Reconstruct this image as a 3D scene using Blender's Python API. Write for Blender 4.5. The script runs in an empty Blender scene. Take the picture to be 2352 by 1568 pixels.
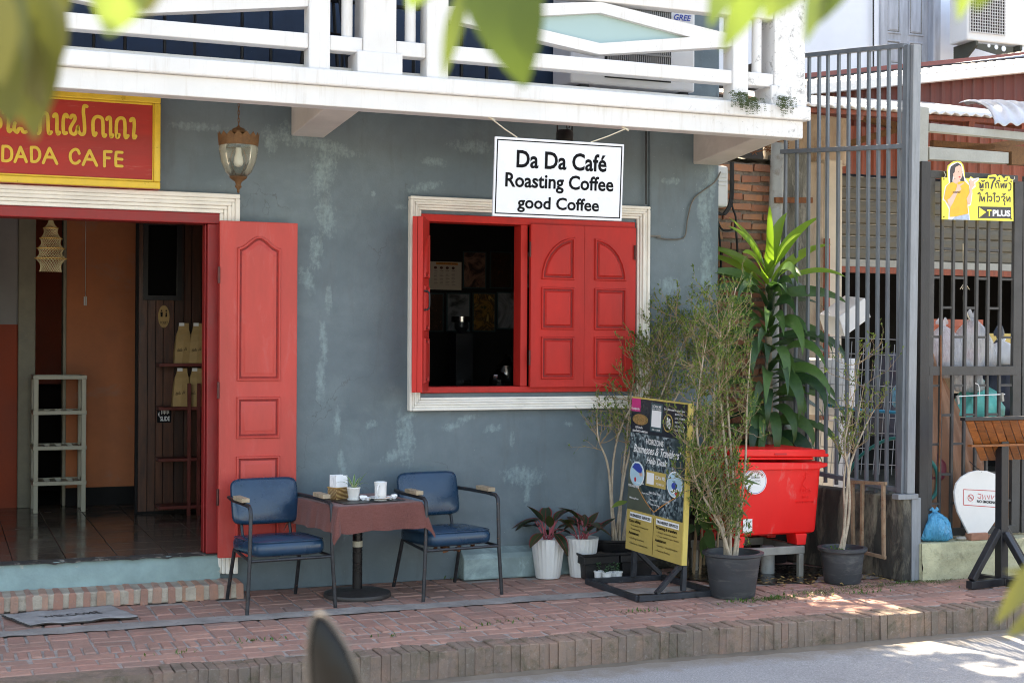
import bpy, bmesh, math, random
from math import sin, cos, pi, radians, sqrt, atan2
from mathutils import Vector, Matrix
from mathutils import noise as mnoise

scene = bpy.context.scene
COL = scene.collection
RND = random.Random(11)

# ------------------------------------------------------------------ camera
CAM = Vector((-2.6947, -8.81, 1.55))
TH, PI_, RO = 0.3811, 0.0007, 0.0056          # yaw to the right, pitch, roll
FPX, CX, CY = 3267.0, 1176.0, 784.0           # focal length and centre, in units of a 2352 x 1568 frame
_f = Vector((sin(TH) * cos(PI_), cos(TH) * cos(PI_), sin(PI_)))
_r = Vector((cos(TH), -sin(TH), 0))
_u = _r.cross(_f)
_r2 = _r * cos(RO) + _u * sin(RO)
_u2 = _u * cos(RO) - _r * sin(RO)
cd = bpy.data.cameras.new('camera')
cam = bpy.data.objects.new('camera', cd)
COL.objects.link(cam)
cam.matrix_world = Matrix(((_r2.x, _u2.x, -_f.x, CAM.x), (_r2.y, _u2.y, -_f.y, CAM.y), (_r2.z, _u2.z, -_f.z, CAM.z), (0, 0, 0, 1)))
cd.sensor_width = 36.0
cd.lens = FPX / 2352 * 36.0
cd.clip_start = 0.05
cd.clip_end = 900
cd.dof.use_dof = True
cd.dof.focus_distance = 9.2
cd.dof.aperture_fstop = 5.6
scene.camera = cam

# ------------------------------------------------------------------ sky and sun
SUN_EL, SUN_AZ = radians(61), radians(10)      # azimuth measured from +Y towards +X: behind the houses, to the right
world = bpy.data.worlds.new('World')
scene.world = world
world.use_nodes = True
wn = world.node_tree
sky = wn.nodes.new('ShaderNodeTexSky')
sky.sky_type = 'NISHITA'
sky.sun_disc = False
sky.sun_elevation = SUN_EL
sky.sun_rotation = SUN_AZ
sky.air_density = 1.0
sky.dust_density = 2.5
sky.ozone_density = 1.0
bg = wn.nodes['Background']
bg.inputs['Strength'].default_value = 0.14
wn.links.new(sky.outputs[0], bg.inputs[0])
sl = bpy.data.lights.new('sun', 'SUN')
sl.energy = 4.2
sl.angle = radians(0.5)
sl.color = (1.0, 0.95, 0.87)
sun = bpy.data.objects.new('sun', sl)
COL.objects.link(sun)
sdir = Vector((sin(SUN_AZ) * cos(SUN_EL), cos(SUN_AZ) * cos(SUN_EL), sin(SUN_EL)))   # towards the sun
sun.rotation_euler = sdir.to_track_quat('Z', 'Y').to_euler()
sun.location = sdir * 30
scene.view_settings.view_transform = 'Standard'
scene.view_settings.look = 'None'
scene.view_settings.gamma = 1.0
scene.view_settings.use_curve_mapping = False
scene.view_settings.exposure = 2.48
scene.view_settings.use_white_balance = True
scene.view_settings.white_balance_temperature = 8000
scene.view_settings.white_balance_tint = 10
scene.render.engine = 'CYCLES'
scene.cycles.max_bounces = 8
scene.cycles.diffuse_bounces = 5
scene.cycles.use_denoising = True
scene.cycles.filter_width = 1.05

# ------------------------------------------------------------------ surveying helpers: sight line -> point on a real plane
def sight(x, y):
    return _f + _r2 * ((x - CX) / FPX) + _u2 * ((CY - y) / FPX)
def at_y(x, y, Y=0.0):
    d = sight(x, y); return CAM + d * ((Y - CAM.y) / d.y)
def at_x(x, y, X):
    d = sight(x, y); return CAM + d * ((X - CAM.x) / d.x)
def at_z(x, y, z=0.0):
    d = sight(x, y); return CAM + d * ((z - CAM.z) / d.z)
def on(x, y, A, B):
    n = Vector((B[1] - A[1], A[0] - B[0], 0)); d = sight(x, y)
    a = Vector((A[0], A[1], 0)); return CAM + d * ((a - CAM).dot(n) / d.dot(n))
def at_d(x, y, dist):
    return CAM + sight(x, y) * dist

# ------------------------------------------------------------------ mesh builder
OFF = {}
def off_of(o):
    return OFF.get(o.name, Vector((0, 0, 0))) if o else Vector((0, 0, 0))
def V(*a):
    return Vector(a)

class MB:
    def __init__(s):
        s.v = []; s.f = []; s.m = []
        s.mi = 0
    def quad(s, a, b, c, d):
        i = len(s.v); s.v += [Vector(p) for p in (a, b, c, d)]; s.face((i, i + 1, i + 2, i + 3))
    def face(s, idx):
        s.f.append(tuple(idx)); s.m.append(s.mi)
    def box(s, x0, y0, z0, x1, y1, z1):
        if x0 > x1: x0, x1 = x1, x0
        if y0 > y1: y0, y1 = y1, y0
        if z0 > z1: z0, z1 = z1, z0
        i = len(s.v)
        s.v += [V(x0, y0, z0), V(x1, y0, z0), V(x1, y1, z0), V(x0, y1, z0), V(x0, y0, z1), V(x1, y0, z1), V(x1, y1, z1), V(x0, y1, z1)]
        for q in ((0, 3, 2, 1), (4, 5, 6, 7), (0, 1, 5, 4), (1, 2, 6, 5), (2, 3, 7, 6), (3, 0, 4, 7)):
            s.face([i + k for k in q])
        return s
    def obb(s, c, a, b, d):
        """box with centre c and half axes a, b, d (right handed)"""
        c = Vector(c); i = len(s.v)
        for k in (-1, 1):
            for sx, sy in ((-1, -1), (1, -1), (1, 1), (-1, 1)):
                s.v.append(c + a * sx + b * sy + d * k)
        for q in ((0, 3, 2, 1), (4, 5, 6, 7), (0, 1, 5, 4), (1, 2, 6, 5), (2, 3, 7, 6), (3, 0, 4, 7)):
            s.face([i + k for k in q])
        return s
    def bar(s, p, q, w, h=None, up=(0, 0, 1)):
        p = Vector(p); q = Vector(q); h = h or w
        t = q - p; L = t.length; t = t / L
        up = Vector(up)
        if abs(t.dot(up)) > .95: up = Vector((0, 1, 0)) if abs(t.y) < .9 else Vector((1, 0, 0))
        a = t.cross(up).normalized(); b = a.cross(t)
        return s.obb((p + q) / 2, t * (L / 2), -a * (w / 2), b * (h / 2))
    def tube(s, pts, r, n=8, cap=True):
        pts = [Vector(p) for p in pts]; m = len(pts)
        rr = r if isinstance(r, (list, tuple)) else [r] * m
        prev = None; base = len(s.v)
        for k in range(m):
            t = (pts[min(k + 1, m - 1)] - pts[max(k - 1, 0)])
            if t.length < 1e-9: t = Vector((0, 0, 1))
            t.normalize()
            if prev is None:
                a = t.cross(Vector((0, 0, 1)))
                if a.length < .1: a = t.cross(Vector((0, 1, 0)))
            else:
                a = prev - t * prev.dot(t)
                if a.length < 1e-6: a = t.cross(Vector((1, 0, .3)))
            a.normalize(); prev = a; b = t.cross(a)
            for j in range(n):
                w = 2 * pi * j / n
                s.v.append(pts[k] + (a * cos(w) + b * sin(w)) * rr[k])
        for k in range(m - 1):
            for j in range(n):
                a = base + k * n + j; b = base + k * n + (j + 1) % n
                s.face((a, b, b + n, a + n))
        if cap:
            s.face([base + j for j in range(n)][::-1]); s.face([base + (m - 1) * n + j for j in range(n)])
        return s
    def lathe(s, prof, c=(0, 0, 0), n=24, close=False, wob=None):
        c = Vector(c); base = len(s.v); m = len(prof)
        for k, (r, z) in enumerate(prof):
            for j in range(n):
                w = 2 * pi * j / n
                rr = r * (wob(w, k) if wob else 1)
                s.v.append(c + V(rr * cos(w), rr * sin(w), z))
        for k in range(m - 1):
            for j in range(n):
                a = base + k * n + j; b = base + k * n + (j + 1) % n
                s.face((a, b, b + n, a + n))
        if prof[0][0] > 1e-4: s.face([base + j for j in range(n)][::-1])
        if prof[-1][0] > 1e-4 and not close: s.face([base + (m - 1) * n + j for j in range(n)])
        return s
    def prism(s, pts, o, ex, ey, t):
        """flat polygon pts (2d) in frame o, ex, ey, thickened by vector t (front face at o + t)"""
        o = Vector(o); ex = Vector(ex); ey = Vector(ey); t = Vector(t)
        n = len(pts); i = len(s.v)
        area = sum(pts[k][0] * pts[(k + 1) % n][1] - pts[(k + 1) % n][0] * pts[k][1] for k in range(n))
        if (area < 0) != (ex.cross(ey).dot(t) < 0): pts = pts[::-1]
        for k in (0, 1):
            for p in pts: s.v.append(o + ex * p[0] + ey * p[1] + t * k)
        s.face(range(i + n, i + 2 * n)); s.face(range(i + n - 1, i - 1, -1))
        for k in range(n):
            a = i + k; b = i + (k + 1) % n
            s.face((a, b, b + n, a + n))
        return s
    def grid(s, nu, nv, fn, double=False):
        i = len(s.v)
        for a in range(nu + 1):
            for b in range(nv + 1): s.v.append(Vector(fn(a / nu, b / nv)))
        for a in range(nu):
            for b in range(nv):
                k = i + a * (nv + 1) + b
                s.face((k, k + nv + 1, k + nv + 2, k + 1))
        return s
    def mesh(s, name, off=Vector((0, 0, 0)), smooth=0):
        me = bpy.data.meshes.new(name)
        me.from_pydata([tuple(p - off) for p in s.v], [], s.f)
        if any(s.m): me.polygons.foreach_set('material_index', s.m)
        if smooth:
            me.polygons.foreach_set('use_smooth', [True] * len(s.f))
            if smooth < 180: me.set_sharp_from_angle(angle=radians(smooth))
        me.update()
        return me
    def build(s, name, mat, parent=None, smooth=0, bevel=0, solid=0, kind=None, label=None):
        me = s.mesh(name, off_of(parent), smooth)
        for mm in (mat if isinstance(mat, (list, tuple)) else [mat]): me.materials.append(MAT[mm] if isinstance(mm, str) else mm)
        return put(name, me, parent, bevel, solid, kind, label)

def put(name, me, parent=None, bevel=0, solid=0, kind=None, label=None):
    o = bpy.data.objects.new(name, me); COL.objects.link(o)
    if parent is not None:
        o.parent = parent; OFF[o.name] = off_of(parent)
    if solid:
        md = o.modifiers.new('solid', 'SOLIDIFY'); md.thickness = solid; md.offset = 0
    if bevel:
        md = o.modifiers.new('bevel', 'BEVEL'); md.width = bevel; md.segments = 2; md.limit_method = 'ANGLE'; md.angle_limit = radians(40)
    if kind: o['kind'] = kind
    if label: o['label'] = label
    return o

def thing(name, label, cat, loc=(0, 0, 0), group=None):
    o = bpy.data.objects.new(name, None); COL.objects.link(o)
    o.empty_display_size = .1; o.location = loc; OFF[o.name] = Vector(loc)
    o['label'] = label; o['category'] = cat
    if group: o['group'] = group
    return o
def tag(o, label, cat, group=None):
    o['label'] = label; o['category'] = cat
    if group: o['group'] = group
    return o
def structure(name):
    o = bpy.data.objects.new(name, None); COL.objects.link(o); o['kind'] = 'structure'; OFF[o.name] = Vector((0, 0, 0)); return o
def dup(root, loc, rotz=0, label=None, group=None):
    r = root.copy(); COL.objects.link(r); r.location = loc; r.rotation_euler = (0, 0, rotz)
    if label: r['label'] = label
    if group: r['group'] = group
    for ch in list(root.children):
        c = ch.copy(); COL.objects.link(c); c.parent = r
        for g in list(ch.children):
            d = g.copy(); COL.objects.link(d); d.parent = c
    return r

def smooth_path(pts, k=4):
    pts = [Vector(p) for p in pts]
    out = []
    for i in range(len(pts) - 1):
        p0 = pts[max(i - 1, 0)]; p1 = pts[i]; p2 = pts[i + 1]; p3 = pts[min(i + 2, len(pts) - 1)]
        for j in range(k):
            t = j / k
            out.append(.5 * ((2 * p1) + (p2 - p0) * t + (2 * p0 - 5 * p1 + 4 * p2 - p3) * t * t + (3 * p1 - p0 - 3 * p2 + p3) * t ** 3))
    out.append(pts[-1]); return out

def ribbon(mb, pts, w, normal, lift=0.0, smooth=True, roundcap=True):
    """a brush stroke: flat strip of width w along pts, raised by lift along normal"""
    n = Vector(normal).normalized()
    P = smooth_path(pts, 4) if smooth else [Vector(p) for p in pts]
    if roundcap:
        a = (P[0] - P[1]).normalized(); b = (P[-1] - P[-2]).normalized()
        W = [w * .35, w * .8] + [w] * len(P) + [w * .8, w * .35]
        P = [P[0] + a * w * .45, P[0] + a * w * .28] + P + [P[-1] + b * w * .28, P[-1] + b * w * .45]
    else:
        W = [w] * len(P)
    i = len(mb.v); m = len(P)
    for k in range(m):
        t = (P[min(k + 1, m - 1)] - P[max(k - 1, 0)]).normalized()
        s = t.cross(n).normalized() * (W[k] / 2)
        mb.v += [P[k] - s + n * lift, P[k] + s + n * lift]
    for k in range(m - 1):
        a = i + 2 * k
        mb.face((a, a + 1, a + 3, a + 2))

_tc = {}
def text_mesh(txt, bold=0.0, shear=0.0, spacing=1.0):
    key = (txt, bold, shear, spacing)
    if key in _tc: return _tc[key]
    cu = bpy.data.curves.new('t', 'FONT'); cu.body = txt; cu.size = 1.0; cu.offset = bold; cu.shear = shear; cu.space_character = spacing
    cu.resolution_u = 3; cu.fill_mode = 'FRONT' if hasattr(cu, 'fill_mode') else cu.fill_mode
    ob = bpy.data.objects.new('t', cu); COL.objects.link(ob)
    bpy.context.view_layer.update()
    dg = bpy.context.evaluated_depsgraph_get()
    me = ob.evaluated_get(dg).to_mesh()
    vs = [v.co.copy() for v in me.vertices]; fs = [tuple(p.vertices) for p in me.polygons]
    ob.evaluated_get(dg).to_mesh_clear()
    bpy.data.objects.remove(ob); bpy.data.curves.remove(cu)
    x0 = min(v.x for v in vs); x1 = max(v.x for v in vs); y0 = min(v.y for v in vs); y1 = max(v.y for v in vs)
    r = ([((v.x - x0) / (x1 - x0), (v.y - y0) / (y1 - y0)) for v in vs], fs, (x1 - x0) / (y1 - y0))
    _tc[key] = r; return r
def add_text(mb, txt, o, ex, ey, bold=0.0, shear=0.0, spacing=1.0):
    """text stretched over the parallelogram o, o+ex, o+ey (ink box)"""
    vs, fs, asp = text_mesh(txt, bold, shear, spacing)
    o = Vector(o); ex = Vector(ex); ey = Vector(ey); i = len(mb.v)
    for a, b in vs: mb.v.append(o + ex * a + ey * b)
    for f in fs: mb.face([i + k for k in f])
def text_asp(txt, bold=0.0, spacing=1.0):
    return text_mesh(txt, bold, 0.0, spacing)[2]

# ------------------------------------------------------------------ materials
MAT = {}
def nt(name):
    m = bpy.data.materials.new(name); m.use_nodes = True
    t = m.node_tree; b = t.nodes['Principled BSDF']
    MAT[name] = m; return m, t, b
def pos(t, sc=(1, 1, 1), obj=False):
    if obj:
        g = t.nodes.new('ShaderNodeTexCoord'); o = g.outputs['Object']
    else:
        g = t.nodes.new('ShaderNodeNewGeometry'); o = g.outputs['Position']
    if sc != (1, 1, 1):
        mp = t.nodes.new('ShaderNodeMapping'); mp.inputs['Scale'].default_value = sc
        t.links.new(o, mp.inputs[0]); o = mp.outputs[0]
    return o
def nz(t, vec, scale, detail=4, rough=.6, dist=0):
    n = t.nodes.new('ShaderNodeTexNoise'); n.inputs['Scale'].default_value = scale; n.inputs['Detail'].default_value = detail
    n.inputs['Roughness'].default_value = rough; n.inputs['Distortion'].default_value = dist
    t.links.new(vec, n.inputs['Vector']); return n.outputs['Fac']
def ramp(t, fac, a, b, ca=0.0, cb=1.0):
    n = t.nodes.new('ShaderNodeMapRange'); n.inputs['From Min'].default_value = a; n.inputs['From Max'].default_value = b
    n.inputs['To Min'].default_value = ca; n.inputs['To Max'].default_value = cb
    t.links.new(fac, n.inputs['Value']); return n.outputs[0]
def mix(t, fac, a, b, mode='MIX'):
    n = t.nodes.new('ShaderNodeMix'); n.data_type = 'RGBA'; n.blend_type = mode
    for k, v in ((0, fac), (6, a), (7, b)):
        if isinstance(v, (int, float)): n.inputs[k].default_value = v
        elif isinstance(v, (tuple, list)): n.inputs[k].default_value = (*v[:3], 1)
        else: t.links.new(v, n.inputs[k])
    return n.outputs[2]
def math_(t, op, a, b=0.0):
    n = t.nodes.new('ShaderNodeMath'); n.operation = op
    for k, v in ((0, a), (1, b)):
        if isinstance(v, (int, float)): n.inputs[k].default_value = v
        else: t.links.new(v, n.inputs[k])
    return n.outputs[0]
def bump(t, b, h, strength=.3, dist=.01):
    n = t.nodes.new('ShaderNodeBump'); n.inputs['Strength'].default_value = strength; n.inputs['Distance'].default_value = dist
    t.links.new(h, n.inputs['Height']); t.links.new(n.outputs[0], b.inputs['Normal'])
def M(name, col, rough=.6, var=.25, scale=6, metal=0, spec=.4, bmp=.15, bscale=80, bdist=.004, wear=None, wear_t=(.62, .7), wear_scale=14, stretch=(1, 1, 1), rnd=0, obj=False, rvar=.12, coat=0):
    """painted / natural surface: base colour with broad variation, fine grain, optional patches of wear"""
    m, t, b = nt(name)
    p = pos(t, stretch, obj)
    n1 = nz(t, p, scale, 5, .65)
    dark = tuple(c * (1 - var) for c in col); lite = tuple(min(1, c * (1 + var * .8)) for c in col)
    c = mix(t, ramp(t, n1, .3, .7), dark, lite)
    if rnd:
        oi = t.nodes.new('ShaderNodeObjectInfo')
        v = ramp(t, oi.outputs['Random'], 0, 1, 1 - rnd, 1 + rnd)
        hsv = t.nodes.new('ShaderNodeHueSaturation'); t.links.new(c, hsv.inputs['Color']); t.links.new(v, hsv.inputs['Value'])
        c = hsv.outputs[0]
    if wear:
        n2 = nz(t, p, wear_scale, 6, .7, .4)
        c = mix(t, ramp(t, n2, *wear_t), c, wear)
    t.links.new(c, b.inputs['Base Color'])
    n3 = nz(t, p, bscale, 3, .6)
    t.links.new(ramp(t, n1, .3, .7, max(0, rough - rvar), min(1, rough + rvar)), b.inputs['Roughness'])
    b.inputs['Metallic'].default_value = metal; b.inputs['Specular IOR Level'].default_value = spec
    if coat: b.inputs['Coat Weight'].default_value = coat; b.inputs['Coat Roughness'].default_value = .15
    if bmp: bump(t, b, n3, bmp, bdist)
    return m
def leafmat(name, c1, c2, trans=.35, rough=.4, edge=None, vary=9):
    m, t, b = nt(name)
    p = pos(t)
    n1 = nz(t, p, vary, 3)
    geo = t.nodes.new('ShaderNodeNewGeometry')
    oi = t.nodes.new('ShaderNodeObjectInfo')
    isl = math_(t, 'FRACT', math_(t, 'ADD', geo.outputs['Random Per Island'], oi.outputs['Random']))
    f = math_(t, 'ADD', math_(t, 'MULTIPLY', isl, .6), math_(t, 'MULTIPLY', n1, .4))
    c = mix(t, ramp(t, f, .15, .85), c1, c2)
    t.links.new(c, b.inputs['Base Color']); b.inputs['Roughness'].default_value = rough; b.inputs['Specular IOR Level'].default_value = .4
    tr = t.nodes.new('ShaderNodeBsdfTranslucent')
    br = mix(t, 1.0, c, (1.3, 1.4, .75), 'MULTIPLY')
    t.links.new(br, tr.inputs['Color'])
    ms = t.nodes.new('ShaderNodeMixShader'); ms.inputs[0].default_value = trans
    t.links.new(b.outputs[0], ms.inputs[1]); t.links.new(tr.outputs[0], ms.inputs[2])
    t.links.new(ms.outputs[0], t.nodes['Material Output'].inputs['Surface'])
    return m
# ---- the place's surfaces
def wall_paint():
    m, t, b = nt('wall_paint')
    p = pos(t)
    n = nz(t, p, 1.3, 5, .6); n2 = nz(t, p, 9, 6, .7)
    c = mix(t, ramp(t, n, .3, .7), (.082, .120, .142), (.126, .170, .192))
    c = mix(t, ramp(t, n2, .35, .75, 0, .35), c, (.085, .108, .11))
    # brush touch-ups in an older pale teal, each with its own place: x, z, half width, half height, tilt
    patches = [(-.62, 2.86, .16, .10, .1), (-.42, 2.78, .22, .05, -.2), (-.46, 2.62, .09, .18, -.2), (-.44, 2.35, .07, .16, .15), (-.50, 2.12, .05, .14, 0), (-.56, 1.94, .05, .10, .3),
               (-.42, 1.82, .03, .10, 0), (-.45, 1.55, .03, .16, .1), (-.47, 1.30, .035, .16, 0), (-.36, 1.05, .03, .10, 0), (-.33, .78, .03, .12, .1), (-.30, .40, .03, .12, 0),
               (.28, 2.72, .10, .035, -.1), (.22, 2.56, .14, .035, .25), (.05, 2.42, .05, .02, 0), (.24, 2.42, .05, .015, 0), (.95, 2.84, .22, .05, 0), (.55, 2.84, .18, .05, 0),
               (.10, .93, .07, .20, .05), (.02, .82, .09, .04, .4), (-.14, 1.02, .05, .03, .3), (.42, 1.00, .09, .03, .3), (.70, .98, .07, .03, .2), (.92, .66, .17, .075, -.1), (.95, .56, .03, .12, 0),
               (.10, 1.06, .10, .03, .5), (.52, 1.05, .08, .025, .2), (1.15, .30, .2, .06, 0), (.84, .90, .02, .06, 0), (1.25, 1.00, .04, .02, 0),
               (2.28, 2.5, .07, .24, .05), (2.30, 2.1, .06, .30, 0), (2.22, 1.75, .09, .16, .1), (2.12, 1.55, .16, .14, .3), (2.02, 2.68, .09, .03, 0), (2.32, 1.25, .08, .28, 0), (2.0, 1.95, .1, .07, .2), (2.33, 2.7, .05, .16, 0),
               (-1.25, 2.86, .20, .03, 0), (-.98, 2.83, .05, .05, 0), (-.8, 2.80, .05, .10, .3), (-.13, 2.50, .02, .02, 0), (1.46, 1.02, .1, .03, .2)]
    sep = t.nodes.new('ShaderNodeSeparateXYZ'); t.links.new(p, sep.inputs[0])
    fine = nz(t, p, 34, 6, .75, .3); brush = nz(t, pos(t, (16, 16, 6)), 2.2, 5, .65)
    acc = None
    for (x, z, rx, rz, a) in patches:
        dx = math_(t, 'SUBTRACT', sep.outputs[0], x); dz = math_(t, 'SUBTRACT', sep.outputs[2], z)
        u = math_(t, 'ADD', math_(t, 'MULTIPLY', dx, cos(a) / rx), math_(t, 'MULTIPLY', dz, sin(a) / rx))
        w = math_(t, 'ADD', math_(t, 'MULTIPLY', dx, -sin(a) / rz), math_(t, 'MULTIPLY', dz, cos(a) / rz))
        d = math_(t, 'ADD', math_(t, 'MULTIPLY', u, u), math_(t, 'MULTIPLY', w, w))
        d = math_(t, 'SUBTRACT', 1.0, d)
        acc = d if acc is None else math_(t, 'MAXIMUM', acc, d)
    acc = math_(t, 'MAXIMUM', acc, -1.5)
    acc = math_(t, 'ADD', acc, math_(t, 'MULTIPLY', math_(t, 'SUBTRACT', fine, .5), 3.4))
    acc = math_(t, 'ADD', acc, math_(t, 'MULTIPLY', math_(t, 'SUBTRACT', brush, .52), 3.0))
    c = mix(t, ramp(t, acc, .0, 1.9, 0, .6), c, (.30, .42, .42)); c = mix(t, ramp(t, nz(t, p, 1.9, 6, .7, .5), .52, .75, 0, .22), c, (.24, .33, .33))
    # specks and stains
    sp = nz(t, p, 120, 2, .5)
    c = mix(t, ramp(t, sp, .74, .77, 0, .6), c, (.42, .46, .44))
    st = nz(t, pos(t, (5, 5, .8)), 1.6, 5, .7)
    c = mix(t, ramp(t, st, .54, .78, 0, .5), c, (.075, .082, .078))
    vo = t.nodes.new('ShaderNodeTexVoronoi'); vo.feature = 'DISTANCE_TO_EDGE'; vo.inputs['Scale'].default_value = 1.1
    ds = t.nodes.new('ShaderNodeVectorMath'); ds.operation = 'ADD'; nn_ = t.nodes.new('ShaderNodeTexNoise'); nn_.inputs['Scale'].default_value = 7; nn_.inputs['Detail'].default_value = 6; t.links.new(p, nn_.inputs['Vector']); sc_ = t.nodes.new('ShaderNodeVectorMath'); sc_.operation = 'SCALE'; sc_.inputs['Scale'].default_value = .35; t.links.new(nn_.outputs['Color'], sc_.inputs[0]); t.links.new(p, ds.inputs[0]); t.links.new(sc_.outputs[0], ds.inputs[1]); t.links.new(ds.outputs[0], vo.inputs['Vector'])
    ck = math_(t, 'MULTIPLY', ramp(t, vo.outputs['Distance'], .0, .0045, 1, 0), ramp(t, nz(t, p, 1.7, 3), .52, .6))
    c = mix(t, math_(t, 'MULTIPLY', ck, .6), c, (.05, .055, .055))
    t.links.new(c, b.inputs['Base Color'])
    t.links.new(ramp(t, n2, .3, .7, .38, .62), b.inputs['Roughness'])
    h = math_(t, 'ADD', math_(t, 'MULTIPLY', nz(t, p, 70, 5, .7), .6), math_(t, 'MULTIPLY', nz(t, p, 8, 3, .5), 1.2))
    bump(t, b, h, .35, .006)
wall_paint()

def white_render():
    m, t, b = nt('white_render')
    p = pos(t)
    n = nz(t, p, 2.5, 5, .6)
    c = mix(t, ramp(t, n, .3, .7), (.62, .615, .60), (.70, .695, .685))
    # grime streaks running down and black mould towards the end of the balcony (x > 1.4)
    s = nz(t, pos(t, (16, 16, 1.2)), 1.5, 5, .75)
    c = mix(t, ramp(t, s, .53, .80, 0, .5), c, (.40, .34, .26))
    sep = t.nodes.new('ShaderNodeSeparateXYZ'); t.links.new(p, sep.inputs[0])
    e = ramp(t, sep.outputs[0], .6, 2.6, 0, .21)
    mo = nz(t, p, 15, 8, .8, .5)
    c = mix(t, ramp(t, math_(t, 'ADD', mo, e), .72, .82, 0, .75), c, (.10, .095, .085))
    t.links.new(c, b.inputs['Base Color']); b.inputs['Roughness'].default_value = .55
    h = math_(t, 'ADD', nz(t, p, 60, 4, .7), math_(t, 'MULTIPLY', nz(t, p, 6, 3, .5), .8))
    bump(t, b, h, .25, .005)
white_render()

def paver_mat(name, cols, moss=0.0, dirt=.5):
    m, t, b = nt(name)
    p = pos(t)
    oi = t.nodes.new('ShaderNodeObjectInfo')
    geo = t.nodes.new('ShaderNodeNewGeometry')
    r = math_(t, 'FRACT', math_(t, 'ADD', oi.outputs['Random'], geo.outputs['Random Per Island']))
    cr = t.nodes.new('ShaderNodeValToRGB'); t.links.new(r, cr.inputs[0])
    el = cr.color_ramp.elements
    while len(el) < len(cols): el.new(.5)
    for i, cc in enumerate(cols): el[i].position = i / (len(cols) - 1); el[i].color = (*cc, 1)
    n = nz(t, p, 22, 6, .7, .3)
    c = mix(t, ramp(t, n, .3, .75, 0, .55), cr.outputs[0], (.20, .175, .165))
    d = nz(t, p, 3.2, 6, .7, .3)
    c = mix(t, ramp(t, d, .42, .72, 0, dirt), c, (.125, .102, .085))
    g = nz(t, p, 46, 5, .75)
    c = mix(t, ramp(t, g, .56, .72, 0, .5), c, (.37, .325, .28))
    if moss:
        mm = nz(t, p, 7, 6, .8, .5)
        c = mix(t, ramp(t, mm, .62 - moss, .72, 0, .8), c, (.055, .06, .028))
    t.links.new(c, b.inputs['Base Color'])
    t.links.new(ramp(t, n, .3, .7, .55, .85), b.inputs['Roughness']); b.inputs['Specular IOR Level'].default_value = .12
    h = math_(t, 'ADD', nz(t, p, 90, 5, .75), math_(t, 'MULTIPLY', n, 1.4))
    bump(t, b, h, .55, .006)
paver_mat('paver', [(.47, .235, .17), (.41, .205, .155), (.50, .265, .195), (.35, .185, .14), (.45, .24, .18), (.31, .19, .15)], dirt=.42)
paver_mat('kerb_brick', [(.29, .19, .14), (.24, .165, .125), (.32, .205, .145), (.21, .155, .115), (.28, .195, .145), (.30, .175, .125)], moss=.13, dirt=.8)
paver_mat('step_brick', [(.48, .24, .16), (.42, .20, .14), (.52, .30, .21), (.40, .23, .18), (.50, .26, .15)], dirt=.25)
paver_mat('wall_brick', [(.50, .20, .095), (.42, .15, .07), (.56, .26, .12), (.46, .17, .085), (.36, .16, .09)], dirt=.35)
M('mortar', (.34, .295, .265), .9, .35, 9, bmp=.6, bscale=120, bdist=.01)
M('step_mortar', (.40, .34, .27), .9, .3, 9, bmp=.6, bscale=90, bdist=.01)
M('wall_mortar', (.27, .225, .18), .95, .4, 16, bmp=.9, bscale=70, bdist=.02)
M('worn_edge', (.06, .052, .045), .8, .4, 18, bmp=.6, wear=(.34, .29, .23), wear_t=(.55, .66), wear_scale=12)
M('cement', (.29, .262, .238), .85, .3, 7, bmp=.5, bscale=140, wear=(.16, .14, .13), wear_t=(.55, .7))
def road_mat():
    m, t, b = nt('asphalt')
    p = pos(t)
    n = nz(t, p, 1.1, 5, .6); g = nz(t, p, 95, 4, .75)
    c = mix(t, ramp(t, n, .3, .7), (.29, .29, .295), (.36, .36, .362))
    c = mix(t, ramp(t, g, .38, .66, 0, .75), c, (.15, .15, .155)); c = mix(t, ramp(t, nz(t, p, 140, 2), .62, .7, 0, .7), c, (.55, .54, .52)); c = mix(t, ramp(t, nz(t, p, 2.3, 6, .7, .6), .54, .7, 0, .45), c, (.16, .155, .15))
    sep = t.nodes.new('ShaderNodeSeparateXYZ'); t.links.new(p, sep.inputs[0])
    e = math_(t, 'ADD', ramp(t, sep.outputs[1], -2.42, -2.05, 0, 1), math_(t, 'MULTIPLY', math_(t, 'SUBTRACT', nz(t, p, 6, 5, .7), .5), 1.4))
    c = mix(t, ramp(t, e, .3, .8, 0, .85), c, (.20, .17, .135))
    t.links.new(c, b.inputs['Base Color']); b.inputs['Roughness'].default_value = .85; b.inputs['Specular IOR Level'].default_value = .3
    bump(t, b, math_(t, 'ADD', g, math_(t, 'MULTIPLY', nz(t, p, 12, 4), 1.5)), .7, .008)
road_mat()
M('damp_shade', (.030, .024, .018), .25, .5, 9, bmp=.4, bscale=60, spec=.6)  # near-black: wet ground with the shade under the bin painted in
M('earth', (.16, .13, .10), .95, .3, 3)
M('teal_plaster', (.23, .32, .31), .75, .2, 5, bmp=.35, bscale=40, bdist=.01, wear=(.44, .40, .34), wear_t=(.62, .68), wear_scale=7)
M('grey_teal_plinth', (.20, .27, .27), .75, .25, 5, bmp=.35, bscale=40, wear=(.36, .47, .46), wear_t=(.5, .72), wear_scale=5)
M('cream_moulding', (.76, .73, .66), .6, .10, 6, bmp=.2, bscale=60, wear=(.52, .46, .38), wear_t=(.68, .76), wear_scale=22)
M('corbel_paint', (.60, .56, .52), .55, .12, 4, bmp=.35, bscale=16, bdist=.012)
M('door_red', (.48, .052, .040), .42, .24, 3, bmp=.25, bscale=70, stretch=(1, 1, .25), wear=(.50, .10, .085), wear_t=(.55, .8), wear_scale=12, spec=.38)
M('groove_grime_shade', (.24, .018, .016), .7, .4, 20)  # darker red for panel grooves: settled grime plus painted-in shade
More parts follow.
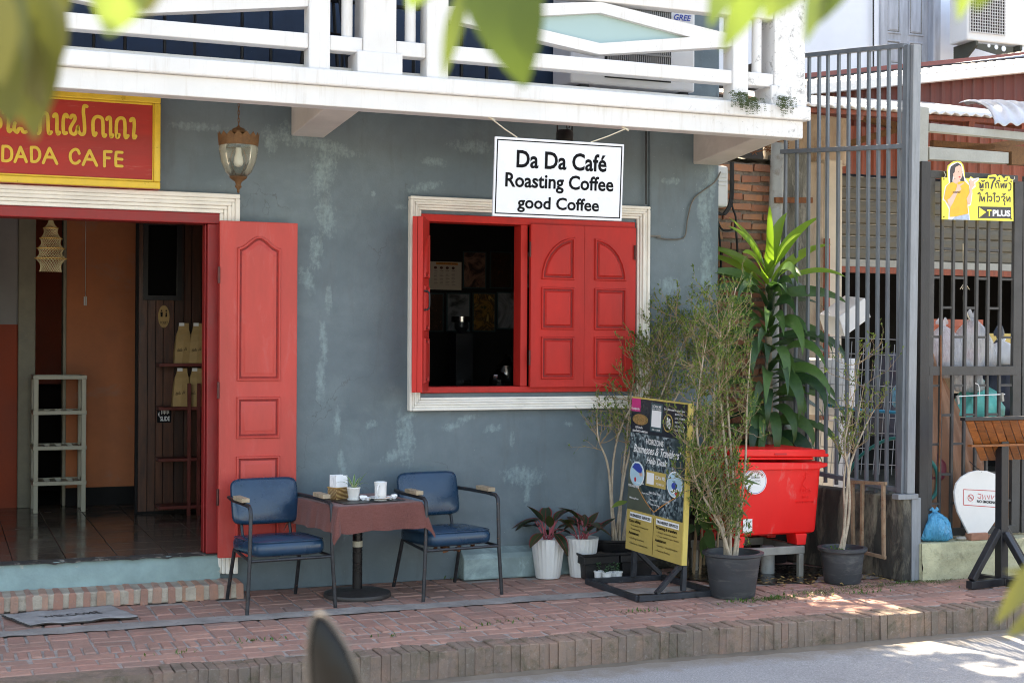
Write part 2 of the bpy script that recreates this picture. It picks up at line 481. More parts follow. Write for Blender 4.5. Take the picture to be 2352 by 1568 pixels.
M('shutter_red', (.48, .028, .022), .48, .2, 4, bmp=.18, bscale=60, stretch=(1, 1, .3), wear=(.42, .03, .026), wear_t=(.58, .75), wear_scale=18, spec=.22)
M('jamb_red', (.26, .014, .014), .45, .2, 5, bmp=.2, bscale=60, wear=(.55, .30, .22), wear_t=(.72, .75), wear_scale=26)
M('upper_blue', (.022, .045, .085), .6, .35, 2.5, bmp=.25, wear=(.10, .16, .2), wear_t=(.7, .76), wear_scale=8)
M('black_metal', (.012, .012, .014), .4, .3, 10, metal=.0, bmp=.1, wear=(.05, .045, .04), wear_t=(.66, .72))
M('hinge_metal', (.10, .03, .025), .5, .4, 30, metal=.3)
M('tile_floor', (.12, .088, .066), .16, .18, 3, bmp=.04, bscale=30)
M('interior_orange', (.54, .18, .075), .75, .22, 1.6, bmp=.3, bscale=30, wear=(.34, .22, .17), wear_t=(.55, .8), wear_scale=2.2)
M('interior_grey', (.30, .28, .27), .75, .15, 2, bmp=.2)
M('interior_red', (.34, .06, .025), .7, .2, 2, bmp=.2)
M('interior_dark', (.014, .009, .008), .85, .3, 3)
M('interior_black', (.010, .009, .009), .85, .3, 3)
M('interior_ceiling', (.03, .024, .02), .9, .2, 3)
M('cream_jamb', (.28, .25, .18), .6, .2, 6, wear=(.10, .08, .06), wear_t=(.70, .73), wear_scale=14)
def planks():
    m, t, b = nt('dark_planks')
    p = pos(t, (1, 1, .12), True)
    oi = t.nodes.new('ShaderNodeObjectInfo')
    n = nz(t, p, 30, 6, .7, 1.0)
    c = mix(t, ramp(t, n, .3, .7), (.022, .006, .003), (.095, .028, .010))
    v = ramp(t, oi.outputs['Random'], 0, 1, .5, 1.5)
    h = t.nodes.new('ShaderNodeHueSaturation'); t.links.new(c, h.inputs['Color']); t.links.new(v, h.inputs['Value'])
    t.links.new(h.outputs[0], b.inputs['Base Color']); b.inputs['Roughness'].default_value = .35
    bump(t, b, n, .2, .004)
planks()
M('shelf_wood', (.13, .022, .015), .4, .3, 8)
M('white_plastic', (.72, .71, .68), .35, .05, 4, bmp=.05)
M('white_board', (.66, .66, .68), .28, .04, 3, bmp=.04, bscale=8, bdist=.01)
M('ivory_plastic', (.46, .43, .33), .45, .1, 5, bmp=.05)
M('kraft_paper', (.42, .27, .11), .7, .15, 9, bmp=.3, bscale=14, bdist=.01)
M('print_black', (.006, .006, .007), .6, .1, 5, bmp=0, spec=.08)
M('print_navy', (.012, .014, .022), .3, .1, 5, bmp=0)
M('print_white', (.82, .82, .80), .5, .03, 5, bmp=0)
M('print_paper', (.62, .55, .46), .6, .05, 9, bmp=0)
M('print_orange', (.70, .28, .05), .6, .1, 9, bmp=0)
M('print_brown', (.12, .05, .03), .6, .4, 30, bmp=0)
M('print_red', (.55, .03, .035), .5, .1, 5, bmp=0)
M('print_blue', (.03, .06, .35), .5, .1, 5, bmp=0)
M('print_pink', (.55, .02, .18), .4, .08, 5, bmp=0)
M('print_teal', (.035, .075, .085), .4, .1, 5, bmp=0)
M('print_ochre', (.50, .36, .10), .45, .1, 9, bmp=.05)
M('print_olive', (.085, .095, .065), .4, .15, 6, bmp=0)
M('print_sky', (.42, .62, .72), .4, .15, 14, bmp=0)
M('print_skin', (.74, .46, .35), .5, .12, 12, bmp=0)
M('print_yellow', (.82, .70, .09), .4, .04, 8, bmp=.02)
M('print_amber', (.80, .43, .04), .45, .14, 14, bmp=0)
M('print_charcoal', (.05, .045, .045), .45, .1, 9, bmp=0)
M('print_denim', (.38, .45, .55), .5, .25, 40, bmp=0)
M('print_green', (.05, .22, .09), .5, .2, 20, bmp=0)
M('sign_red', (.36, .022, .016), .5, .22, 3, bmp=.2, bscale=50, stretch=(.4, 1, 2.5), wear=(.42, .12, .10), wear_t=(.6, .85), wear_scale=16)
M('sign_gold', (.62, .42, .05), .42, .16, 14, bmp=.3, bscale=80, metal=.15)
M('gold_frame', (.66, .44, .045), .36, .14, 8, bmp=.15, bscale=50, metal=.2, wear=(.25, .15, .03), wear_t=(.68, .74), wear_scale=25)
M('rust_brown', (.16, .082, .036), .7, .35, 40, metal=.4, bmp=.5, bscale=150)
M('rust', (.20, .075, .03), .85, .4, 30, bmp=.5, bscale=120)
M('blue_vinyl', (.010, .042, .085), .30, .28, 3.5, bmp=.22, bscale=13, bdist=.006, spec=.55, wear=(.10, .11, .115), wear_t=(.62, .95), wear_scale=7)
M('worn_steel', (.045, .047, .052), .42, .35, 30, metal=.55, bmp=.2, wear=(.20, .105, .075), wear_t=(.62, .68), wear_scale=42)
M('grey_wood', (.36, .28, .19), .7, .3, 12, stretch=(1, 3, 3), bmp=.3)
M('table_black', (.010, .010, .011), .3, .3, 10, metal=.2)
M('table_base', (.040, .034, .032), .45, .35, 14, wear=(.13, .10, .09), wear_t=(.62, .75), wear_scale=24)
def cloth_mat():
    m, t, b = nt('brown_cloth')
    p = pos(t)
    n = nz(t, p, 5, 4, .6); w1 = nz(t, pos(t, (400, 400, 30)), 1, 2); w2 = nz(t, pos(t, (30, 30, 500)), 1, 2)
    c = mix(t, ramp(t, n, .3, .7), (.115, .040, .031), (.15, .052, .040))
    c = mix(t, ramp(t, math_(t, 'ADD', w1, w2), .8, 1.2, 0, .35), c, (.25, .10, .09))
    t.links.new(c, b.inputs['Base Color']); b.inputs['Roughness'].default_value = .85; b.inputs['Specular IOR Level'].default_value = .2
    b.inputs['Sheen Weight'].default_value = .15
    bump(t, b, math_(t, 'ADD', math_(t, 'ADD', w1, w2), math_(t, 'MULTIPLY', nz(t, p, 22, 4, .6), 1.5)), .3, .003)
cloth_mat()
M('placemat', (.018, .016, .016), .4, .25, 12, bmp=.1)
M('ceramic', (.74, .73, .71), .14, .03, 4, bmp=0, spec=.6)
M('tissue', (.84, .84, .85), .85, .04, 12, bmp=.15, bscale=40)
def wicker():
    m, t, b = nt('bamboo_weave')
    p = pos(t, (1, 1, 1), True)
    w = t.nodes.new('ShaderNodeTexWave'); w.inputs['Scale'].default_value = 26; w.inputs['Distortion'].default_value = 1.5
    mp = t.nodes.new('ShaderNodeMapping'); mp.inputs['Rotation'].default_value = (0, radians(45), radians(45)); t.links.new(p, mp.inputs[0]); t.links.new(mp.outputs[0], w.inputs[0])
    c = mix(t, w.outputs['Fac'], (.20, .095, .03), (.52, .33, .13)); c = mix(t, ramp(t, nz(t, p, 60, 3), .4, .7, 0, .5), c, (.16, .08, .03))
    t.links.new(c, b.inputs['Base Color']); b.inputs['Roughness'].default_value = .4
    bump(t, b, w.outputs['Fac'], .5, .004)
wicker()
M('soil', (.05, .035, .025), .95, .4, 30, bmp=.9, bscale=60, bdist=.02)
M('pebble', (.30, .24, .17), .8, .4, 40)
M('black_plastic', (.012, .012, .013), .45, .3, 10, bmp=.2, wear=(.045, .045, .045), wear_t=(.6, .75), wear_scale=9)
M('grey_plastic', (.050, .053, .058), .55, .25, 4, bmp=.25, bscale=50, stretch=(1, 1, 4), wear=(.15, .145, .135), wear_t=(.52, .78), wear_scale=5)
M('white_pot', (.70, .70, .68), .4, .08, 4, bmp=.1, wear=(.45, .40, .32), wear_t=(.70, .82), wear_scale=12)
M('bin_red', (.90, .014, .014), .42, .08, 3, bmp=.22, bscale=120, bdist=.002, wear=(.80, .15, .13), wear_t=(.58, .74), wear_scale=12, stretch=(1, 1, .35))
M('bin_lid_red', (.88, .014, .014), .42, .08, 3, bmp=.2, bscale=120, bdist=.002)
M('pale_steel', (.30, .285, .25), .5, .2, 8, metal=.1, bmp=.3, bscale=50, wear=(.26, .10, .05), wear_t=(.66, .74), wear_scale=12)
M('gate_grey', (.155, .175, .195), .45, .2, 8, metal=.15, bmp=.2, stretch=(3, 3, .6), wear=(.30, .11, .06), wear_t=(.73, .77), wear_scale=16)
M('gate_post_grey', (.24, .255, .27), .5, .2, 10, metal=.15, bmp=.35, bscale=60, stretch=(4, 4, .5), wear=(.36, .13, .06), wear_t=(.74, .78), wear_scale=12)
M('dark_gate', (.058, .055, .052), .55, .35, 8, metal=.1, bmp=.3, wear=(.20, .17, .15), wear_t=(.69, .72), wear_scale=26)
M('dark_post', (.040, .038, .037), .55, .4, 5, metal=.1, bmp=.3, stretch=(3, 3, .6), wear=(.24, .095, .05), wear_t=(.66, .72), wear_scale=8)
M('beam_grey', (.30, .305, .275), .6, .15, 6, bmp=.3, bscale=70, wear=(.20, .085, .04), wear_t=(.69, .76), wear_scale=12)
M('old_concrete', (.15, .145, .12), .9, .45, 5, bmp=.7, bscale=30, bdist=.015, stretch=(2, 2, .6), wear=(.33, .31, .26), wear_t=(.52, .7), wear_scale=9)
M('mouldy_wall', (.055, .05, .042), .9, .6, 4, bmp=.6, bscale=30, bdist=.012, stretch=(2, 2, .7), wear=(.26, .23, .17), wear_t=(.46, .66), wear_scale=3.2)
M('rust_tan', (.30, .20, .125), .75, .35, 14, bmp=.4, wear=(.20, .075, .035), wear_t=(.55, .68), wear_scale=20)
M('mossy_concrete', (.52, .49, .31), .9, .3, 4, bmp=.6, bscale=40, bdist=.012, wear=(.13, .115, .07), wear_t=(.52, .75), wear_scale=6)
M('plaster_column', (.44, .36, .27), .85, .25, 3, bmp=.5, bscale=25, bdist=.01, stretch=(2, 2, .7), wear=(.25, .17, .11), wear_t=(.55, .75), wear_scale=5)
M('cream_column', (.62, .56, .46), .8, .12, 3, bmp=.4, bscale=30, wear=(.40, .24, .12), wear_t=(.70, .8), wear_scale=6)
M('red_post', (.36, .10, .06), .7, .25, 4)
M('maroon_sheet', (.105, .022, .016), .55, .3, 5, metal=.1, stretch=(4, 4, .5), bmp=.1)
M('rust_sheet', (.25, .065, .035), .65, .35, 5, stretch=(6, 6, .7), bmp=.2, wear=(.12, .045, .03), wear_t=(.5, .75), wear_scale=7)
M('roof_sheet', (.30, .09, .075), .45, .25, 4, metal=.1)
M('roof_dark', (.03, .025, .03), .6, .4, 7)
M('roof_white', (.78, .74, .70), .45, .1, 5)
M('zinc', (.40, .42, .46), .45, .2, 6, metal=.25, wear=(.42, .16, .08), wear_t=(.70, .80), wear_scale=10)
M('roller_slat', (.10, .092, .068), .55, .2, 6, bmp=.1)
M('white_wall', (.80, .85, .92), .7, .06, 1.5, bmp=.1)
M('pale_wood', (.42, .45, .50), .75, .28, 4, stretch=(3, 3, .4), bmp=.4)
M('ac_white', (.74, .74, .73), .4, .05, 3, bmp=.03)
M('ac_grille', (.30, .29, .27), .5, .1, 5)
M('bracket_olive', (.06, .06, .045), .6, .3, 8)
M('pvc_grey', (.36, .38, .37), .5, .15, 6, wear=(.22, .2, .16), wear_t=(.55, .75))
M('meter_grey', (.56, .58, .57), .45, .08, 5, wear=(.3, .26, .2), wear_t=(.7, .8))
M('cable_black', (.012, .012, .012), .5, .2, 10)
M('cable_grey', (.16, .15, .13), .6, .2, 10)
M('hose_teal', (.03, .24, .22), .45, .2, 10)
M('hose_blue', (.03, .30, .48), .45, .2, 10)
M('bag_blue', (.06, .38, .62), .3, .35, 10, bmp=.9, bscale=24, bdist=.03, spec=.6, stretch=(2, 2, .6))
M('bag_white', (.62, .63, .66), .3, .25, 9, bmp=.9, bscale=22, bdist=.03, spec=.6, stretch=(2, 2, .5))
def see_through(name, k):
    t = MAT[name].node_tree; tr = t.nodes.new('ShaderNodeBsdfTransparent'); mx = t.nodes.new('ShaderNodeMixShader'); mx.inputs[0].default_value = k
    t.links.new(t.nodes['Principled BSDF'].outputs[0], mx.inputs[1]); t.links.new(tr.outputs[0], mx.inputs[2]); t.links.new(mx.outputs[0], t.nodes['Material Output'].inputs['Surface'])
see_through('bag_white', .42); see_through('bag_blue', .12)
M('bag_teal', (.10, .52, .46), .35, .25, 8, bmp=.3, bscale=24, bdist=.01)
M('bag_navy', (.03, .04, .07), .4, .3, 8, bmp=.4, bscale=20, bdist=.01)
M('bag_maroon', (.20, .04, .06), .4, .3, 8, bmp=.4, bscale=20, bdist=.01)
M('tarp_tan', (.40, .215, .135), .65, .18, 4, bmp=.25, bscale=40)
M('carton', (.42, .25, .14), .8, .15, 5)
M('poly_white', (.74, .75, .76), .6, .06, 6)
M('menu_wood', (.26, .085, .022), .45, .5, 5, stretch=(3, 12, 12), bmp=.2, rnd=.25)
M('menu_black', (.018, .018, .021), .4, .3, 8, wear=(.08, .07, .06), wear_t=(.66, .72))
M('loose_brick', (.40, .19, .12), .85, .25, 12, bmp=.5)
M('river_stone', (.36, .33, .27), .8, .2, 10)
M('yellow_edge', (.62, .47, .12), .5, .1, 6)
M('stand_steel', (.040, .044, .052), .45, .35, 10, metal=.4, wear=(.14, .14, .14), wear_t=(.62, .74))
M('mat_grey', (.36, .34, .33), .95, .25, 8, bmp=.9, bscale=180, bdist=.01)
M('mat_dark', (.05, .042, .038), .95, .25, 8, bmp=.6)
M('net_cord', (.55, .43, .24), .7, .2, 20)
M('bamboo', (.46, .26, .07), .5, .2, 20)
M('steel', (.55, .55, .56), .18, .05, 8, metal=1.0, bmp=0)
M('mirror_dark', (.008, .007, .006), .28, .2, 6, spec=.25)
M('mirror_rim', (.12, .105, .09), .35, .1, 8, metal=.3)
M('rope', (.62, .55, .42), .8, .2, 30)
M('bark_grey', (.42, .34, .25), .9, .35, 14, bmp=.7, bscale=50, bdist=.01)
M('bark_twig', (.31, .22, .13), .9, .3, 20, bmp=.4)
M('bark_tree', (.14, .11, .08), .9, .35, 8, bmp=.8, bscale=20, bdist=.03)
M('crimson_stem', (.42, .10, .12), .5, .3, 20)
M('dry_leaf', (.34, .22, .08), .8, .4, 20)
leafmat('leaf_ficus', (.08, .14, .03), (.22, .29, .055), .35)
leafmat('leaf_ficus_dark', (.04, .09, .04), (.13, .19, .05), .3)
leafmat('leaf_dracaena', (.016, .055, .028), (.085, .17, .045), .28, .38, vary=40)
leafmat('leaf_dracaena_young_sunlit', (.14, .27, .03), (.25, .38, .06), .45, .3)  # young crown leaves, lightened further so they look sunlit
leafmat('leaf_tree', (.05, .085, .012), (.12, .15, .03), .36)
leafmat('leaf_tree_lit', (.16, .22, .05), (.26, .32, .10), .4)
leafmat('leaf_olive', (.075, .08, .018), (.15, .14, .04), .3)
leafmat('leaf_weed', (.04, .10, .02), (.10, .17, .03), .3)
leafmat('leaf_moss', (.05, .075, .015), (.11, .12, .03), .1)
leafmat('leaf_succulent', (.05, .12, .06), (.10, .18, .09), .15)
leafmat('leaf_aglaonema', (.016, .035, .016), (.05, .065, .022), .2, .35)
leafmat('leaf_aglaonema_edge', (.16, .02, .025), (.28, .05, .04), .25, .4)
leafmat('leaf_spider', (.06, .16, .04), (.10, .22, .05), .3)
leafmat('leaf_spider_edge', (.50, .58, .36), (.55, .62, .40), .3)
leafmat('leaf_fern', (.03, .055, .012), (.06, .075, .02), .1, .7)
def glass():
    m, t, b = nt('lamp_glass')
    tr = t.nodes.new('ShaderNodeBsdfTransparent'); tr.inputs[0].default_value = (.90, .90, .86, 1)
    b.inputs['Base Color'].default_value = (.75, .75, .7, 1); b.inputs['Roughness'].default_value = .08; b.inputs['Metallic'].default_value = .6
    bump(t, b, nz(t, pos(t), 22, 2), .5, .01)
    lw_ = t.nodes.new('ShaderNodeLayerWeight'); lw_.inputs[0].default_value = .35
    mx = t.nodes.new('ShaderNodeMixShader'); t.links.new(lw_.outputs['Fresnel'], mx.inputs[0]); t.links.new(tr.outputs[0], mx.inputs[1]); t.links.new(b.outputs[0], mx.inputs[2])
    t.links.new(mx.outputs[0], t.nodes['Material Output'].inputs['Surface'])
    m2, t2, b2 = nt('frosted_panel')
    b2.inputs['Base Color'].default_value = (.30, .42, .41, 1); b2.inputs['Roughness'].default_value = .25; b2.inputs['Specular IOR Level'].default_value = .6
    m3, t3, b3 = nt('picture_glass')
    b3.inputs['Base Color'].default_value = (.006, .006, .006, 1); b3.inputs['Roughness'].default_value = .04
glass()
def map_print():
    m, t, b = nt('print_map')
    p = pos(t)
    v = t.nodes.new('ShaderNodeTexVoronoi'); v.inputs['Scale'].default_value = 55; t.links.new(p, v.inputs['Vector'])
    sepc = t.nodes.new('ShaderNodeSeparateColor'); t.links.new(v.outputs['Color'], sepc.inputs[0])
    n = nz(t, p, 5, 4, .6, .6)
    c = mix(t, ramp(t, sepc.outputs[0], .25, .9), (.012, .022, .030), (.15, .20, .21))
    c = mix(t, ramp(t, sepc.outputs[1], .86, .9, 0, .9), c, (.36, .42, .44))
    c = mix(t, ramp(t, n, .52, .60, 0, .85), c, (.012, .028, .032))
    c = mix(t, ramp(t, nz(t, p, 3, 3), .55, .75, 0, .6), c, (.02, .06, .055))
    t.links.new(c, b.inputs['Base Color']); b.inputs['Roughness'].default_value = .4
    def photo(name, cols, sc):
        m, t, b = nt(name)
        p = pos(t); n = nz(t, p, sc, 4, .6, 1.5)
        cr = t.nodes.new('ShaderNodeValToRGB'); t.links.new(ramp(t, n, .3, .7), cr.inputs[0]); el = cr.color_ramp.elements
        while len(el) < len(cols): el.new(.5)
        for i, cc in enumerate(cols): el[i].position = i / (len(cols) - 1); el[i].color = (*cc, 1)
        t.links.new(cr.outputs[0], b.inputs['Base Color']); b.inputs['Roughness'].default_value = .35
    photo('photo_cup', [(.01, .008, .006), (.05, .02, .015), (.30, .17, .13), (.02, .012, .01)], 7)
    photo('photo_beans', [(.015, .008, .005), (.06, .025, .012), (.02, .012, .008), (.16, .06, .03)], 24)
    photo('photo_leaves', [(.02, .03, .008), (.35, .18, .04), (.04, .02, .01), (.55, .36, .12)], 9)
    photo('photo_hill', [(.02, .022, .02), (.25, .26, .28), (.06, .05, .045)], 4)
    photo('print_sandwich', [(.22, .10, .03), (.42, .22, .08), (.14, .10, .02), (.50, .30, .12)], 40)
map_print()
# ================================================================== the setting
KY = -2.03                                     # kerb face
g = MB(); g.quad((-150, -150, -.165), (150, -150, -.165), (150, 150, -.165), (-150, 150, -.165)); g.build('ground', 'earth', kind='structure')
g = MB(); g.grid(60, 30, lambda a, b: (-30 + 60 * a, KY + .02 - 9.5 * b, -.15 + .006 * mnoise.noise(Vector((a * 40, b * 6, 1))))); g.build('road', 'asphalt', kind='structure', smooth=180)
# fix facing of the sheet (normal up)
bpy.data.objects['road'].data.flip_normals() if bpy.data.objects['road'].data.polygons[0].normal.z < 0 else None

def brick_mesh(name, L, W, H, mat, rr, irregular=.006, ch=.006):
    """irregular brick, top face chamfered; origin at centre of its top"""
    vs = []; fs = []
    def ring(z, ins):
        return [V(sx * (L / 2 - ins) + rr.uniform(-1, 1) * irregular, sy * (W / 2 - ins) + rr.uniform(-1, 1) * irregular, z + rr.uniform(-1, 1) * irregular * .35) for sx, sy in ((-1, -1), (1, -1), (1, 1), (-1, 1))]
    a = ring(-H, 0); b = [V(p.x, p.y, -ch) for p in a]; c = [V(p.x * (1 - 2 * ch / L), p.y * (1 - 2 * ch / W), rr.uniform(-1, 1) * irregular * .25) for p in a]
    vs = a + b + c
    for k in range(4):
        j = (k + 1) % 4
        fs += [(k, j, 4 + j, 4 + k), (4 + k, 4 + j, 8 + j, 8 + k)]
    fs += [(8, 9, 10, 11), (3, 2, 1, 0)]
    me = bpy.data.meshes.new(name); me.from_pydata([tuple(p) for p in vs], [], fs); me.materials.append(MAT[mat]); me.update(); return me

# ---- pavement: mortar bed + brick pavers
pav = structure('pavement')
pb = MB(); pb.box(-9, KY + .168, -.155, 9, 0.6, -.007); pb.build('mortar_bed', 'mortar', pav)
cs = MB(); cs.grid(260, 3, lambda a, b: (-4 + 8.6 * a, -.955 + .17 * b + .018 * mnoise.noise(Vector((a * 18, b * 3, 3))) + .022 * mnoise.noise(Vector((a * 70, b * 3, 7))) , .0035 + .003 * mnoise.noise(Vector((a * 60, b * 3, 0))))); cs.build('cement_strip', 'cement', pav, smooth=180)
rb = random.Random(5)
variants = {}
def variant(kind, L, W):
    if kind not in variants: variants[kind] = [brick_mesh('paver', L, W, .05, 'paver', rb, .005) for _ in range(5)]
    return rb.choice(variants[kind])
slots = []                                      # (x, y, rot, kind, L, W)
X0, X1 = -3.4, 4.3
# three running-bond courses next to the kerb
for row in range(3):
    x = X0 + (row % 2) * .1; y = -1.805 + row * .116
    while x < X1:
        slots.append((x, y + rb.uniform(-.003, .003), 0, 'str', .188, .104)); x += .2 + rb.uniform(-.004, .004)
# a row of thin bricks on edge, then a basket weave, the cement strip, and the weave again to the wall
x = X0
while x < X1:
    slots.append((x, -1.415 + rb.uniform(-.004, .004), pi / 2, 'thin', .158, .052)); x += .0635
def weave(y0, rows):
    for r in range(rows):
        for i in range(int((X1 - X0) / .204)):
            cx = X0 + i * .204; cy = y0 + r * .204
            for k in (-1, 1):
                if (i + r) % 2: slots.append((cx + .1, cy + .1 + k * .05, 0, 'wv', .192, .09))
                else: slots.append((cx + .1 + k * .05, cy + .1, pi / 2, 'wv', .192, .09))
weave(-1.332, 2); weave(-.812, 4)
slots2 = []
for s in slots:
    x, y = s[0], s[1]
    if y > -.3 and x < -.98: continue           # under the brick step
    if y > -.13 and x > .40: continue           # under the plinth
    if x > 3.2 and y > -1.15: continue          # under the ledge
    slots2.append(s)
slots2.sort(key=lambda s: (V(s[0], s[1], 0) - CAM).length / (1.0 if -2.5 < s[0] < 3.9 else .3))
# pavers outside the picture go last
def inview(s):
    p = V(s[0], s[1], 0) - CAM; z = p.dot(_f); px = CX + FPX * p.dot(_r2) / z; py = CY - FPX * p.dot(_u2) / z
    return -20 < px < 2372 and py < 1600
vis = [s for s in slots2 if inview(s)]; rest = [s for s in slots2 if not inview(s)]
for s in vis[:300]:
    b = put('paver', variant(s[3], s[4], s[5]), pav)
    b.location = (s[0], s[1], rb.uniform(-.004, .003)); b.rotation_euler = (rb.uniform(-.02, .02), rb.uniform(-.012, .012), s[2] + rb.uniform(-.025, .025))
rm = MB()
for s in vis[300:] + rest:
    me = variant(s[3], s[4], s[5]); i = len(rm.v)
    mt = Matrix.Translation((s[0], s[1], rb.uniform(-.004, .003))) @ Matrix.Rotation(s[2] + rb.uniform(-.025, .025), 4, 'Z') @ Matrix.Rotation(rb.uniform(-.02, .02), 4, 'X')
    rm.v += [mt @ v.co for v in me.vertices]
    for p in me.polygons: rm.face([i + k for k in p.vertices])
rm.build('far_pavers', 'paver', pav, kind='stuff')
# ---- kerb of bricks set on end
kerb = structure('kerb')
kv = [brick_mesh('kerb_brick', .0465, .165, .20, 'kerb_brick', rb, .005, .004) for _ in range(7)]
kb = MB(); kb.box(-9, KY + .0035, -.156, 9, KY + .16, -.010); kb.build('kerb_bed', 'kerb_brick', kerb)
x = -1.75
while x < 4.15:
    b = put('kerb_brick', rb.choice(kv), kerb); b.location = (x, KY + .083 + rb.uniform(-.004, .004), rb.uniform(-.010, .004)); b.rotation_euler = (rb.uniform(-.02, .02), rb.uniform(-.025, .025), rb.uniform(-.02, .02)); x += .0505 + rb.uniform(-.003, .003)
kk = MB(); kk.box(-9, KY, -.16, -1.79, KY + .16, -.002); kk.box(4.18, KY, -.16, 9, KY + .16, -.002); kk.build('kerb_run', 'kerb_brick', kerb)
# dirt gathered at the foot of the kerb
dm = MB(); dm.grid(120, 4, lambda a, b: (-2 + 6.6 * a, KY + .01 - (.10 + .05 * mnoise.noise(Vector((a * 30, 0, 5)))) * b, -.140 - .014 * b + .010 * (1 - b) * mnoise.noise(Vector((a * 90, b * 3, 2)))))
d = dm.build('gutter_dirt', 'earth', kind='stuff', smooth=180)
d['label'] = 'thin drift of brown dirt along the foot of the kerb'; d['category'] = 'dirt'

# ================================================================== the cafe building
cafe = thing('cafe_building', 'grey-blue cafe building with red door, red shutters and white balcony', 'building', (0, 0, 0))
WZ = 2.94                                       # underside of balcony slab at the wall
DX0, DX1, DZ0, DZ1 = -2.95, -1.11, .24, 2.335   # doorway
WX0, WX1, WZ0, WZ1 = .187, 1.733, 1.216, 2.384  # window opening
XE = 2.40                                       # corner
w = MB()
def wallpanel(x0, x1, z0, z1): w.box(x0, 0, z0, x1, .2, z1)
# one continuous front face with two openings: vertical strips
wallpanel(-6, DX0, 0, 6.0); wallpanel(DX0, DX1, DZ1, 6.0); wallpanel(DX1, WX0, 0, 6.0)
wallpanel(WX0, WX1, 0, WZ0); wallpanel(WX0, WX1, WZ1, 6.0); wallpanel(WX1, 1.845, 0, 6.0)
w.build('wall', 'wall_paint', cafe)
c = MB(); c.box(1.845, -.022, 0, XE, .2, 6.0); c.build('corner_pier', 'wall_paint', cafe, bevel=.018)
sw = MB(); sw.box(XE - .2, .2, 0, XE - .002, 4.6, 6.0); sw.box(-6, 4.4, 0, XE - .2, 4.6, 6.0); sw.box(-6, .2, 0, -5.8, 4.4, 6); sw.build('side_wall', 'wall_paint', cafe)
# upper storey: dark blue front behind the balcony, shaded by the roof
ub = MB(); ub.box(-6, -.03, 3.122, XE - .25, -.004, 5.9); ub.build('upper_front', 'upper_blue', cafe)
rf = MB(); rf.prism([(-1.5, 5.95), (-1.5, 5.83), (4.9, 5.83), (4.9, 5.95), (1.7, 7.3)], (-6.3, 0, 0), (0, 1, 0), (0, 0, 1), (8.78, 0, 0)); rf.build('roof', 'roof_sheet', cafe)
# plinth along the foot of the wall
p = MB(); p.prism([(0, 0), (-.115, 0), (-.115, .135), (-.09, .165), (0, .20)], (.46, 0, 0), (0, 1, 0), (0, 0, 1), (1.30, 0, 0)); p.build('plinth', 'grey_teal_plinth', cafe, bevel=.012)
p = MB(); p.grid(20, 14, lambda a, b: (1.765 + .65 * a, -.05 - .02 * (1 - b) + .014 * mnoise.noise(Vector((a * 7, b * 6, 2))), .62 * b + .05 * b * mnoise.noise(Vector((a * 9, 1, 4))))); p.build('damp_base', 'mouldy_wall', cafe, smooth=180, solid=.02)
# doorstep: teal plaster riser + brick step
t = MB(); t.grid(40, 6, lambda a, b: (-4.2 + 3.10 * a, -.015 - .02 * (1 - b) - .006 * mnoise.noise(Vector((a * 22, b * 3, 0))), .085 + .16 * b - .012 * b * (1 + mnoise.noise(Vector((a * 25, 3, 1)))) / 2))
t.box(-4.2, -.008, .0, -1.10, .2, .225); t.build('threshold', 'teal_plaster', cafe, smooth=40)
t = MB(); t.grid(90, 3, lambda a, b: (-4.2 + 3.09 * a, -.034 - .006 * mnoise.noise(Vector((a * 60, 2, 0))) + .11 * b, .2455 + (.0 if b > .1 else -.008 - .022 * max(0, mnoise.noise(Vector((a * 34, 5, 1))))) + .002 * mnoise.noise(Vector((a * 40, b * 4, 3))))); t.build('worn_edge', 'worn_edge', cafe, smooth=180)
st = MB(); st.box(-4.2, -.239, 0, -1.0, 0, .089); stp = st.build('brick_step', 'step_mortar', cafe, bevel=.01)
sv = [brick_mesh('step_brick', .046, .20, .094, 'step_brick', rb, .006, .008) for _ in range(6)]
x = -1.02
k = 0
while x > -2.75:
    b = put('step_brick', rb.choice(sv), stp); b.location = (x, -.1425 + rb.uniform(-.003, .003), .0925 + rb.uniform(-.002, .003)); b.rotation_euler = (0, rb.uniform(-.05, .05), rb.uniform(-.03, .03)); x -= .0805 + rb.uniform(-.004, .004)
# ---- door surround, frame and leaf
def moulding(mb, x0, x1, z0, z1, wd, bottom=True, steps=((0, .058), (.24, .046), (.42, .05), (.62, .036), (.80, .024))):
    """stepped architrave drawn round an opening (x0..x1, z0..z1 is its outer edge, wd its width)"""
    for i, (s, pr) in enumerate(steps):
        e = steps[i + 1][0] if i + 1 < len(steps) else 1.0
        a0 = s * wd; a1 = e * wd
        mb.box(x0 + a0, -pr, z1 - a1, x1 - a0, .002, z1 - a0)
        mb.box(x1 - a1, -pr, z0 + (a0 if bottom else 0), x1 - a0, .002, z1 - a1)
        mb.box(x0 + a0, -pr, z0 + (a0 if bottom else 0), x0 + a1, .002, z1 - a1)
        if bottom: mb.box(x0 + a1, -pr, z0 + a0, x1 - a1, .002, z0 + a1)
m = MB(); moulding(m, -3.07, -.995, .118, 2.452, .118, bottom=False); m.build('door_moulding', 'cream_moulding', cafe, bevel=.006)
f = MB(); f.box(-2.95, -.012, 2.268, -1.112, .14, 2.333); f.build('door_lintel', 'jamb_red', cafe, bevel=.006)
f = MB(); f.box(-1.185, -.014, .245, -1.112, .145, 2.266); f.box(-1.195, .03, .245, -1.186, .12, 2.266); f.build('door_jamb', 'jamb_red', cafe, bevel=.006)
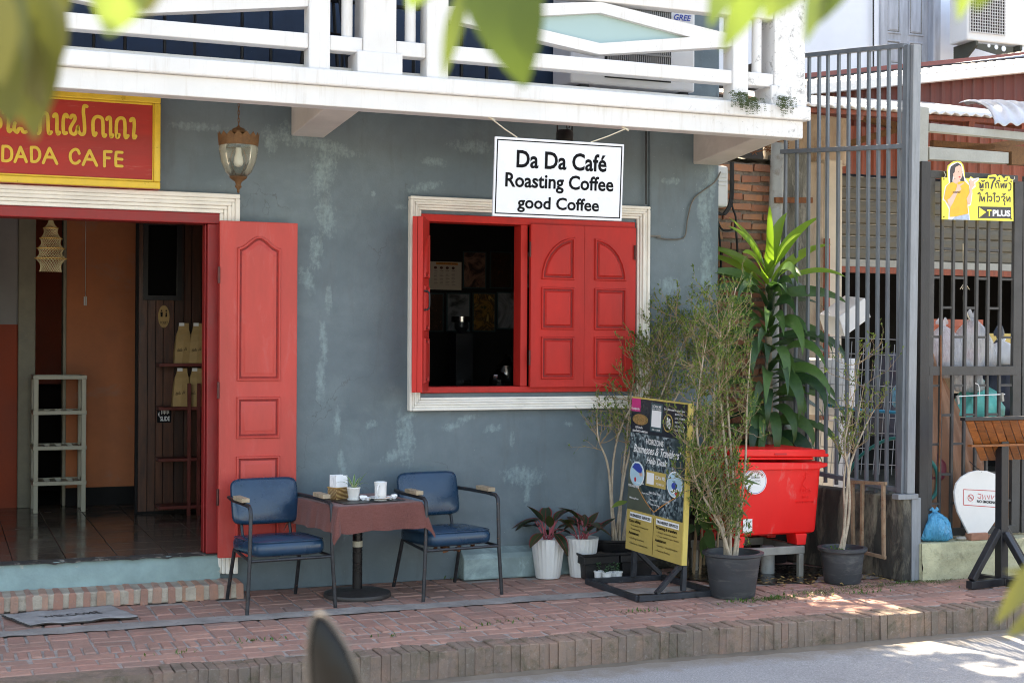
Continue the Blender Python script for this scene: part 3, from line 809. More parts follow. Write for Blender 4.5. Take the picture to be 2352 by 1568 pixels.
def relief_panel(mb, poly, o, ex, ey, n, depth=.012, rim=.018, inset=.030):
    """raised-and-fielded panel: a sunk groove round a raised field"""
    cx = sum(p[0] for p in poly) / len(poly); cy = sum(p[1] for p in poly) / len(poly)
    def shrink(d):
        out = []
        L = len(poly)
        for i in range(L):
            a = Vector((*poly[i - 1], 0)); b = Vector((*poly[i], 0)); c2 = Vector((*poly[(i + 1) % L], 0))
            e1 = (b - a).normalized(); e2 = (c2 - b).normalized()
            n1 = Vector((-e1.y, e1.x, 0)); n2 = Vector((-e2.y, e2.x, 0)); nn = (n1 + n2)
            if nn.length < 1e-6: nn = n1
            nn.normalize(); k = d / max(.35, nn.dot(n1)); q = b + nn * k
            out.append((q.x, q.y))
        return out
    area = sum(poly[k][0] * poly[(k + 1) % len(poly)][1] - poly[(k + 1) % len(poly)][0] * poly[k][1] for k in range(len(poly)))
    if area < 0: poly = poly[::-1]
    o = Vector(o); ex = Vector(ex); ey = Vector(ey); n = Vector(n)
    rings = [(poly, .0006), (shrink(rim * .25), .013), (shrink(rim * .7), .014), (shrink(rim), .0022), (shrink(rim + .010), .0022), (shrink(rim + inset), .013), (shrink(rim + inset + .004), .0135)]
    L = len(poly); i0 = len(mb.v)
    for r, h in rings:
        for q in r: mb.v.append(o + ex * q[0] + ey * q[1] + n * h)
    for r in range(len(rings) - 1):
        for k2 in range(L):
            a = i0 + r * L + k2; b = i0 + r * L + (k2 + 1) % L
            mb.mi = 1 if r == 3 else 0; mb.face((a, b, b + L, a + L))
    mb.mi = 0
    mb.face([i0 + (len(rings) - 1) * L + k2 for k2 in range(L)])
LY = -.115                                     # face of the opened leaf
leaf = MB(); lx0, lx1, lz0, lz1 = -1.128, -.648, .228, 2.282
leaf.box(lx0, LY, lz0, lx1, LY + .038, lz1); dl = leaf.build('door_leaf', 'door_red', cafe, bevel=.004)
arch = [(-.135, 0), (.135, 0), (.135, .815)] + [(.135 - .135 * k / 7, .815 + .075 * (1 - cos(pi * k / 7)) / 2) for k in range(1, 8)] + [(-.135 * k / 7, .815 + .075 * (1 + cos(pi * k / 7)) / 2) for k in range(1, 8)]
cxm = (lx0 + lx1) / 2 + .0
for poly, z in ((arch, 1.305), ([(-.135, 0), (.135, 0), (.135, .255), (-.135, .255)], .952), ([(-.135, 0), (.135, 0), (.135, .52), (-.135, .52)], .325)):
    q = MB(); relief_panel(q, poly, (cxm, LY, z), (1, 0, 0), (0, 0, 1), (0, -1, 0)); q.build('panel', ['door_red', 'groove_grime_shade'], dl, smooth=30)
for z in (.55, 1.2, 1.9):
    h = MB(); h.tube([(lx0 - .006, LY - .002, z), (lx0 - .006, LY - .002, z + .10)], .008, 8); h.build('hinge', 'hinge_metal', dl, smooth=40)
# ---- window surround, frame and shutters
m = MB(); moulding(m, .104, 1.838, 1.104, 2.492, .085); m.build('window_moulding', 'cream_moulding', cafe, bevel=.006)
f = MB(); f.box(WX0, -.03, WZ1 - .05, WX1, .12, WZ1 - .002); f.box(WX0, -.03, WZ0 + .002, WX1, .12, WZ0 + .042)
f.box(WX0 + .001, -.029, WZ0 + .042, WX0 + .05, .12, WZ1 - .05); f.box(WX1 - .035, -.029, WZ0 + .042, WX1 - .001, .12, WZ1 - .05); f.box(.885, -.027, WZ0 + .042, .935, .10, WZ1 - .05)
f.build('window_frame', 'shutter_red', cafe, bevel=.005)
def shutter(name, o, ex, n, wdt, hgt, side, parent, th=.032):
    """shutter leaf with a quarter-round top panel and two square ones; side = +1 arch rises to the right"""
    o = Vector(o); ex = Vector(ex).normalized(); n = Vector(n).normalized(); ez = Vector((0, 0, 1))
    b = MB(); b.obb(o + ex * wdt / 2 + ez * hgt / 2 - n * th / 2, ex * wdt / 2, ez.cross(ex) * th / 2, ez * hgt / 2)
    so = b.build(name, 'shutter_red', parent, bevel=.003)
    pw = wdt * .62; px = wdt * .19
    for z0 in (.055, .385):
        q = MB(); relief_panel(q, [(px, z0), (px + pw, z0), (px + pw, z0 + .285), (px, z0 + .285)], o, ex, ez, n, rim=.016, inset=.02); q.build('panel', ['shutter_red', 'groove_grime_shade'], so, smooth=30)
    z0 = .72; ah = .285
    if side > 0:
        poly = [(px, z0), (px + pw, z0), (px + pw, z0 + ah)] + [(px + pw - pw * sin(a), z0 + ah * cos(a)) for a in [radians(d) for d in range(12, 90, 13)]]
    else:
        poly = [(px, z0), (px + pw, z0)] + [(px + pw * sin(a), z0 + ah * cos(a)) for a in [radians(d) for d in range(78, 0, -13)]] + [(px, z0 + ah)]
    q = MB(); relief_panel(q, poly, o, ex, ez, n, rim=.016, inset=.02); q.build('panel', ['shutter_red', 'groove_grime_shade'], so, smooth=30)
    return so
s1 = shutter('shutter_leaf', (.942, -.066, 1.252), (1, 0, 0), (0, -1, 0), .392, 1.088, 1, cafe)
s2 = shutter('shutter_leaf', (1.336, -.060, 1.252), (1, 0, 0), (0, -1, 0), .388, 1.088, -1, cafe)
for so, xx in ((s1, .934), (s2, 1.712)):
    for z in (1.40, 2.12):
        h = MB(); h.tube([(xx, -.07, z), (xx, -.07, z + .10)], .007, 8); h.build('hinge', 'hinge_metal', so, smooth=40)
ex = Vector((-sin(radians(25)), -cos(radians(25)), 0)); nn = Vector((-cos(radians(30)), sin(radians(30)), 0)) * -1
# leaf pushed open towards the street; its inner face, with the pull, shows
nrm = Vector((-ex.y, ex.x, 0));  nrm = nrm if nrm.dot(CAM - Vector((.2, 0, 1.7))) > 0 else -nrm
s3 = shutter('shutter_leaf', Vector((.238, -.04, 1.235)) + ex * .36, -ex, nrm, .36, 1.10, 1, cafe)
s4 = shutter('shutter_leaf', Vector((.238, -.04, 1.235)) + ex * .37 - nrm * .040, -ex, -nrm, .36, 1.10, 1, cafe) if False else None
b = MB(); q0 = Vector((.238, -.04, 1.235)) - nrm * .050
b.obb(q0 + ex * .18 + Vector((0, 0, .55)), ex * .18, Vector((0, 0, 1)).cross(ex) * .016, Vector((0, 0, .55))); b.build('shutter_leaf', 'shutter_red', cafe, bevel=.003)
h = MB(); hp = Vector((.238, -.04, 1.75)) + ex * .31 + nrm * .004
h.tube(smooth_path([hp, hp + nrm * .03 + V(0, 0, .01), hp + nrm * .034 + V(0, 0, .06), hp + nrm * .03 + V(0, 0, .11), hp + V(0, 0, .12)], 4), .006, 8); h.build('pull_handle', 'black_metal', s3, smooth=60)
# ---- balcony
BY = -1.0
bal = MB(); bal.box(-6, BY + .121, 3.045, 2.43, -.001, 3.12); bal = bal.build('balcony', 'white_render', cafe, bevel=.008)
f = MB(); f.box(-6, BY, 2.872, 2.447, BY + .118, 2.984); f.build('fascia', 'white_render', bal, bevel=.006)
f = MB(); f.box(-6, BY - .030, 2.985, 2.488, BY + .12, 3.075); f.build('coping', 'white_render', bal, bevel=.010)
def post(x0, x1, z0, z1, d=.12, y=BY, name='post'):
    q = MB(); q.box(x0, y + .0, z0, x1, y + d, z1); q.build(name, 'white_render', bal, bevel=.008)
RAILZ = (3.190, 3.275)
TOPZ = 3.90
for x0, x1, d in ((-.798, -.676, .13), (-.483, -.288, .20), (-.105, .028, .13), (1.928, 2.04, .13), (2.232, 2.462, .20), (-4.2, -4.0, .2), (-4.5, -4.4, .13), (-3.9, -3.78, .13)):
    post(x0, x1, 3.071, TOPZ - .002, d, name='baluster_post')
post(-.520, -.252, 3.072, 3.20, .215, BY - .008, 'post_foot'); post(2.205, 2.470, 3.072, 3.20, .215, BY - .008, 'post_foot')
for x0, x1 in ((-.585, -.545), (-.215, -.16), (2.102, 2.165)):
    q = MB(); xm = (x0 + x1) / 2; q.tube([(xm, BY + .06, 3.27), (xm, BY + .06, TOPZ)], .032, 16); q.build('baluster', 'white_render', bal, smooth=40)
for i, (x0, x1) in enumerate(((-3.78, -.799), (-.675, -.484), (-.287, -.106), (.029, 1.927), (2.041, 2.231))):
    q = MB(); q.box(x0, BY + .012, RAILZ[0], x1, BY + .105, RAILZ[1]); q.build('lower_rail', 'white_render', bal, bevel=.006)
q = MB(); q.box(-6, BY - .02, TOPZ, 2.48, BY + .15, TOPZ + .09); q.build('top_rail', 'white_render', bal, bevel=.006)
def diamond(x0, x1, infill):
    xm = (x0 + x1) / 2 + .03; zc = 3.462; hh = .160
    outer = [(x0, zc + .040), (xm, zc + hh), (x1, zc + .040), (x1, zc - .036), (xm, zc - hh), (x0, zc - .036)]
    il = .294; inner = [(x0 + il, zc - .002), (xm, zc + .093), (x1 - il, zc - .002), (xm, zc - .092)]
    # four bars
    for pts in ([outer[0], outer[1], inner[1], inner[0]], [outer[1], outer[2], inner[2], inner[1]], [outer[3], outer[4], inner[3], inner[2]], [outer[4], outer[5], inner[0], inner[3]]):
        q = MB(); q.prism(pts, (0, BY + .10, 0), (1, 0, 0), (0, 0, 1), (0, -.082, 0)); q.build('diagonal_bar', 'white_render', bal)
    for pts in ([outer[5], outer[0], inner[0]], [outer[2], outer[3], inner[2]]):
        q = MB(); q.prism(pts, (0, BY + .10, 0), (1, 0, 0), (0, 0, 1), (0, -.082, 0)); q.build('diagonal_bar', 'white_render', bal)
    q = MB(); q.prism(inner, (0, BY + .065, 0), (1, 0, 0), (0, 0, 1), (0, -.012, 0)); q.build('glass_panel', 'frosted_panel', bal)
    q = MB(); q.box(x0, BY + .015, zc + hh + .001, x1, BY + .105, zc + .25); q.build('upper_rail', 'white_render', bal, bevel=.006)
for x0, x1 in ((-.675, -.484), (-.287, -.106), (2.041, 2.231)):
    q = MB(); q.box(x0, BY + .015, 3.623, x1, BY + .105, 3.712); q.build('upper_rail', 'white_render', bal, bevel=.006)
diamond(.029, 1.927, True); diamond(-2.697, -.799, True)
# corbels carrying the slab
for x0, x1, zb in ((-.667, -.455, 2.838), (2.19, 2.398, 2.806)):
    q = MB()
    q.v = []; q.f = []; q.m = []
    q.prism([(0, 3.044), (-.877, 3.044), (-.877, 2.886), (-.0, zb)], (x0, 0, 0), (0, 1, 0), (0, 0, 1), (x1 - x0, 0, 0)); q.build('corbel', 'corbel_paint', cafe, bevel=.008)
# ================================================================== inside the cafe, seen through door and window
FZ = .245
fl = structure('floor')
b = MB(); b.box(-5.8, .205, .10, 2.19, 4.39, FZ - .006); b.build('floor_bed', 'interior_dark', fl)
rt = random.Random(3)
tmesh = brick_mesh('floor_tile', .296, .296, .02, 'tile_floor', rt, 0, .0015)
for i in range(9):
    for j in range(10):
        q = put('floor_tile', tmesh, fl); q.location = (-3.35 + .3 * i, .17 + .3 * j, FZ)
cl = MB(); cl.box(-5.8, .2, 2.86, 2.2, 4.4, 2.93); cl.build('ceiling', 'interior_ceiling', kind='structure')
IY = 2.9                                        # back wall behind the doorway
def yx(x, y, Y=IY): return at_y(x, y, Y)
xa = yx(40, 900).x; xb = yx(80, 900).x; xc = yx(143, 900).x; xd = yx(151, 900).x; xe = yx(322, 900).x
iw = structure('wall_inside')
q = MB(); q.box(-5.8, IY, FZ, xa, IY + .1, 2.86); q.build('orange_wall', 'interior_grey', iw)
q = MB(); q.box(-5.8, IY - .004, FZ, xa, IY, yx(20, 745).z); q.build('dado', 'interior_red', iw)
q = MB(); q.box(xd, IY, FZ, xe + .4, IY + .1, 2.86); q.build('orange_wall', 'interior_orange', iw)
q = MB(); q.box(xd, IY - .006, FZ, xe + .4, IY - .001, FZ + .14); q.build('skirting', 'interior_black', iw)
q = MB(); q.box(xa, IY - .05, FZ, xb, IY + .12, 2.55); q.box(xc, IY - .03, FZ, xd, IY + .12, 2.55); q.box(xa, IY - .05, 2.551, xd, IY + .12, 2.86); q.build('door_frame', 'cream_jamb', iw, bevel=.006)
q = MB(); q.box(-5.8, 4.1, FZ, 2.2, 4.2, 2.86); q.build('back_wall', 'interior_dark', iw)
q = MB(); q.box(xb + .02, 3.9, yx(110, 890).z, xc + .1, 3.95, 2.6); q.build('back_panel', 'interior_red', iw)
# plank partition
PY = 2.15
x0 = at_y(318, 900, PY).x; x1 = -.35
part = thing('plank_partition', 'dark reddish brown vertical plank partition inside the doorway', 'partition', (x0, PY, FZ))
q = MB(); q.box(x0 - .02, PY + .02, FZ, x1, PY + .06, 2.86); q.build('backing', 'interior_black', part)
rp = random.Random(9); x = x0
while x < x1:
    wdt = rp.uniform(.055, .085); q = MB(); q.box(x, PY + rp.uniform(0, .006), FZ + .02, x + wdt - .006, PY + .022, 2.84); q.build('plank', 'dark_planks', part); x += wdt
q = MB(); q.box(x1, .21, FZ, x1 + .08, 4.1, 2.86); q.build('cross_wall', 'interior_dark', iw)
# framed picture on the planks
a = at_y(330, 505, PY - .03); c = at_y(417, 690, PY - .03)
pic = thing('framed_picture', 'black framed picture under glass hung on dark planks inside doorway', 'picture', ((a.x + c.x) / 2, PY - .02, c.z))
q = MB(); q.box(a.x, PY - .035, c.z, a.x + .035, PY - .002, a.z); q.box(c.x - .035, PY - .035, c.z, c.x, PY - .002, a.z); q.box(a.x + .035, PY - .035, a.z - .035, c.x - .035, PY - .002, a.z); q.box(a.x + .035, PY - .035, c.z, c.x - .035, PY - .002, c.z + .035); q.build('frame', 'black_metal', pic)
q = MB(); q.box(a.x + .035, PY - .02, c.z + .035, c.x - .035, PY - .004, a.z - .035); q.build('picture_sheet', 'picture_glass', pic)
# toilet plaque and slide sign
tc = at_y(376, 727, PY - .01)
tp = thing('toilet_plaque', 'oval wooden plaque with two figures reading TOILET on the planks', 'sign', tc)
q = MB(); q.prism([(.042 * cos(2 * pi * k / 24), .085 * sin(2 * pi * k / 24)) for k in range(24)], tc, (1, 0, 0), (0, 0, 1), (0, -.008, 0)); q.build('plaque', 'kraft_paper', tp)
q = MB(); q2 = tc + V(0, -.0095, 0)
add_text(q, 'TOILET', q2 + V(-.03, 0, -.055), (.06, 0, 0), (0, 0, .020), .01)
for s in (-1, 1):
    q.prism([(.006 * cos(2 * pi * k / 10), .006 * sin(2 * pi * k / 10)) for k in range(10)], q2 + V(s * .017, 0, .045), (1, 0, 0), (0, 0, 1), (0, -.001, 0))
    q.prism([(-.007, -.02), (.007, -.02), (.009 if s < 0 else .003, .016), (-.009 if s < 0 else -.003, .016)], q2 + V(s * .017, 0, .018), (1, 0, 0), (0, 0, 1), (0, -.001, 0))
q.build('lettering', 'print_black', tp)
a = at_y(361, 932, PY - .01); c = at_y(393, 970, PY - .01)
ss = thing('slide_sign', 'small dark sign with white arrow reading SLIDE low on the planks', 'sign', (a.x, PY, c.z))
q = MB(); q.box(a.x, PY - .010, c.z, c.x, PY - .002, a.z); q.build('plate', 'print_black', ss)
q = MB(); W_ = c.x - a.x; H_ = a.z - c.z; o_ = V(a.x, PY - .0115, c.z)
add_text(q, 'SLIDE', o_ + V(W_ * .22, 0, H_ * .10), (W_ * .68, 0, 0), (0, 0, H_ * .28), .02)
for k in range(3): ribbon(q, [o_ + V(W_ * (.32 + .2 * k), 0, H_ * .5), o_ + V(W_ * (.32 + .2 * k), 0, H_ * .85), o_ + V(W_ * (.42 + .2 * k), 0, H_ * .85), o_ + V(W_ * (.42 + .2 * k), 0, H_ * .55)], .006, (0, -1, 0), .0, False, False)
q.prism([(0, 0), (.10, .18), (.10, -.18)], o_ + V(W_ * .06, 0, H_ * .5), (W_, 0, 0), (0, 0, H_), (0, -.0008, 0)); q.build('lettering', 'print_white', ss)
# wall shelves with coffee bags
sh = thing('wall_shelf', 'dark red wooden shelf unit with rails fixed to the plank partition', 'shelf', (at_y(364, 840, PY - .2).x, PY - .2, FZ))
sx0 = at_y(366, 840, PY - .2).x; sx1 = sx0 + .62
for yy in (838, 938, 1056, 1165):
    zz = at_y(400, yy, PY - .2).z; q = MB(); q.box(sx0, PY - .2, zz - .012, sx1, PY - .003, zz + .012); q.build('shelf_board', 'shelf_wood', sh, bevel=.003)
for xx in (at_y(430, 1000, PY - .2).x, at_y(452, 1000, PY - .2).x):
    q = MB(); q.box(xx, PY - .21, FZ, xx + .025, PY - .19, at_y(430, 880, PY - .2).z); q.build('upright', 'shelf_wood', sh)
lab = ['kraft coffee bag on the upper shelf, left of its pair', 'kraft coffee bag on the upper shelf beside the door jamb', 'kraft coffee bag on the lower shelf, left of its pair', 'kraft coffee bag on the lower shelf beside the door jamb']
for i, (px, py) in enumerate(((416, 832), (449, 832), (412, 932), (446, 932))):
    bp = at_y(px, py, PY - .12); bp.z = at_y(400, 838 if i < 2 else 938, PY - .2).z + .013
    bag = thing('coffee_bag', lab[i], 'bag', bp, 'kraft coffee bags on the wall shelf')
    hh = .30 if i < 2 else .285; ww = .055
    q = MB()
    prof = [(1.0, .95, 0), (1.02, 1.05, .08), (.98, .95, .16), (.9, .6, .215), (.72, .2, .25), (.66, .1, hh)]
    for k, (sx, sy, z) in enumerate(prof):
        for (ux, uy) in ((-1, -1), (0, -1.25), (1, -1), (1, 1), (0, 1.2), (-1, 1)): q.v.append(bp + V(ux * ww * sx + (.02 * z / hh), uy * .038 * sy, z))
    for k in range(len(prof) - 1):
        for j in range(6): q.face((k * 6 + j, k * 6 + (j + 1) % 6, k * 6 + 6 + (j + 1) % 6, k * 6 + 6 + j))
    q.face(range(len(prof) * 6 - 6, len(prof) * 6)); q.build('bag_body', 'kraft_paper', bag)
    q = MB(); q.box(bp.x - .018, bp.y - .012, bp.z + hh - .022, bp.x + .02, bp.y - .0055, bp.z + hh + .002); q.build('sticker', 'print_white', bag)
    q = MB(); add_text(q, 'dadacafé', bp + V(-.036, -.050, .085), (.072, .002, .012), (0, 0.004, .026), 0, .3); q.build('lettering', 'print_black', bag)
# white plastic rack standing in the inner doorway
fx0 = at_y(76, 1150, 2.45).x; fx1 = at_y(197, 1150, 2.45).x
rk = thing('plastic_rack', 'ivory plastic shelf rack with four tiers standing on the tiled floor', 'rack', ((fx0 + fx1) / 2, 2.6, FZ))
zt = [at_y(130, yy, 2.45).z for yy in (862, 943, 1024, 1105)]
for xx in (fx0, fx1 - .035):
    for yy in (2.45, 2.75):
        q = MB(); q.box(xx, yy, FZ, xx + .035, yy + .03, zt[0] - .001); q.build('leg', 'ivory_plastic', rk, bevel=.004)
for z in zt:
    q = MB()
    q.box(fx0 - .004, 2.444, z - .03, fx1 + .004, 2.47, z); q.box(fx0 - .004, 2.765, z - .03, fx1 + .004, 2.79, z); q.box(fx0 - .004, 2.47, z - .03, fx0 + .02, 2.765, z); q.box(fx1 - .02, 2.47, z - .03, fx1 + .004, 2.765, z)
    for k in range(4): q.box(fx0 + .05 + k * .085, 2.47, z - .015, fx0 + .09 + k * .085, 2.765, z - .006)
    q.build('shelf', 'ivory_plastic', rk, bevel=.003)
# hanging fish-trap shade of netting
nc = at_y(117, 500, .75); zb = at_y(117, 626, .75).z
net = thing('net_lantern', 'beige knotted net shade with bamboo hoops hanging inside the doorway', 'hanging', nc)
hoops = [(505, 4), (526, 16), (549, 22), (573, 27), (596, 31), (602, 33)]
hz = [(at_y(117, yy, .75).z, .0) for yy in (506, 524, 548, 571, 594, 624)]
hr = [.012, .044, .066, .082, .094, .068]
q = MB()
NN = 26
def netpt(lv, a):
    k = int(min(lv, 4.999)); f_ = lv - k; r0 = hr[k]; r1 = hr[k + 1]; r = (r0 * (1 - f_) + r1 * f_) * (1 - .22 * sin(pi * f_)); z = hz[k][0] * (1 - f_) + hz[k + 1][0] * f_
    return V(nc.x + r * cos(a), nc.y + r * sin(a), z)
for s in (-1, 1):
    for j in range(NN):
        a0 = 2 * pi * j / NN
        q.tube([netpt(lv * .2, a0 + s * lv * .16) for lv in range(0, 26)], .0011, 3, False)
q.build('netting', 'net_cord', net)
for k in range(1, 5):
    q = MB(); q.tube([V(nc.x + hr[k] * 1.05 * cos(2 * pi * j / 20), nc.y + hr[k] * 1.05 * sin(2 * pi * j / 20), hz[k][0]) for j in range(21)], .0035, 6, False); q.build('hoop', 'bamboo', net, smooth=60)
q = MB(); q.tube([V(nc.x, nc.y, hz[0][0]), V(nc.x, nc.y, 2.86)], .002, 4); q.build('cord', 'net_cord', net)
pc = MB(); a = at_y(196, 690, IY - .02); pc.box(a.x - .012, a.y - .012, a.z - .04, a.x - .003, a.y, a.z + .03); pc.box(a.x + .001, a.y - .012, a.z - .04, a.x + .010, a.y, a.z + .03); pc.tube([a + V(0, 0, .03), V(a.x, a.y, 2.8)], .002, 4)
tag(pc.build('pull_cord', 'print_white'), 'thin pull cord with white tips on the orange inner wall', 'cord')

# ---- behind the window
GY = 2.3
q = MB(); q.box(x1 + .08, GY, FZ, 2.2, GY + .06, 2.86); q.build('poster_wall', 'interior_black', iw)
pl = [(985, 600, 1060, 666, 'print_paper', 'pale poster of four coffee bean types behind the window'), (1064, 577, 1117, 663, 'photo_cup', 'dark poster of a coffee cup and spoons, top row beside the bean chart'),
      (1126, 577, 1177, 663, 'photo_beans', 'dark poster of roasted beans in a scoop, top row near the shutter'), (1186, 577, 1240, 663, 'photo_hill', 'poster edge half hidden behind the red window post'),
      (960, 672, 1019, 762, 'photo_beans', 'dark poster of beans at the left end of the lower row'), (1026, 672, 1080, 762, 'photo_hill', 'dark poster of a coffee field, second in the lower row'),
      (1086, 672, 1138, 762, 'photo_leaves', 'poster with orange and green coffee leaves in the lower row'), (1142, 670, 1200, 756, 'photo_hill', 'grey poster of a misty hill at the right of the lower row')]
for i, (a0, b0, a1, b1, mt_, lb) in enumerate(pl):
    a = at_y(a0, b0, GY - .01); c = at_y(a1, b1, GY - .01)
    t_ = thing('poster', lb, 'poster', (a.x, GY, c.z), 'posters behind the window')
    q = MB(); q.box(a.x, GY - .008, c.z, c.x, GY - .001, a.z); q.build('border', 'print_teal' if i else 'print_paper', t_)
    e = .010
    q = MB(); q.box(a.x + e, GY - .0095, c.z + e, c.x - e, GY - .0085, a.z - e); q.build('picture_sheet', mt_, t_)
    if i == 0:
        q = MB(); W_ = c.x - a.x; H_ = a.z - c.z; o_ = V(a.x, GY - .011, c.z)
        q.prism([(.22, .89), (.88, .89), (.88, .97), (.22, .97)], o_, (W_, 0, 0), (0, 0, H_), (0, -.0005, 0)); q.build('heading_band', 'print_orange', t_)
        q = MB(); add_text(q, '4 TYPES OF COFFEE BEANS', o_ + V(W_ * .26, -.001, H_ * .905), (W_ * .58, 0, 0), (0, 0, H_ * .05), .03)
        for cidx in range(4):
            xx = .2 + .18 * cidx
            q.prism([(xx + .05 * cos(2 * pi * k / 10), .78 + .05 * sin(2 * pi * k / 10)) for k in range(10)], o_, (W_, 0, 0), (0, 0, H_), (0, -.0005, 0))
            add_text(q, ('Arabica', 'Robusta', 'Excelsa', 'Liberica')[cidx], o_ + V(W_ * (xx - .05), -.0005, H_ * .66), (W_ * .11, 0, 0), (0, 0, H_ * .035), .02)
            for ln in range(9): q.prism([(xx - .05, .58 - .05 * ln), (xx + .05 + .02 * sin(ln * 3 + cidx), .58 - .05 * ln), (xx + .05 + .02 * sin(ln * 3 + cidx), .59 - .05 * ln), (xx - .05, .59 - .05 * ln)], o_, (W_, 0, 0), (0, 0, H_), (0, -.0005, 0))
        q.build('lettering', 'print_brown', t_)
# counter, grinder with a steel hopper ring and foil sacks in the gloom
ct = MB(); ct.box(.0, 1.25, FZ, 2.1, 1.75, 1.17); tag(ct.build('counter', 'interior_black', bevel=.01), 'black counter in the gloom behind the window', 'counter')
gp = at_y(1060, 760, 1.5); gp.z = 1.172
gr = thing('coffee_grinder', 'black coffee grinder with a shiny steel hopper ring behind the window', 'grinder', gp)
zr = at_y(1060, 733, 1.5).z
q = MB(); q.box(gp.x - .07, 1.43, 1.172, gp.x + .07, 1.57, zr - .11); q.lathe([(.03, -.11), (.055, -.06), (.05, 0)], (gp.x, 1.5, zr), 20); q.build('grinder_body', 'black_metal', gr, smooth=30)
q = MB(); q.lathe([(.072, -.022), (.078, -.02), (.078, .02), (.072, .022), (.066, .015), (.066, -.015), (.072, -.022)], (gp.x, 1.5, zr), 28); q.build('hopper_ring', 'steel', gr, smooth=50)
q = MB(); q.box(gp.x - .03, 1.36, 1.24, gp.x + .03, 1.425, 1.26); q.build('spout', 'steel', gr)
for i, (px, py, hh) in enumerate(((1165, 800, .25), (1148, 815, .16))):
    fp = at_y(px, py, 1.45); fp.z = 1.172
    q = MB(); rr = random.Random(20 + i)
    q.lathe([(.07, 0), (.085, .03), (.08, hh * .5), (.07, hh * .8), (.035, hh), (.02, hh * 1.15)], fp, 14, wob=lambda w_, k: 1 + .18 * sin(w_ * 3 + k * 2) + rr.uniform(-.12, .12))
    tag(q.build('foil_sack', 'steel', smooth=25), ('crumpled silver foil sack', 'small silver foil pouch')[i] + ' on the counter behind the window', 'sack')
# ================================================================== signs and lamps on the facade
# ---- red and gold name board over the door
SY = -.10
bx0, bx1, bz0, bz1 = -3.05, -1.487, 2.455, 3.008
ns = thing('name_board', 'red signboard with gold Lao lettering reading DADA CAFE over the doorway', 'sign', (bx1, SY, bz0))
q = MB(); q.box(bx0, SY - .005, bz0, bx1, -.012, bz1); q.build('board', 'sign_red', ns)
for (a0, c0, a1, c1) in ((bx0, bz0, bx1, bz0 + .042), (bx0, bz1 - .042, bx1, bz1), (bx1 - .038, bz0 + .042, bx1, bz1 - .042), (bx0, bz0 + .042, bx0 + .038, bz1 - .042)):
    q = MB(); q.box(a0, SY - .028, c0, a1, SY - .0055, c1); fr = q.build('frame_member', 'gold_frame', ns, bevel=.006)
for (a0, c0, a1, c1) in ((bx0 + .05, bz0 + .0421, bx1 - .046, bz0 + .054), (bx0 + .05, bz1 - .054, bx1 - .046, bz1 - .0421), (bx1 - .046, bz0 + .0421, bx1 - .0381, bz1 - .0421)):
    q = MB(); q.box(a0, SY - .016, c0, a1, SY - .0056, c1); q.build('inner_bead', 'gold_frame', ns, bevel=.003)
q = MB(); q.box(-1.66, SY - .01, bz1, -1.57, SY + .03, bz1 + .035); q.build('hanging_tab', 'gold_frame', ns)
def zs(x, y, Y=SY - .0065): return at_y(x / 3.36 * .57422, (350 + y / 3.36) * .57422, Y)
lao = [[(455, 375), (485, 345), (520, 350), (538, 400), (535, 500), (535, 590), (515, 620)], [(550, 385), (590, 348), (635, 365), (645, 480), (650, 590), (665, 625), (690, 600)],
       [(720, 392), (735, 365), (760, 370), (765, 450), (765, 580), (780, 630), (800, 605)], [(905, 400), (895, 370), (868, 375), (850, 440), (850, 560), (862, 620), (893, 612)],
       [(950, 410), (965, 380), (1000, 385), (1008, 430), (975, 490), (945, 550), (955, 610), (1000, 630), (1032, 590), (1045, 520), (1060, 600), (1100, 635), (1135, 600), (1132, 450), (1120, 330), (1132, 250), (1168, 258)],
       [(1290, 615), (1275, 645), (1258, 630), (1250, 560), (1252, 450), (1285, 400), (1335, 397), (1375, 430), (1385, 520), (1385, 620), (1400, 660), (1420, 640)],
       [(1435, 432), (1450, 408), (1480, 412), (1485, 500), (1485, 610), (1495, 670), (1515, 640)],
       [(1600, 635), (1585, 672), (1568, 660), (1562, 590), (1567, 470), (1592, 425), (1632, 412), (1670, 440), (1680, 540), (1678, 630), (1690, 680), (1720, 650)],
       [(1755, 450), (1768, 425), (1797, 430), (1805, 520), (1795, 620), (1800, 685), (1825, 655)],
       [(45, 340), (70, 320), (105, 360), (115, 450), (110, 560), (125, 595), (150, 570)], [(200, 480), (190, 560), (230, 605), (250, 560), (290, 560), (310, 600), (350, 600)], [(-40, 400), (5, 440), (5, 520), (-35, 550)]]
latin = [[(40, 790), (36, 880), (35, 985)], [(50, 793), (110, 797), (155, 850), (150, 950), (100, 988), (45, 986)], [(200, 1000), (240, 900), (275, 805)], [(275, 805), (315, 900), (355, 1000)], [(240, 928), (315, 932)],
         [(420, 805), (421, 900), (425, 995)], [(432, 806), (490, 812), (530, 865), (530, 940), (490, 993), (435, 996)], [(580, 1015), (622, 915), (665, 818)], [(665, 818), (715, 920), (765, 1025)], [(625, 937), (705, 941)],
         [(1065, 890), (1045, 845), (1000, 835), (952, 880), (945, 950), (975, 1010), (1030, 1020), (1068, 988)], [(1115, 1040), (1160, 940), (1205, 848)], [(1205, 848), (1252, 950), (1300, 1050)], [(1165, 965), (1245, 970)],
         [(1405, 862), (1404, 960), (1403, 1060)], [(1415, 862), (1455, 863), (1495, 865)], [(1415, 948), (1440, 949), (1470, 950)], [(1562, 872), (1554, 960), (1558, 1052)], [(1572, 872), (1610, 873), (1642, 875)], [(1565, 960), (1600, 964), (1640, 968)], [(1568, 1056), (1600, 1058), (1642, 1060)]]
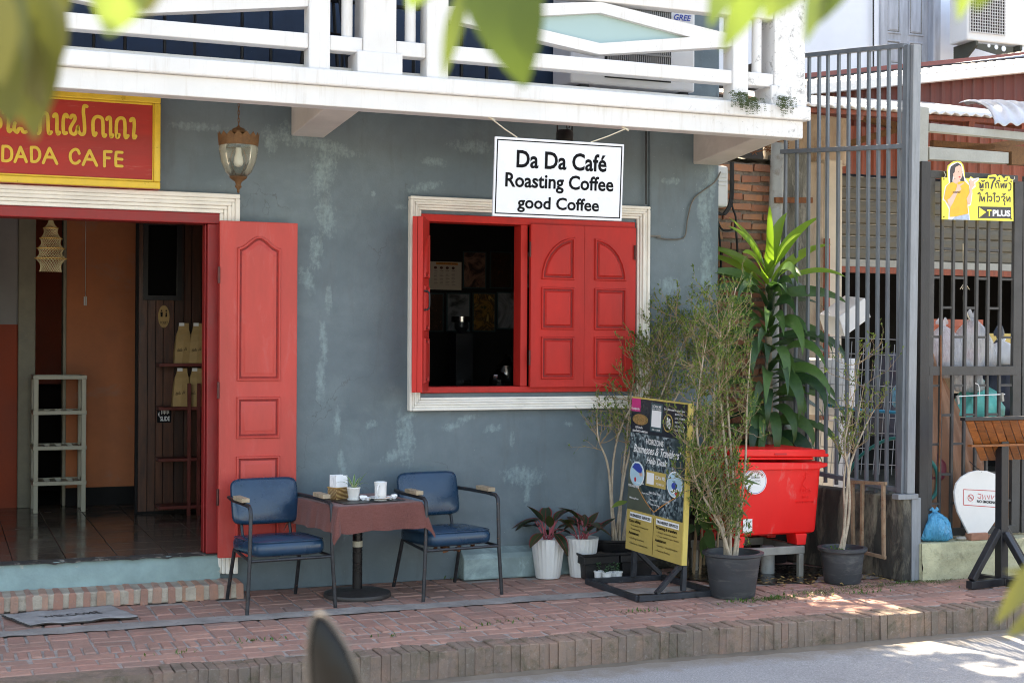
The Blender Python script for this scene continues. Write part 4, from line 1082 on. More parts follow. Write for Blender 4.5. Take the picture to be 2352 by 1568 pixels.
for nm, strokes, w_ in (('lao_lettering', lao, .0195), ('latin_lettering', latin, .0165)):
    for i, s in enumerate(strokes): q = MB(); ribbon(q, [zs(*p) for p in s], w_, (0, -1, 0), .0015 + .0004 * (i % 4)); q.build('brush_stroke', 'sign_gold', ns, solid=.001)
# ---- white hanging board
HY = -.985
TL, TR, BL, BR = at_y(1136, 314, HY), at_y(1433, 332, HY), at_y(1131, 496, HY), at_y(1426, 508, HY)
hs = thing('hanging_board', 'white hanging board reading Da Da Café Roasting Coffee good Coffee', 'sign', (TL + TR) / 2)
ex = ((TR - TL) + (BR - BL)) / 2; ey = ((TL - BL) + (TR - BR)) / 2; o_ = BL
q = MB(); q.prism([(0, 0), (1, 0), (1, 1), (0, 1)], o_ + V(0, .012, 0), ex, ey, (0, -.016, 0)); q.build('board', 'white_board', hs, bevel=.002)
q = MB(); iu = .014; iv = .030; tw = .008; tv = .014
for r in (((iu, iv), (1 - iu, iv), (1 - iu, iv + tv), (iu, iv + tv)), ((iu, 1 - iv - tv), (1 - iu, 1 - iv - tv), (1 - iu, 1 - iv), (iu, 1 - iv)), ((iu, iv + tv), (iu + tw, iv + tv), (iu + tw, 1 - iv - tv), (iu, 1 - iv - tv)), ((1 - iu - tw, iv + tv), (1 - iu, iv + tv), (1 - iu, 1 - iv - tv), (1 - iu - tw, 1 - iv - tv))):
    q.prism(list(r), o_ + V(0, -.0045, 0), ex, ey, (0, -.001, 0))
q.build('border_line', 'print_black', hs)
q = MB(); f0 = o_ + V(0, -.0055, 0)
for txt, u0, u1, v0, v1 in (('Da Da Café', .165, .865, .622, .850), ('Roasting Coffee', .085, .925, .318, .560), ('good Coffee', .182, .815, .060, .268)):
    add_text(q, txt, f0 + ex * u0 + ey * v0, ex * (u1 - u0), ey * (v1 - v0), .023)
q.build('lettering', 'print_black', hs)
for a, c in (((1130, 274), (1188, 316)), ((1437, 296), (1357, 327))):
    q = MB(); A = at_y(*a, HY); B = at_y(*c, HY); q.tube([A, A * .5 + B * .5 + V(0, 0, -.004), B], .004, 6); q.tube([A + V(-.02, .01, .01), A + V(.02, 0, -.004)], .006, 6); q.tube([A + V(-.012, .02, .012), A + V(.014, -.01, -.012)], .005, 6); q.build('cord', 'rope', hs, smooth=60)
# ---- flood lamp behind the board
fc = at_y(1297, 312, -.55)
fl_ = thing('flood_lamp', 'small black spotlight on a yoke fixed under the balcony behind the white board', 'lamp', V(fc.x, -.55, 3.04))
q = MB(); q.lathe([(.05, -.10), (.055, -.09), (.055, .02), (.045, .035), (.02, .04)], fc, 18); q.build('housing', 'black_metal', fl_, smooth=40)
q = MB(); q.tube([fc + V(-.05, 0, 0), fc + V(-.052, 0, .10), fc + V(.052, 0, .10), fc + V(.05, 0, 0)], .006, 6); q.tube([fc + V(.0, 0, .10), V(fc.x, -.55, 3.044)], .008, 6); q.tube(smooth_path([fc + V(.02, 0, .03), fc + V(.0, -.03, .08), fc + V(.04, -.02, .11), fc + V(.03, 0, .05)], 4), .004, 5); q.build('yoke', 'black_metal', fl_, smooth=60)
# ---- rusty hanging lantern
lc = V(at_y(548, 312, -.5).x, -.5, 0); zt_ = at_y(548, 312, -.5).z
la = thing('hanging_lantern', 'rusty brown glass lantern hanging on a chain under the balcony', 'lantern', V(lc.x, -.5, 3.04))
zz = lambda y: at_y(548, y, -.5).z
q = MB(); k = 0; zc_ = zz(290)
while zc_ + .022 * k < 3.03:
    a = 0 if k % 2 else pi / 2; c0 = V(lc.x, -.5, zc_ + .022 * k + .012)
    q.tube([c0 + V(cos(a) * .0055 * sin(2 * pi * j / 10), sin(a) * .0055 * sin(2 * pi * j / 10), .016 * cos(2 * pi * j / 10)) for j in range(11)], .0018, 5, False); k += 1
q.build('chain', 'rust_brown', la, smooth=60)
q = MB(); q.lathe([(.004, zz(288)), (.010, zz(292)), (.034, zz(296)), (.044, zz(302)), (.042, zz(306)), (.018, zz(311)), (.060, zz(317)), (.100, zz(326)), (.112, zz(330))], (lc.x, -.5, 0), 28); q.build('canopy', 'rust_brown', la, smooth=40)
q = MB(); n_ = 16; R_ = .119
for j in range(n_ * 4):
    w0 = 2 * pi * j / (n_ * 4); w1 = 2 * pi * (j + 1) / (n_ * 4)
    h0 = (.0, .012, .024, .012)[j % 4]; h1 = (.0, .012, .024, .012)[(j + 1) % 4]
    P = lambda w, z, r=R_: V(lc.x + r * cos(w), -.5 + r * sin(w), z)
    zb_ = zz(336); zt2 = zz(315)
    q.quad(P(w0, zb_, .112), P(w1, zb_, .112), P(w1, zt2 + h1), P(w0, zt2 + h0))
q.build('crown_band', 'rust_brown', la, solid=.003)
q = MB(); q.lathe([(.111, zz(335)), (.113, zz(345)), (.100, zz(372)), (.075, zz(395)), (.047, zz(407))], (lc.x, -.5, 0), 28, close=True); q.f = q.f[1:] if len(q.f[0]) > 4 else q.f; q.m = [0] * len(q.f)
q.build('glass_bowl', 'lamp_glass', la, smooth=60, solid=.003)
q = MB(); q.lathe([(.006, zz(384)), (.022, zz(381)), (.029, zz(374)), (.026, zz(364)), (.018, zz(352)), (.016, zz(340))], (lc.x, -.5, 0), 18); q.build('bulb', 'white_plastic', la, smooth=60)
q = MB(); q.lathe([(.050, zz(405)), (.052, zz(408)), (.040, zz(412)), (.020, zz(418)), (.014, zz(424)), (.020, zz(429)), (.012, zz(433)), (.006, zz(437)), (.009, zz(440)), (.002, zz(444))], (lc.x, -.5, 0), 20); q.build('finial', 'rust_brown', la, smooth=40)
for s in (-1, 1):
    q = MB(); q.tube(smooth_path([V(lc.x + s * .03, -.5, zz(345)), V(lc.x + s * .045, -.5, zz(370)), V(lc.x + s * .012, -.5, zz(404))], 4), .002, 5); q.build('lamp_wire', 'rust_brown', la)
# ---- conduit and thin cables on the corner pier
q = MB(); q.tube([at_y(1484, 300, -.03), at_y(1484, 470, -.03)], .006, 6); tag(q.build('conduit', 'cable_black', smooth=60), 'thin dark conduit running up the wall above the window corner', 'cable')
q = MB(); q.box(at_y(1488, 541, -.05).x, -.035, at_y(1488, 541, -.05).z - .006, at_y(1520, 541, -.05).x, -.0225, at_y(1488, 541, -.05).z + .006)
q.tube(smooth_path([at_y(*p, -.04) for p in ((1508, 545), (1530, 549), (1560, 549), (1574, 540), (1580, 500), (1595, 455), (1640, 420), (1655, 395))], 5), .005, 6); tag(q.build('loose_cable', 'cable_grey', smooth=60), 'loose grey cable looping across the corner of the wall', 'cable')

# ================================================================== things on the balcony
AY = -.38
a0 = at_y(1292, 0, AY); a1 = at_y(1597, 212, AY)
acx0, acx1 = at_y(1375, 100, AY).x, at_y(1597, 100, AY).x; acz0 = at_y(1500, 205, AY).z; acz1 = acz0 + .72
ac = thing('air_conditioner', 'white air conditioner outdoor unit with blue lettering on the balcony', 'air conditioner', ((acx0 + acx1) / 2, AY + .15, 3.12))
acx0b = acx0 - .20
q = MB(); q.box(acx0b, AY, acz0, acx1, AY + .30, acz1); body = q.build('casing', 'ac_white', ac, bevel=.015)
q = MB(); gx0, gx1 = at_y(1395, 100, AY).x, at_y(1535, 100, AY).x
n_ = 30
for k in range(n_):
    xx = gx0 + (gx1 - gx0) * k / (n_ - 1); q.box(xx - .004, AY - .020, acz0 + .07, xx + .004, AY - .004, acz1 - .05)
for k in range(5):
    zz2 = acz0 + .07 + (acz1 - acz0 - .12) * k / 4; q.box(gx0 - .01, AY - .026, zz2 - .006, gx1 + .01, AY - .0205, zz2 + .006)
q.build('grille', 'ac_grille', ac)
q = MB(); q.box(gx0 - .02, AY - .003, acz0 + .05, gx1 + .02, AY - .001, acz1 - .03); q.build('grille_recess', 'black_metal', ac)
q = MB(); e0 = at_y(1548, 46, AY - .004); e1 = at_y(1588, 32, AY - .004); add_text(q, 'GREE', V(e0.x, AY - .004, e0.z), (e1.x - e0.x, 0, -.0), (0, 0, .040), .02, .25); q.build('lettering', 'print_blue', ac)
ci = at_y(1568, 17, AY - .004); R_ = .040
arc = lambda a, b: [(R_ * cos(radians(a + (b - a) * k / 12)), R_ * .9 * sin(radians(a + (b - a) * k / 12))) for k in range(13)]
q = MB(); q.prism(arc(105, 255), ci + V(-.003, 0, 0), (1, 0, 0), (0, 0, 1), (0, -.001, 0)); q.build('emblem_half', 'print_blue', ac)
q = MB(); q.prism(arc(-75, 75), ci + V(.003, 0, 0), (1, 0, 0), (0, 0, 1), (0, -.001, 0)); q.build('emblem_half', 'print_red', ac)
for xx in (acx0b + .08, acx1 - .1): q = MB(); q.box(xx, AY + .02, 3.121, xx + .06, AY + .28, acz0); q.build('foot', 'black_metal', ac)
# black iron bars and a high stool behind the railing
ir = thing('iron_screen', 'row of thin black iron uprights standing on the balcony', 'screen', (-1.0, -.45, 3.12))
for i, px in enumerate((128, 215, 287, 378, 447, 556, 622, 786)):
    b_ = at_y(px, 110, -.45); q = MB(); q.tube([V(b_.x, -.45, 3.121), V(b_.x, -.45, 4.1)], .010, 6); q.build('upright', 'black_metal', ir, smooth=60)
q = MB(); q.bar(V(-3.2, -.45, 3.60), V(.25, -.45, 3.60), .02); q.build('cross_bar', 'black_metal', ir)
for i, px in enumerate((950, 1060, 1118)):
    b_ = at_y(px, 110, -.45); q = MB(); q.tube([V(b_.x, -.45, 3.121), V(b_.x, -.45, 4.1)], .012, 6); q.build('upright', 'black_metal', ir, smooth=60)
sp = at_y(745, 40, -.5)
stl = thing('bar_stool', 'dark bar stool with black legs behind the balcony rail', 'stool', V(sp.x, -.5, 3.12))
q = MB(); q.lathe([(.15, 0), (.16, .015), (.155, .04), (.14, .045)], V(sp.x, -.5, 3.70), 20); q.build('seat', 'interior_dark', stl, smooth=40)
for k in range(4):
    w_ = pi / 4 + k * pi / 2; q = MB(); q.tube([V(sp.x + .09 * cos(w_), -.5 + .09 * sin(w_), 3.70), V(sp.x + .17 * cos(w_), -.5 + .17 * sin(w_), 3.122)], .012, 6); q.build('leg', 'black_metal', stl, smooth=60)
q = MB(); q.tube([V(sp.x + .145 * cos(2 * pi * k / 16), -.5 + .145 * sin(2 * pi * k / 16), 3.36) for k in range(17)], .007, 5, False); q.build('foot_ring', 'black_metal', stl)
# ================================================================== chairs, table and what stands on it
def cushion(mb, c, ex, ey, ez, hx, hy, hz, crown=.012, rim=.3, n=10):
    """soft rounded slab: superellipse rim, crowned faces"""
    c = Vector(c); i0 = len(mb.v); rings = []
    lv = [(-1, .0), (-1, .5), (-1, .86), (-.8, .965), (-.35, 1.0), (.35, 1.0), (.8, .965), (1, .86), (1, .5), (1, 0)]
    m = 32
    for (h, s) in lv:
        for k in range(m):
            a = 2 * pi * k / m
            cx_, sy_ = cos(a), sin(a); e = .28
            x = math.copysign(abs(cx_) ** e, cx_) * s * hx; y = math.copysign(abs(sy_) ** e, sy_) * s * hy
            if s < .1: x = y = 0
            bulge = crown * (1 - (x / hx) ** 2) * (1 - (y / hy) ** 2) if abs(h) == 1 else 0
            mb.v.append(c + ex * x + ey * y + ez * (h * hz + (bulge if h > 0 else -bulge * .3)))
    L = len(lv)
    for r in range(L - 1):
        for k in range(m):
            a = i0 + r * m + k; b = i0 + r * m + (k + 1) % m
            mb.face((a, b, b + m, a + m))
def make_chair(label, loc):
    t = thing('armchair', label, 'chair', (0, 0, 0), 'blue vinyl armchairs at the cafe table')
    X, Yv, Z_ = V(1, 0, 0), V(0, 1, 0), V(0, 0, 1)
    q = MB(); cushion(q, V(0, -.02, .352), X, (Yv + Z_ * -.03).normalized(), (Z_ + Yv * .03).normalized(), .222, .235, .044, .014); q.build('seat', 'blue_vinyl', t, smooth=180)
    q = MB(); q.tube([V(.216 * math.copysign(abs(cos(a)) ** .28, cos(a)), -.02 + .229 * math.copysign(abs(sin(a)) ** .28, sin(a)), .392 - .03 * (-.02 + .229 * math.copysign(abs(sin(a)) ** .28, sin(a)))) for a in [2 * pi * k / 48 for k in range(49)]], .0028, 5, False); q.build('seat_piping', 'blue_vinyl', t, smooth=180)
    tilt = radians(14); bz = V(0, sin(tilt), cos(tilt)); bn = V(0, -cos(tilt), sin(tilt))
    q = MB(); cushion(q, V(0, .235, .585), X, bz, bn, .208, .140, .026, .012); q.build('backrest', 'blue_vinyl', t, smooth=180)
    for s in (-1, 1):
        # front leg bends into the arm rail
        pts = [V(s * .265, -.272, 0), V(s * .248, -.262, .30), V(s * .243, -.262, .56), V(s * .243, -.254, .592), V(s * .243, -.225, .610), V(s * .243, -.10, .613), V(s * .24, .10, .612), V(s * .215, .262, .612)]
        q = MB(); q.tube(pts, .0115, 10); q.build('leg', 'worn_steel', t, smooth=50)
        q = MB(); q.tube([V(s * .215, .285, 0), V(s * .205, .17, .315)], .0115, 10); q.build('leg', 'worn_steel', t, smooth=50)
        q = MB(); q.tube([V(s * .150, .165, .31), V(s * .150, .205, .42), V(s * .150, .232, .50)], .010, 8); q.build('back_support', 'worn_steel', t, smooth=50)
        q = MB(); q.obb(V(s * .245, -.085, .637), X * .024, Yv * .088, Z_ * .0125); q.build('arm_pad', 'grey_wood', t, bevel=.003)
        q = MB(); q.tube([V(s * .248, -.262, .30), V(s * .205, .17, .312)], .009, 8); q.build('seat_rail', 'worn_steel', t, smooth=50)
    q = MB(); q.tube([V(-.248, -.260, .300), V(.248, -.260, .300)], .009, 8); q.build('seat_rail', 'worn_steel', t, smooth=50)
    q = MB(); q.tube([V(-.205, .17, .312), V(.205, .17, .312)], .009, 8); q.build('seat_rail', 'worn_steel', t, smooth=50)
    return t
ch = make_chair('blue vinyl armchair with wooden arm pads in front of the red door leaf', None)
ch.location = (-.852, -.498, .001); ch.rotation_euler = (0, 0, radians(6))
ch2 = dup(ch, (.213, -.432, .001), radians(6.5), 'blue vinyl armchair with torn seat underside under the window, right of table')
q = MB(); rr = random.Random(4)
for k in range(9):
    c0 = V(rr.uniform(-.16, .16), -.20 + rr.uniform(-.03, .1), .298)
    q.tube([c0, c0 + V(rr.uniform(-.02, .02), rr.uniform(-.01, .01), -.010), c0 + V(rr.uniform(-.03, .03), 0, -.022)], [.016, .013, .005], 6)
o = q.build('torn_foam', 'rust', None, smooth=60, label='rust-coloured foam hanging from the torn seat'); o.parent = ch2
# ---- pedestal table
TC = V(-.345, -.472, 0); TR_ = radians(11); TZ = .592
tx = V(cos(TR_), sin(TR_), 0); ty = V(-sin(TR_), cos(TR_), 0)
tb = thing('pedestal_table', 'small table on a black pedestal with a round base between the blue armchairs', 'table', V(-.335, -.405, .001))
q = MB(); q.lathe([(.0, .0), (.205, .0), (.207, .012), (.202, .024), (.17, .032), (.06, .042), (.03, .046)], V(-.335, -.405, .001), 40); q.build('base', 'table_base', tb, smooth=40)
q = MB(); q.lathe([(.030, .044), (.030, TZ - .025)], V(-.335, -.405, .001), 20); q.build('column', 'table_black', tb, smooth=40)
q = MB(); q.lathe([(.0306, .30), (.0306, .335)], V(-.335, -.405, .001), 20); q.build('tape_band', 'ivory_plastic', tb, smooth=40)
q = MB(); q.obb(TC + V(0, 0, TZ - .014), tx * .27, ty * .285, V(0, 0, .012)); q.build('table_top', 'table_black', tb, bevel=.006)
# cloth: top sheet plus four hanging sides with corner points
cl_ = MB()
def cloth(u, v):
    """u, v in -1..1 over a cloth .40 x .41 half size laid on a .275 x .29 top"""
    HX, HY, CXh, CYh = .272, .287, .425, .440
    px, py = u * CXh, v * CYh
    ox = max(0, abs(px) - HX); oy = max(0, abs(py) - HY)
    d = math.hypot(ox, oy)
    drop = d
    bx = math.copysign(min(abs(px), HX), px); by = math.copysign(min(abs(py), HY), py)
    flare = .10
    ax = ay = 0
    if d > 0:
        ux, uy = ox / d, oy / d
        fl = .008 + .10 * d + (.22 * d * (2 * ux * uy) if ox > 0 and oy > 0 else 0)
        wav = (.016 * sin(px * 15 + 1.1) + .007 * sin(px * 37 + 2)) * (d / .15) * uy + (.014 * sin(py * 16 + .4) + .006 * sin(py * 41)) * (d / .15) * ux
        ax = math.copysign(fl * ux, px) + (math.copysign(wav, px) * ux); ay = math.copysign(fl * uy, py) + math.copysign(wav, py) * uy
    z = TZ + .004 - drop * (1 if d > 0 else 0)
    if d > 0 and d < .012: z = TZ + .004 - d * d / .024
    z += .0012 * mnoise.noise(Vector((px * 12, py * 12, 0))) if d == 0 else 0
    p = TC + tx * (bx + ax) + ty * (by + ay); p.z = z + .01 * mnoise.noise(Vector((px * 7, py * 7, 4))) * min(1, d / .1)
    return p
n_ = 64
def warp(t):
    return t * 2 - 1
cl_.grid(n_, n_, lambda a, b: cloth(warp(a), warp(b)))
tc_ = cl_.build('tablecloth', 'brown_cloth', smooth=180)
md = tc_.modifiers.new('s', 'SUBSURF'); md.levels = 1; md.render_levels = 1
tag(tc_, 'brown cotton tablecloth with pointed corners draped over the pedestal table', 'tablecloth')
# placemat
pm = MB(); c0 = TC + tx * .0 + ty * -.07 + V(0, 0, TZ + .0065); A = [(-.20, -.15), (.20, -.15), (.20, .15), (-.20, .15)]
pm.prism(A, c0 + V(0, 0, .0), tx, ty, V(0, 0, .003)); tag(pm.build('placemat', 'placemat', bevel=.001), 'black rectangular placemat lying on the brown tablecloth', 'placemat')
PT = TZ + .0098
# napkin basket
nb = at_y(778, 1135, -.44); nb = V(nb.x, -.44, TZ + .006)
bk = thing('napkin_basket', 'woven bamboo basket full of white paper napkins on the table', 'basket', nb)
ang = radians(24); bx_ = V(cos(ang), sin(ang), 0); by_ = V(-sin(ang), cos(ang), 0)
q = MB()
for s in (-1, 1):
    q.obb(nb + by_ * s * .040 + V(0, 0, .036), bx_ * .052, by_ * .0022, V(0, 0, .036)); q.obb(nb + bx_ * s * .050 + V(0, 0, .036), bx_ * .0022, by_ * .038, V(0, 0, .036))
q.obb(nb + V(0, 0, .003), bx_ * .048, by_ * .038, V(0, 0, .0025)); q.build('basket_body', 'bamboo_weave', bk, bevel=.001)
q = MB(); q.tube([nb + bx_ * .053 * sx + by_ * .043 * sy + V(0, 0, .073) for sx, sy in ((-1, -1), (1, -1), (1, 1), (-1, 1), (-1, -1))], .003, 6); q.build('basket_rim', 'bamboo', bk)
rr = random.Random(2)
for k in range(9):
    q = MB(); yy = -.032 + .008 * k; tl = rr.uniform(-.10, .10); h_ = .062 + rr.uniform(-.004, .006)
    q.obb(nb + by_ * yy + bx_ * rr.uniform(-.003, .003) + V(0, 0, .078), bx_ * .043 + V(0, 0, rr.uniform(-.002, .002)), by_ * .0028, V(0, 0, h_) + by_ * tl * .03); q.build('napkin', 'tissue', bk)
# little potted spider plant
pp = at_y(812, 1142, -.55); pp = V(pp.x, -.55, PT)
sp_ = thing('spider_plant', 'tiny striped spider plant in a white pot on the placemat', 'potted plant', pp)
q = MB(); q.lathe([(.030, 0), (.031, .004), (.039, .064), (.041, .066), (.041, .072), (.037, .072), (.036, .058), (.0, .058)], pp + V(0, 0, .006), 28); q.build('pot', 'white_plastic', sp_, smooth=40)
q = MB(); q.lathe([(.0, 0), (.036, .0), (.041, .008), (.039, .0095), (.030, .004), (0, .004)], pp, 28); q.build('saucer', 'white_plastic', sp_, smooth=40)
q = MB()
for k in range(16):
    a = rr.uniform(0, 2 * pi); r = .028 * sqrt(rr.random()); s_ = rr.uniform(.004, .008)
    q.lathe([(0, -s_), (s_, -s_ * .3), (s_ * .9, s_ * .4), (0, s_ * .8)], pp + V(r * cos(a), r * sin(a), .068), 6)
q.build('pebbles', 'pebble', sp_, smooth=60)
def strap(mb, base, az, el, L, W_, droop, n=8, fold=.25, twist=0, taper=(.35, .35), roll=0):
    """arching strap leaf; returns nothing"""
    p = Vector(base); i0 = len(mb.v); e = el; ds = L / n
    h = V(cos(az), sin(az), 0)
    for k in range(n + 1):
        t = k / n
        d = h * cos(e) + V(0, 0, sin(e)); up = -h * sin(e) + V(0, 0, cos(e)); sd = d.cross(up)
        rl = roll * min(1, t * 3) + twist * t; sd, up = sd * cos(rl) + up * sin(rl), up * cos(rl) - sd * sin(rl)
        w_ = W_ * min(1, (t / taper[0]) ** .6 * .75 + .25 if t < taper[0] else 1) * (1 if t < 1 - taper[1] else max(.02, ((1 - t) / taper[1]) ** .75))
        mb.v += [p - sd * w_ / 2 + up * fold * w_ * .5, p.copy(), p + sd * w_ / 2 + up * fold * w_ * .5]
        p = p + d * ds; e -= droop / n * (.4 + 1.2 * t)
    for k in range(n):
        a = i0 + 3 * k
        mb.face((a, a + 1, a + 4, a + 3)); mb.face((a + 1, a + 2, a + 5, a + 4))
specs = [(2.9, .9, .12, 1.9), (2.2, 1.25, .10, 1.0), (.1, .95, .125, .25), (.5, 1.15, .09, .8), (-1.2, 1.0, .085, 2.0), (-2.2, 1.1, .08, 1.9), (1.2, 1.3, .10, .7), (3.4, 1.2, .10, 1.6), (-.4, .9, .10, 1.8)]
lf = MB(); le = MB()
for az, el, L, dr in specs:
    strap(lf, pp + V(cos(az) * .006, sin(az) * .006, .066), az, el, L, .009, dr, 8, .3); strap(le, pp + V(cos(az) * .006, sin(az) * .006, .0648), az, el, L * 1.01, .0135, dr, 8, .3)
lf.build('leaves', 'leaf_spider', sp_, smooth=180); le.build('leaf_margins', 'leaf_spider_edge', sp_, smooth=180)
# mug on a saucer
mg = at_y(874, 1141, -.60); mg = V(mg.x, -.60, PT)
sc_ = MB(); sc_.lathe([(.0, .004), (.034, .004), (.036, 0), (.040, 0), (.042, .006), (.064, .013), (.074, .017), (.073, .019), (.062, .016), (.040, .010), (.0, .009)], mg, 36)
tag(sc_.build('saucer', 'ceramic', smooth=50), 'white ceramic saucer under the mug on the placemat', 'saucer')
mug = thing('mug', 'tall white ceramic coffee mug standing on its saucer', 'mug', mg + V(0, 0, .010))
q = MB(); q.lathe([(.030, 0), (.034, .003), (.0355, .03), (.036, .07), (.0385, .092), (.0395, .098), (.0375, .099), (.035, .09), (.033, .02), (.0, .016)], mg + V(0, 0, .0105), 36); q.build('mug_body', 'ceramic', mug, smooth=50)
hd = V(-.55, -.83, 0)
q = MB(); q.tube(smooth_path([mg + V(0, 0, .0105) + hd * .033 + V(0, 0, .078), mg + hd * .052 + V(0, 0, .090), mg + hd * .062 + V(0, 0, .068), mg + hd * .054 + V(0, 0, .040), mg + hd * .034 + V(0, 0, .026)], 4), .0055, 10); q.build('handle', 'ceramic', mug, smooth=180)
q = MB(); q.obb(mg + V(.012, -.052, .0165), V(.030, .006, .003), V(-.001, .006, 0), V(0, 0, .0012)); tag(q.build('sugar_sachet', 'print_orange'), 'small orange and white sugar sachet on the saucer', 'sachet')
for i, (px, py, lb) in enumerate(((836, 1137, 'crumpled white tissue between the potted plant and the mug'), (902, 1134, 'crumpled white tissue on the table right of the mug'))):
    c0 = at_y(px, py, -.58); c0 = V(c0.x, -.58, PT + (.0 if i == 0 else .0)); q = MB(); rr = random.Random(31 + i)
    for (ox, oz, s) in ((0, .016, .020), (.022, .009, .016), (-.012, .022, .013)):
        q.lathe([(0, -s * .8), (s * .7, -s * .7), (s * 1.1, 0), (s * .7, s * .6), (0, s * .7)], c0 + V(ox if i == 0 else -ox, 0, oz), 9, wob=lambda w_, k: 1 + rr.uniform(-.4, .45))
    tag(q.build('crumpled_tissue', 'tissue', smooth=20), lb, 'tissue')

# ---- doormat
A, B, C_, D_ = V(-2.246, -.722, 0), V(-1.674, -.674, 0), V(-1.781, -.288, 0), V(-2.367, -.366, 0)
mt_ = thing('doormat', 'worn grey doormat with faded WELCOME lettering on the brick pavement', 'doormat', (A + C_) / 2)
def matp(u, v, h=0):
    p = A * (1 - u) * (1 - v) + B * u * (1 - v) + C_ * u * v + D_ * (1 - u) * v
    return p + V(0, 0, .012 + h + .005 * mnoise.noise(Vector((u * 5, v * 4, 1))) + (.008 * max(0, sin(u * 11)) * max(0, 1 - v * 7)) + .012 * max(0, u - .93) * 12 * max(0, .2 - v))
q = MB(); q.grid(40, 20, lambda u, v: matp(u, v)); q.build('pile', 'mat_grey', mt_, smooth=180, solid=.008)
q = MB(); q.grid(40, 2, lambda u, v: matp(u, v * .05 - .02, -.004)); q.grid(2, 20, lambda u, v: matp(u * .04 - .02, v, -.004)); q.build('rubber_edge', 'mat_dark', mt_, solid=.006)
q = MB(); vs, fs, _a = text_mesh('WELCOME', .01); i0 = len(q.v)
for a, b in vs: q.v.append(matp(.22 + .55 * a, .38 + .22 * b, .0062))
for f_ in fs: q.face([i0 + k for k in f_])
q.build('lettering', 'mat_dark', mt_)

# ================================================================== advertising stand
XS = 1.452
stn = thing('advertising_stand', 'tall advertising stand with a city map poster and ochre services panel', 'sign', V(XS + .02, -.82, 0))
q = MB()
for a, b in (((1.165, -.50), (1.193, -1.167)), ((1.193, -1.167), (1.745, -1.15)), ((1.165, -.50), (1.70, -.515)), ((1.70, -.515), (1.745, -1.15))):
    q = MB(); q.bar(V(*a, .0185), V(*b, .0185), .034, .034); q.build('base_bar', 'stand_steel', stn, bevel=.002)
O_ = V(1.440, -.498, .218); EX = V(.050, -.655, -.018); EZ = V(.041, -.003, .976); NX = EX.cross(EZ).normalized()
for u_, bx_, by_ in ((.06, 1.480, -.534), (.94, 1.528, -1.112)):
    q = MB(); q.bar(V(bx_, by_, .036), O_ + EX * u_ - NX * .046 + EZ * .97, .030, .030, up=(0, 1, 0)); q.build('upright', 'stand_steel', stn, bevel=.002)
q = MB(); q.bar(V(1.522, -1.105, .20), V(1.32, -1.155, .037), .026); q.build('brace', 'stand_steel', stn); q = MB(); q.bar(V(1.485, -.54, .22), V(1.69, -.51, .037), .026); q.build('brace', 'stand_steel', stn)
q = MB(); q.prism([(0, 0), (1, 0), (1, 1), (0, 1)], O_ - NX * .03, EX, EZ, NX * .03); q.build('board_edge', 'yellow_edge', stn)
q = MB(); q.bar(O_ + EX * 1.011 - NX * .016, O_ + EX * 1.011 + EZ * 1.008 - NX * .016, .034, .013, up=EX.normalized()); q.build('edge_trim', 'yellow_edge', stn)
q = MB(); q.bar(O_ + EZ * 1.0045 - NX * .016, O_ + EX * .999 + EZ * 1.0045 - NX * .016, .034, .008); q.build('edge_trim', 'yellow_edge', stn)
lay = [0]
def face_poly(name, mat, pts, lift):
    q = MB(); q.prism(pts, O_ + NX * lift, EX, EZ, NX * .0006); return q.build(name, mat, stn)
def ell(cx_, cy_, rx, ry, n=28): return [(cx_ + rx * cos(2 * pi * k / n), cy_ + ry * sin(2 * pi * k / n)) for k in range(n)]
def rect(u0, v0, u1, v1): return [(u0, v0), (u1, v0), (u1, v1), (u0, v1)]
face_poly('map_print', 'print_map', rect(.0, .265, 1, .775), .001)
face_poly('header_band', 'print_navy', rect(0, .775, 1, 1), .001)
face_poly('services_panel', 'print_ochre', rect(0, 0, 1, .265), .001)
face_poly('river_area', 'print_olive', [(0, .266), (.46, .266), (.20, .45), (.06, .56), (0, .60)], .0022)
face_poly('logo_square', 'print_pink', rect(.0, .915, .17, 1), .0022)
face_poly('scan_card', 'print_teal', rect(.36, .80, .58, .985), .0022)
face_poly('white_card', 'print_white', rect(.385, .83, .555, .938), .0034)
face_poly('sandwich', 'print_sandwich', ell(.175, .865, .145, .036), .0022)
face_poly('emblem_ring', 'print_ochre', ell(.68, .868, .085, .058), .0022); face_poly('emblem', 'print_navy', ell(.68, .868, .074, .050), .0034)
face_poly('pin', 'print_white', ell(.71, .865, .018, .034, 14), .0046); face_poly('pin', 'print_white', ell(.675, .875, .015, .032, 14), .0046)
for cx_, cy_, mt2 in ((.16, .505, 'print_sky'), (.84, .490, 'print_sky')):
    face_poly('photo_ring', 'print_white', ell(cx_, cy_, .135, .083), .0022); face_poly('photo', mt2, ell(cx_, cy_, .124, .076), .0034)
face_poly('photo_detail', 'print_blue', [(.07, .545), (.12, .575), (.2, .575), (.26, .545), (.24, .51), (.15, .525)], .0046); face_poly('photo_detail', 'print_skin', [(.2, .515), (.26, .52), (.27, .50), (.22, .495)], .0046)
face_poly('photo_detail', 'print_blue', ell(.84, .48, .05, .022, 14), .0046); face_poly('photo_detail', 'print_white', [(.77, .45), (.86, .47), (.93, .46), (.9, .435), (.8, .43)], .0044); face_poly('photo_detail', 'print_red', [(.85, .435), (.93, .455), (.93, .43), (.88, .418)], .0052)
face_poly('scan_card', 'print_ochre', rect(.325, .445, .685, .545), .0022); face_poly('white_card', 'print_white', rect(.345, .458, .475, .532), .0034)
face_poly('label_card', 'print_white', rect(.06, .213, .46, .250), .0022); face_poly('label_card', 'print_white', rect(.545, .213, .945, .250), .0022)
face_poly('divider', 'print_black', rect(.497, .01, .503, .245), .0022)
q = MB()
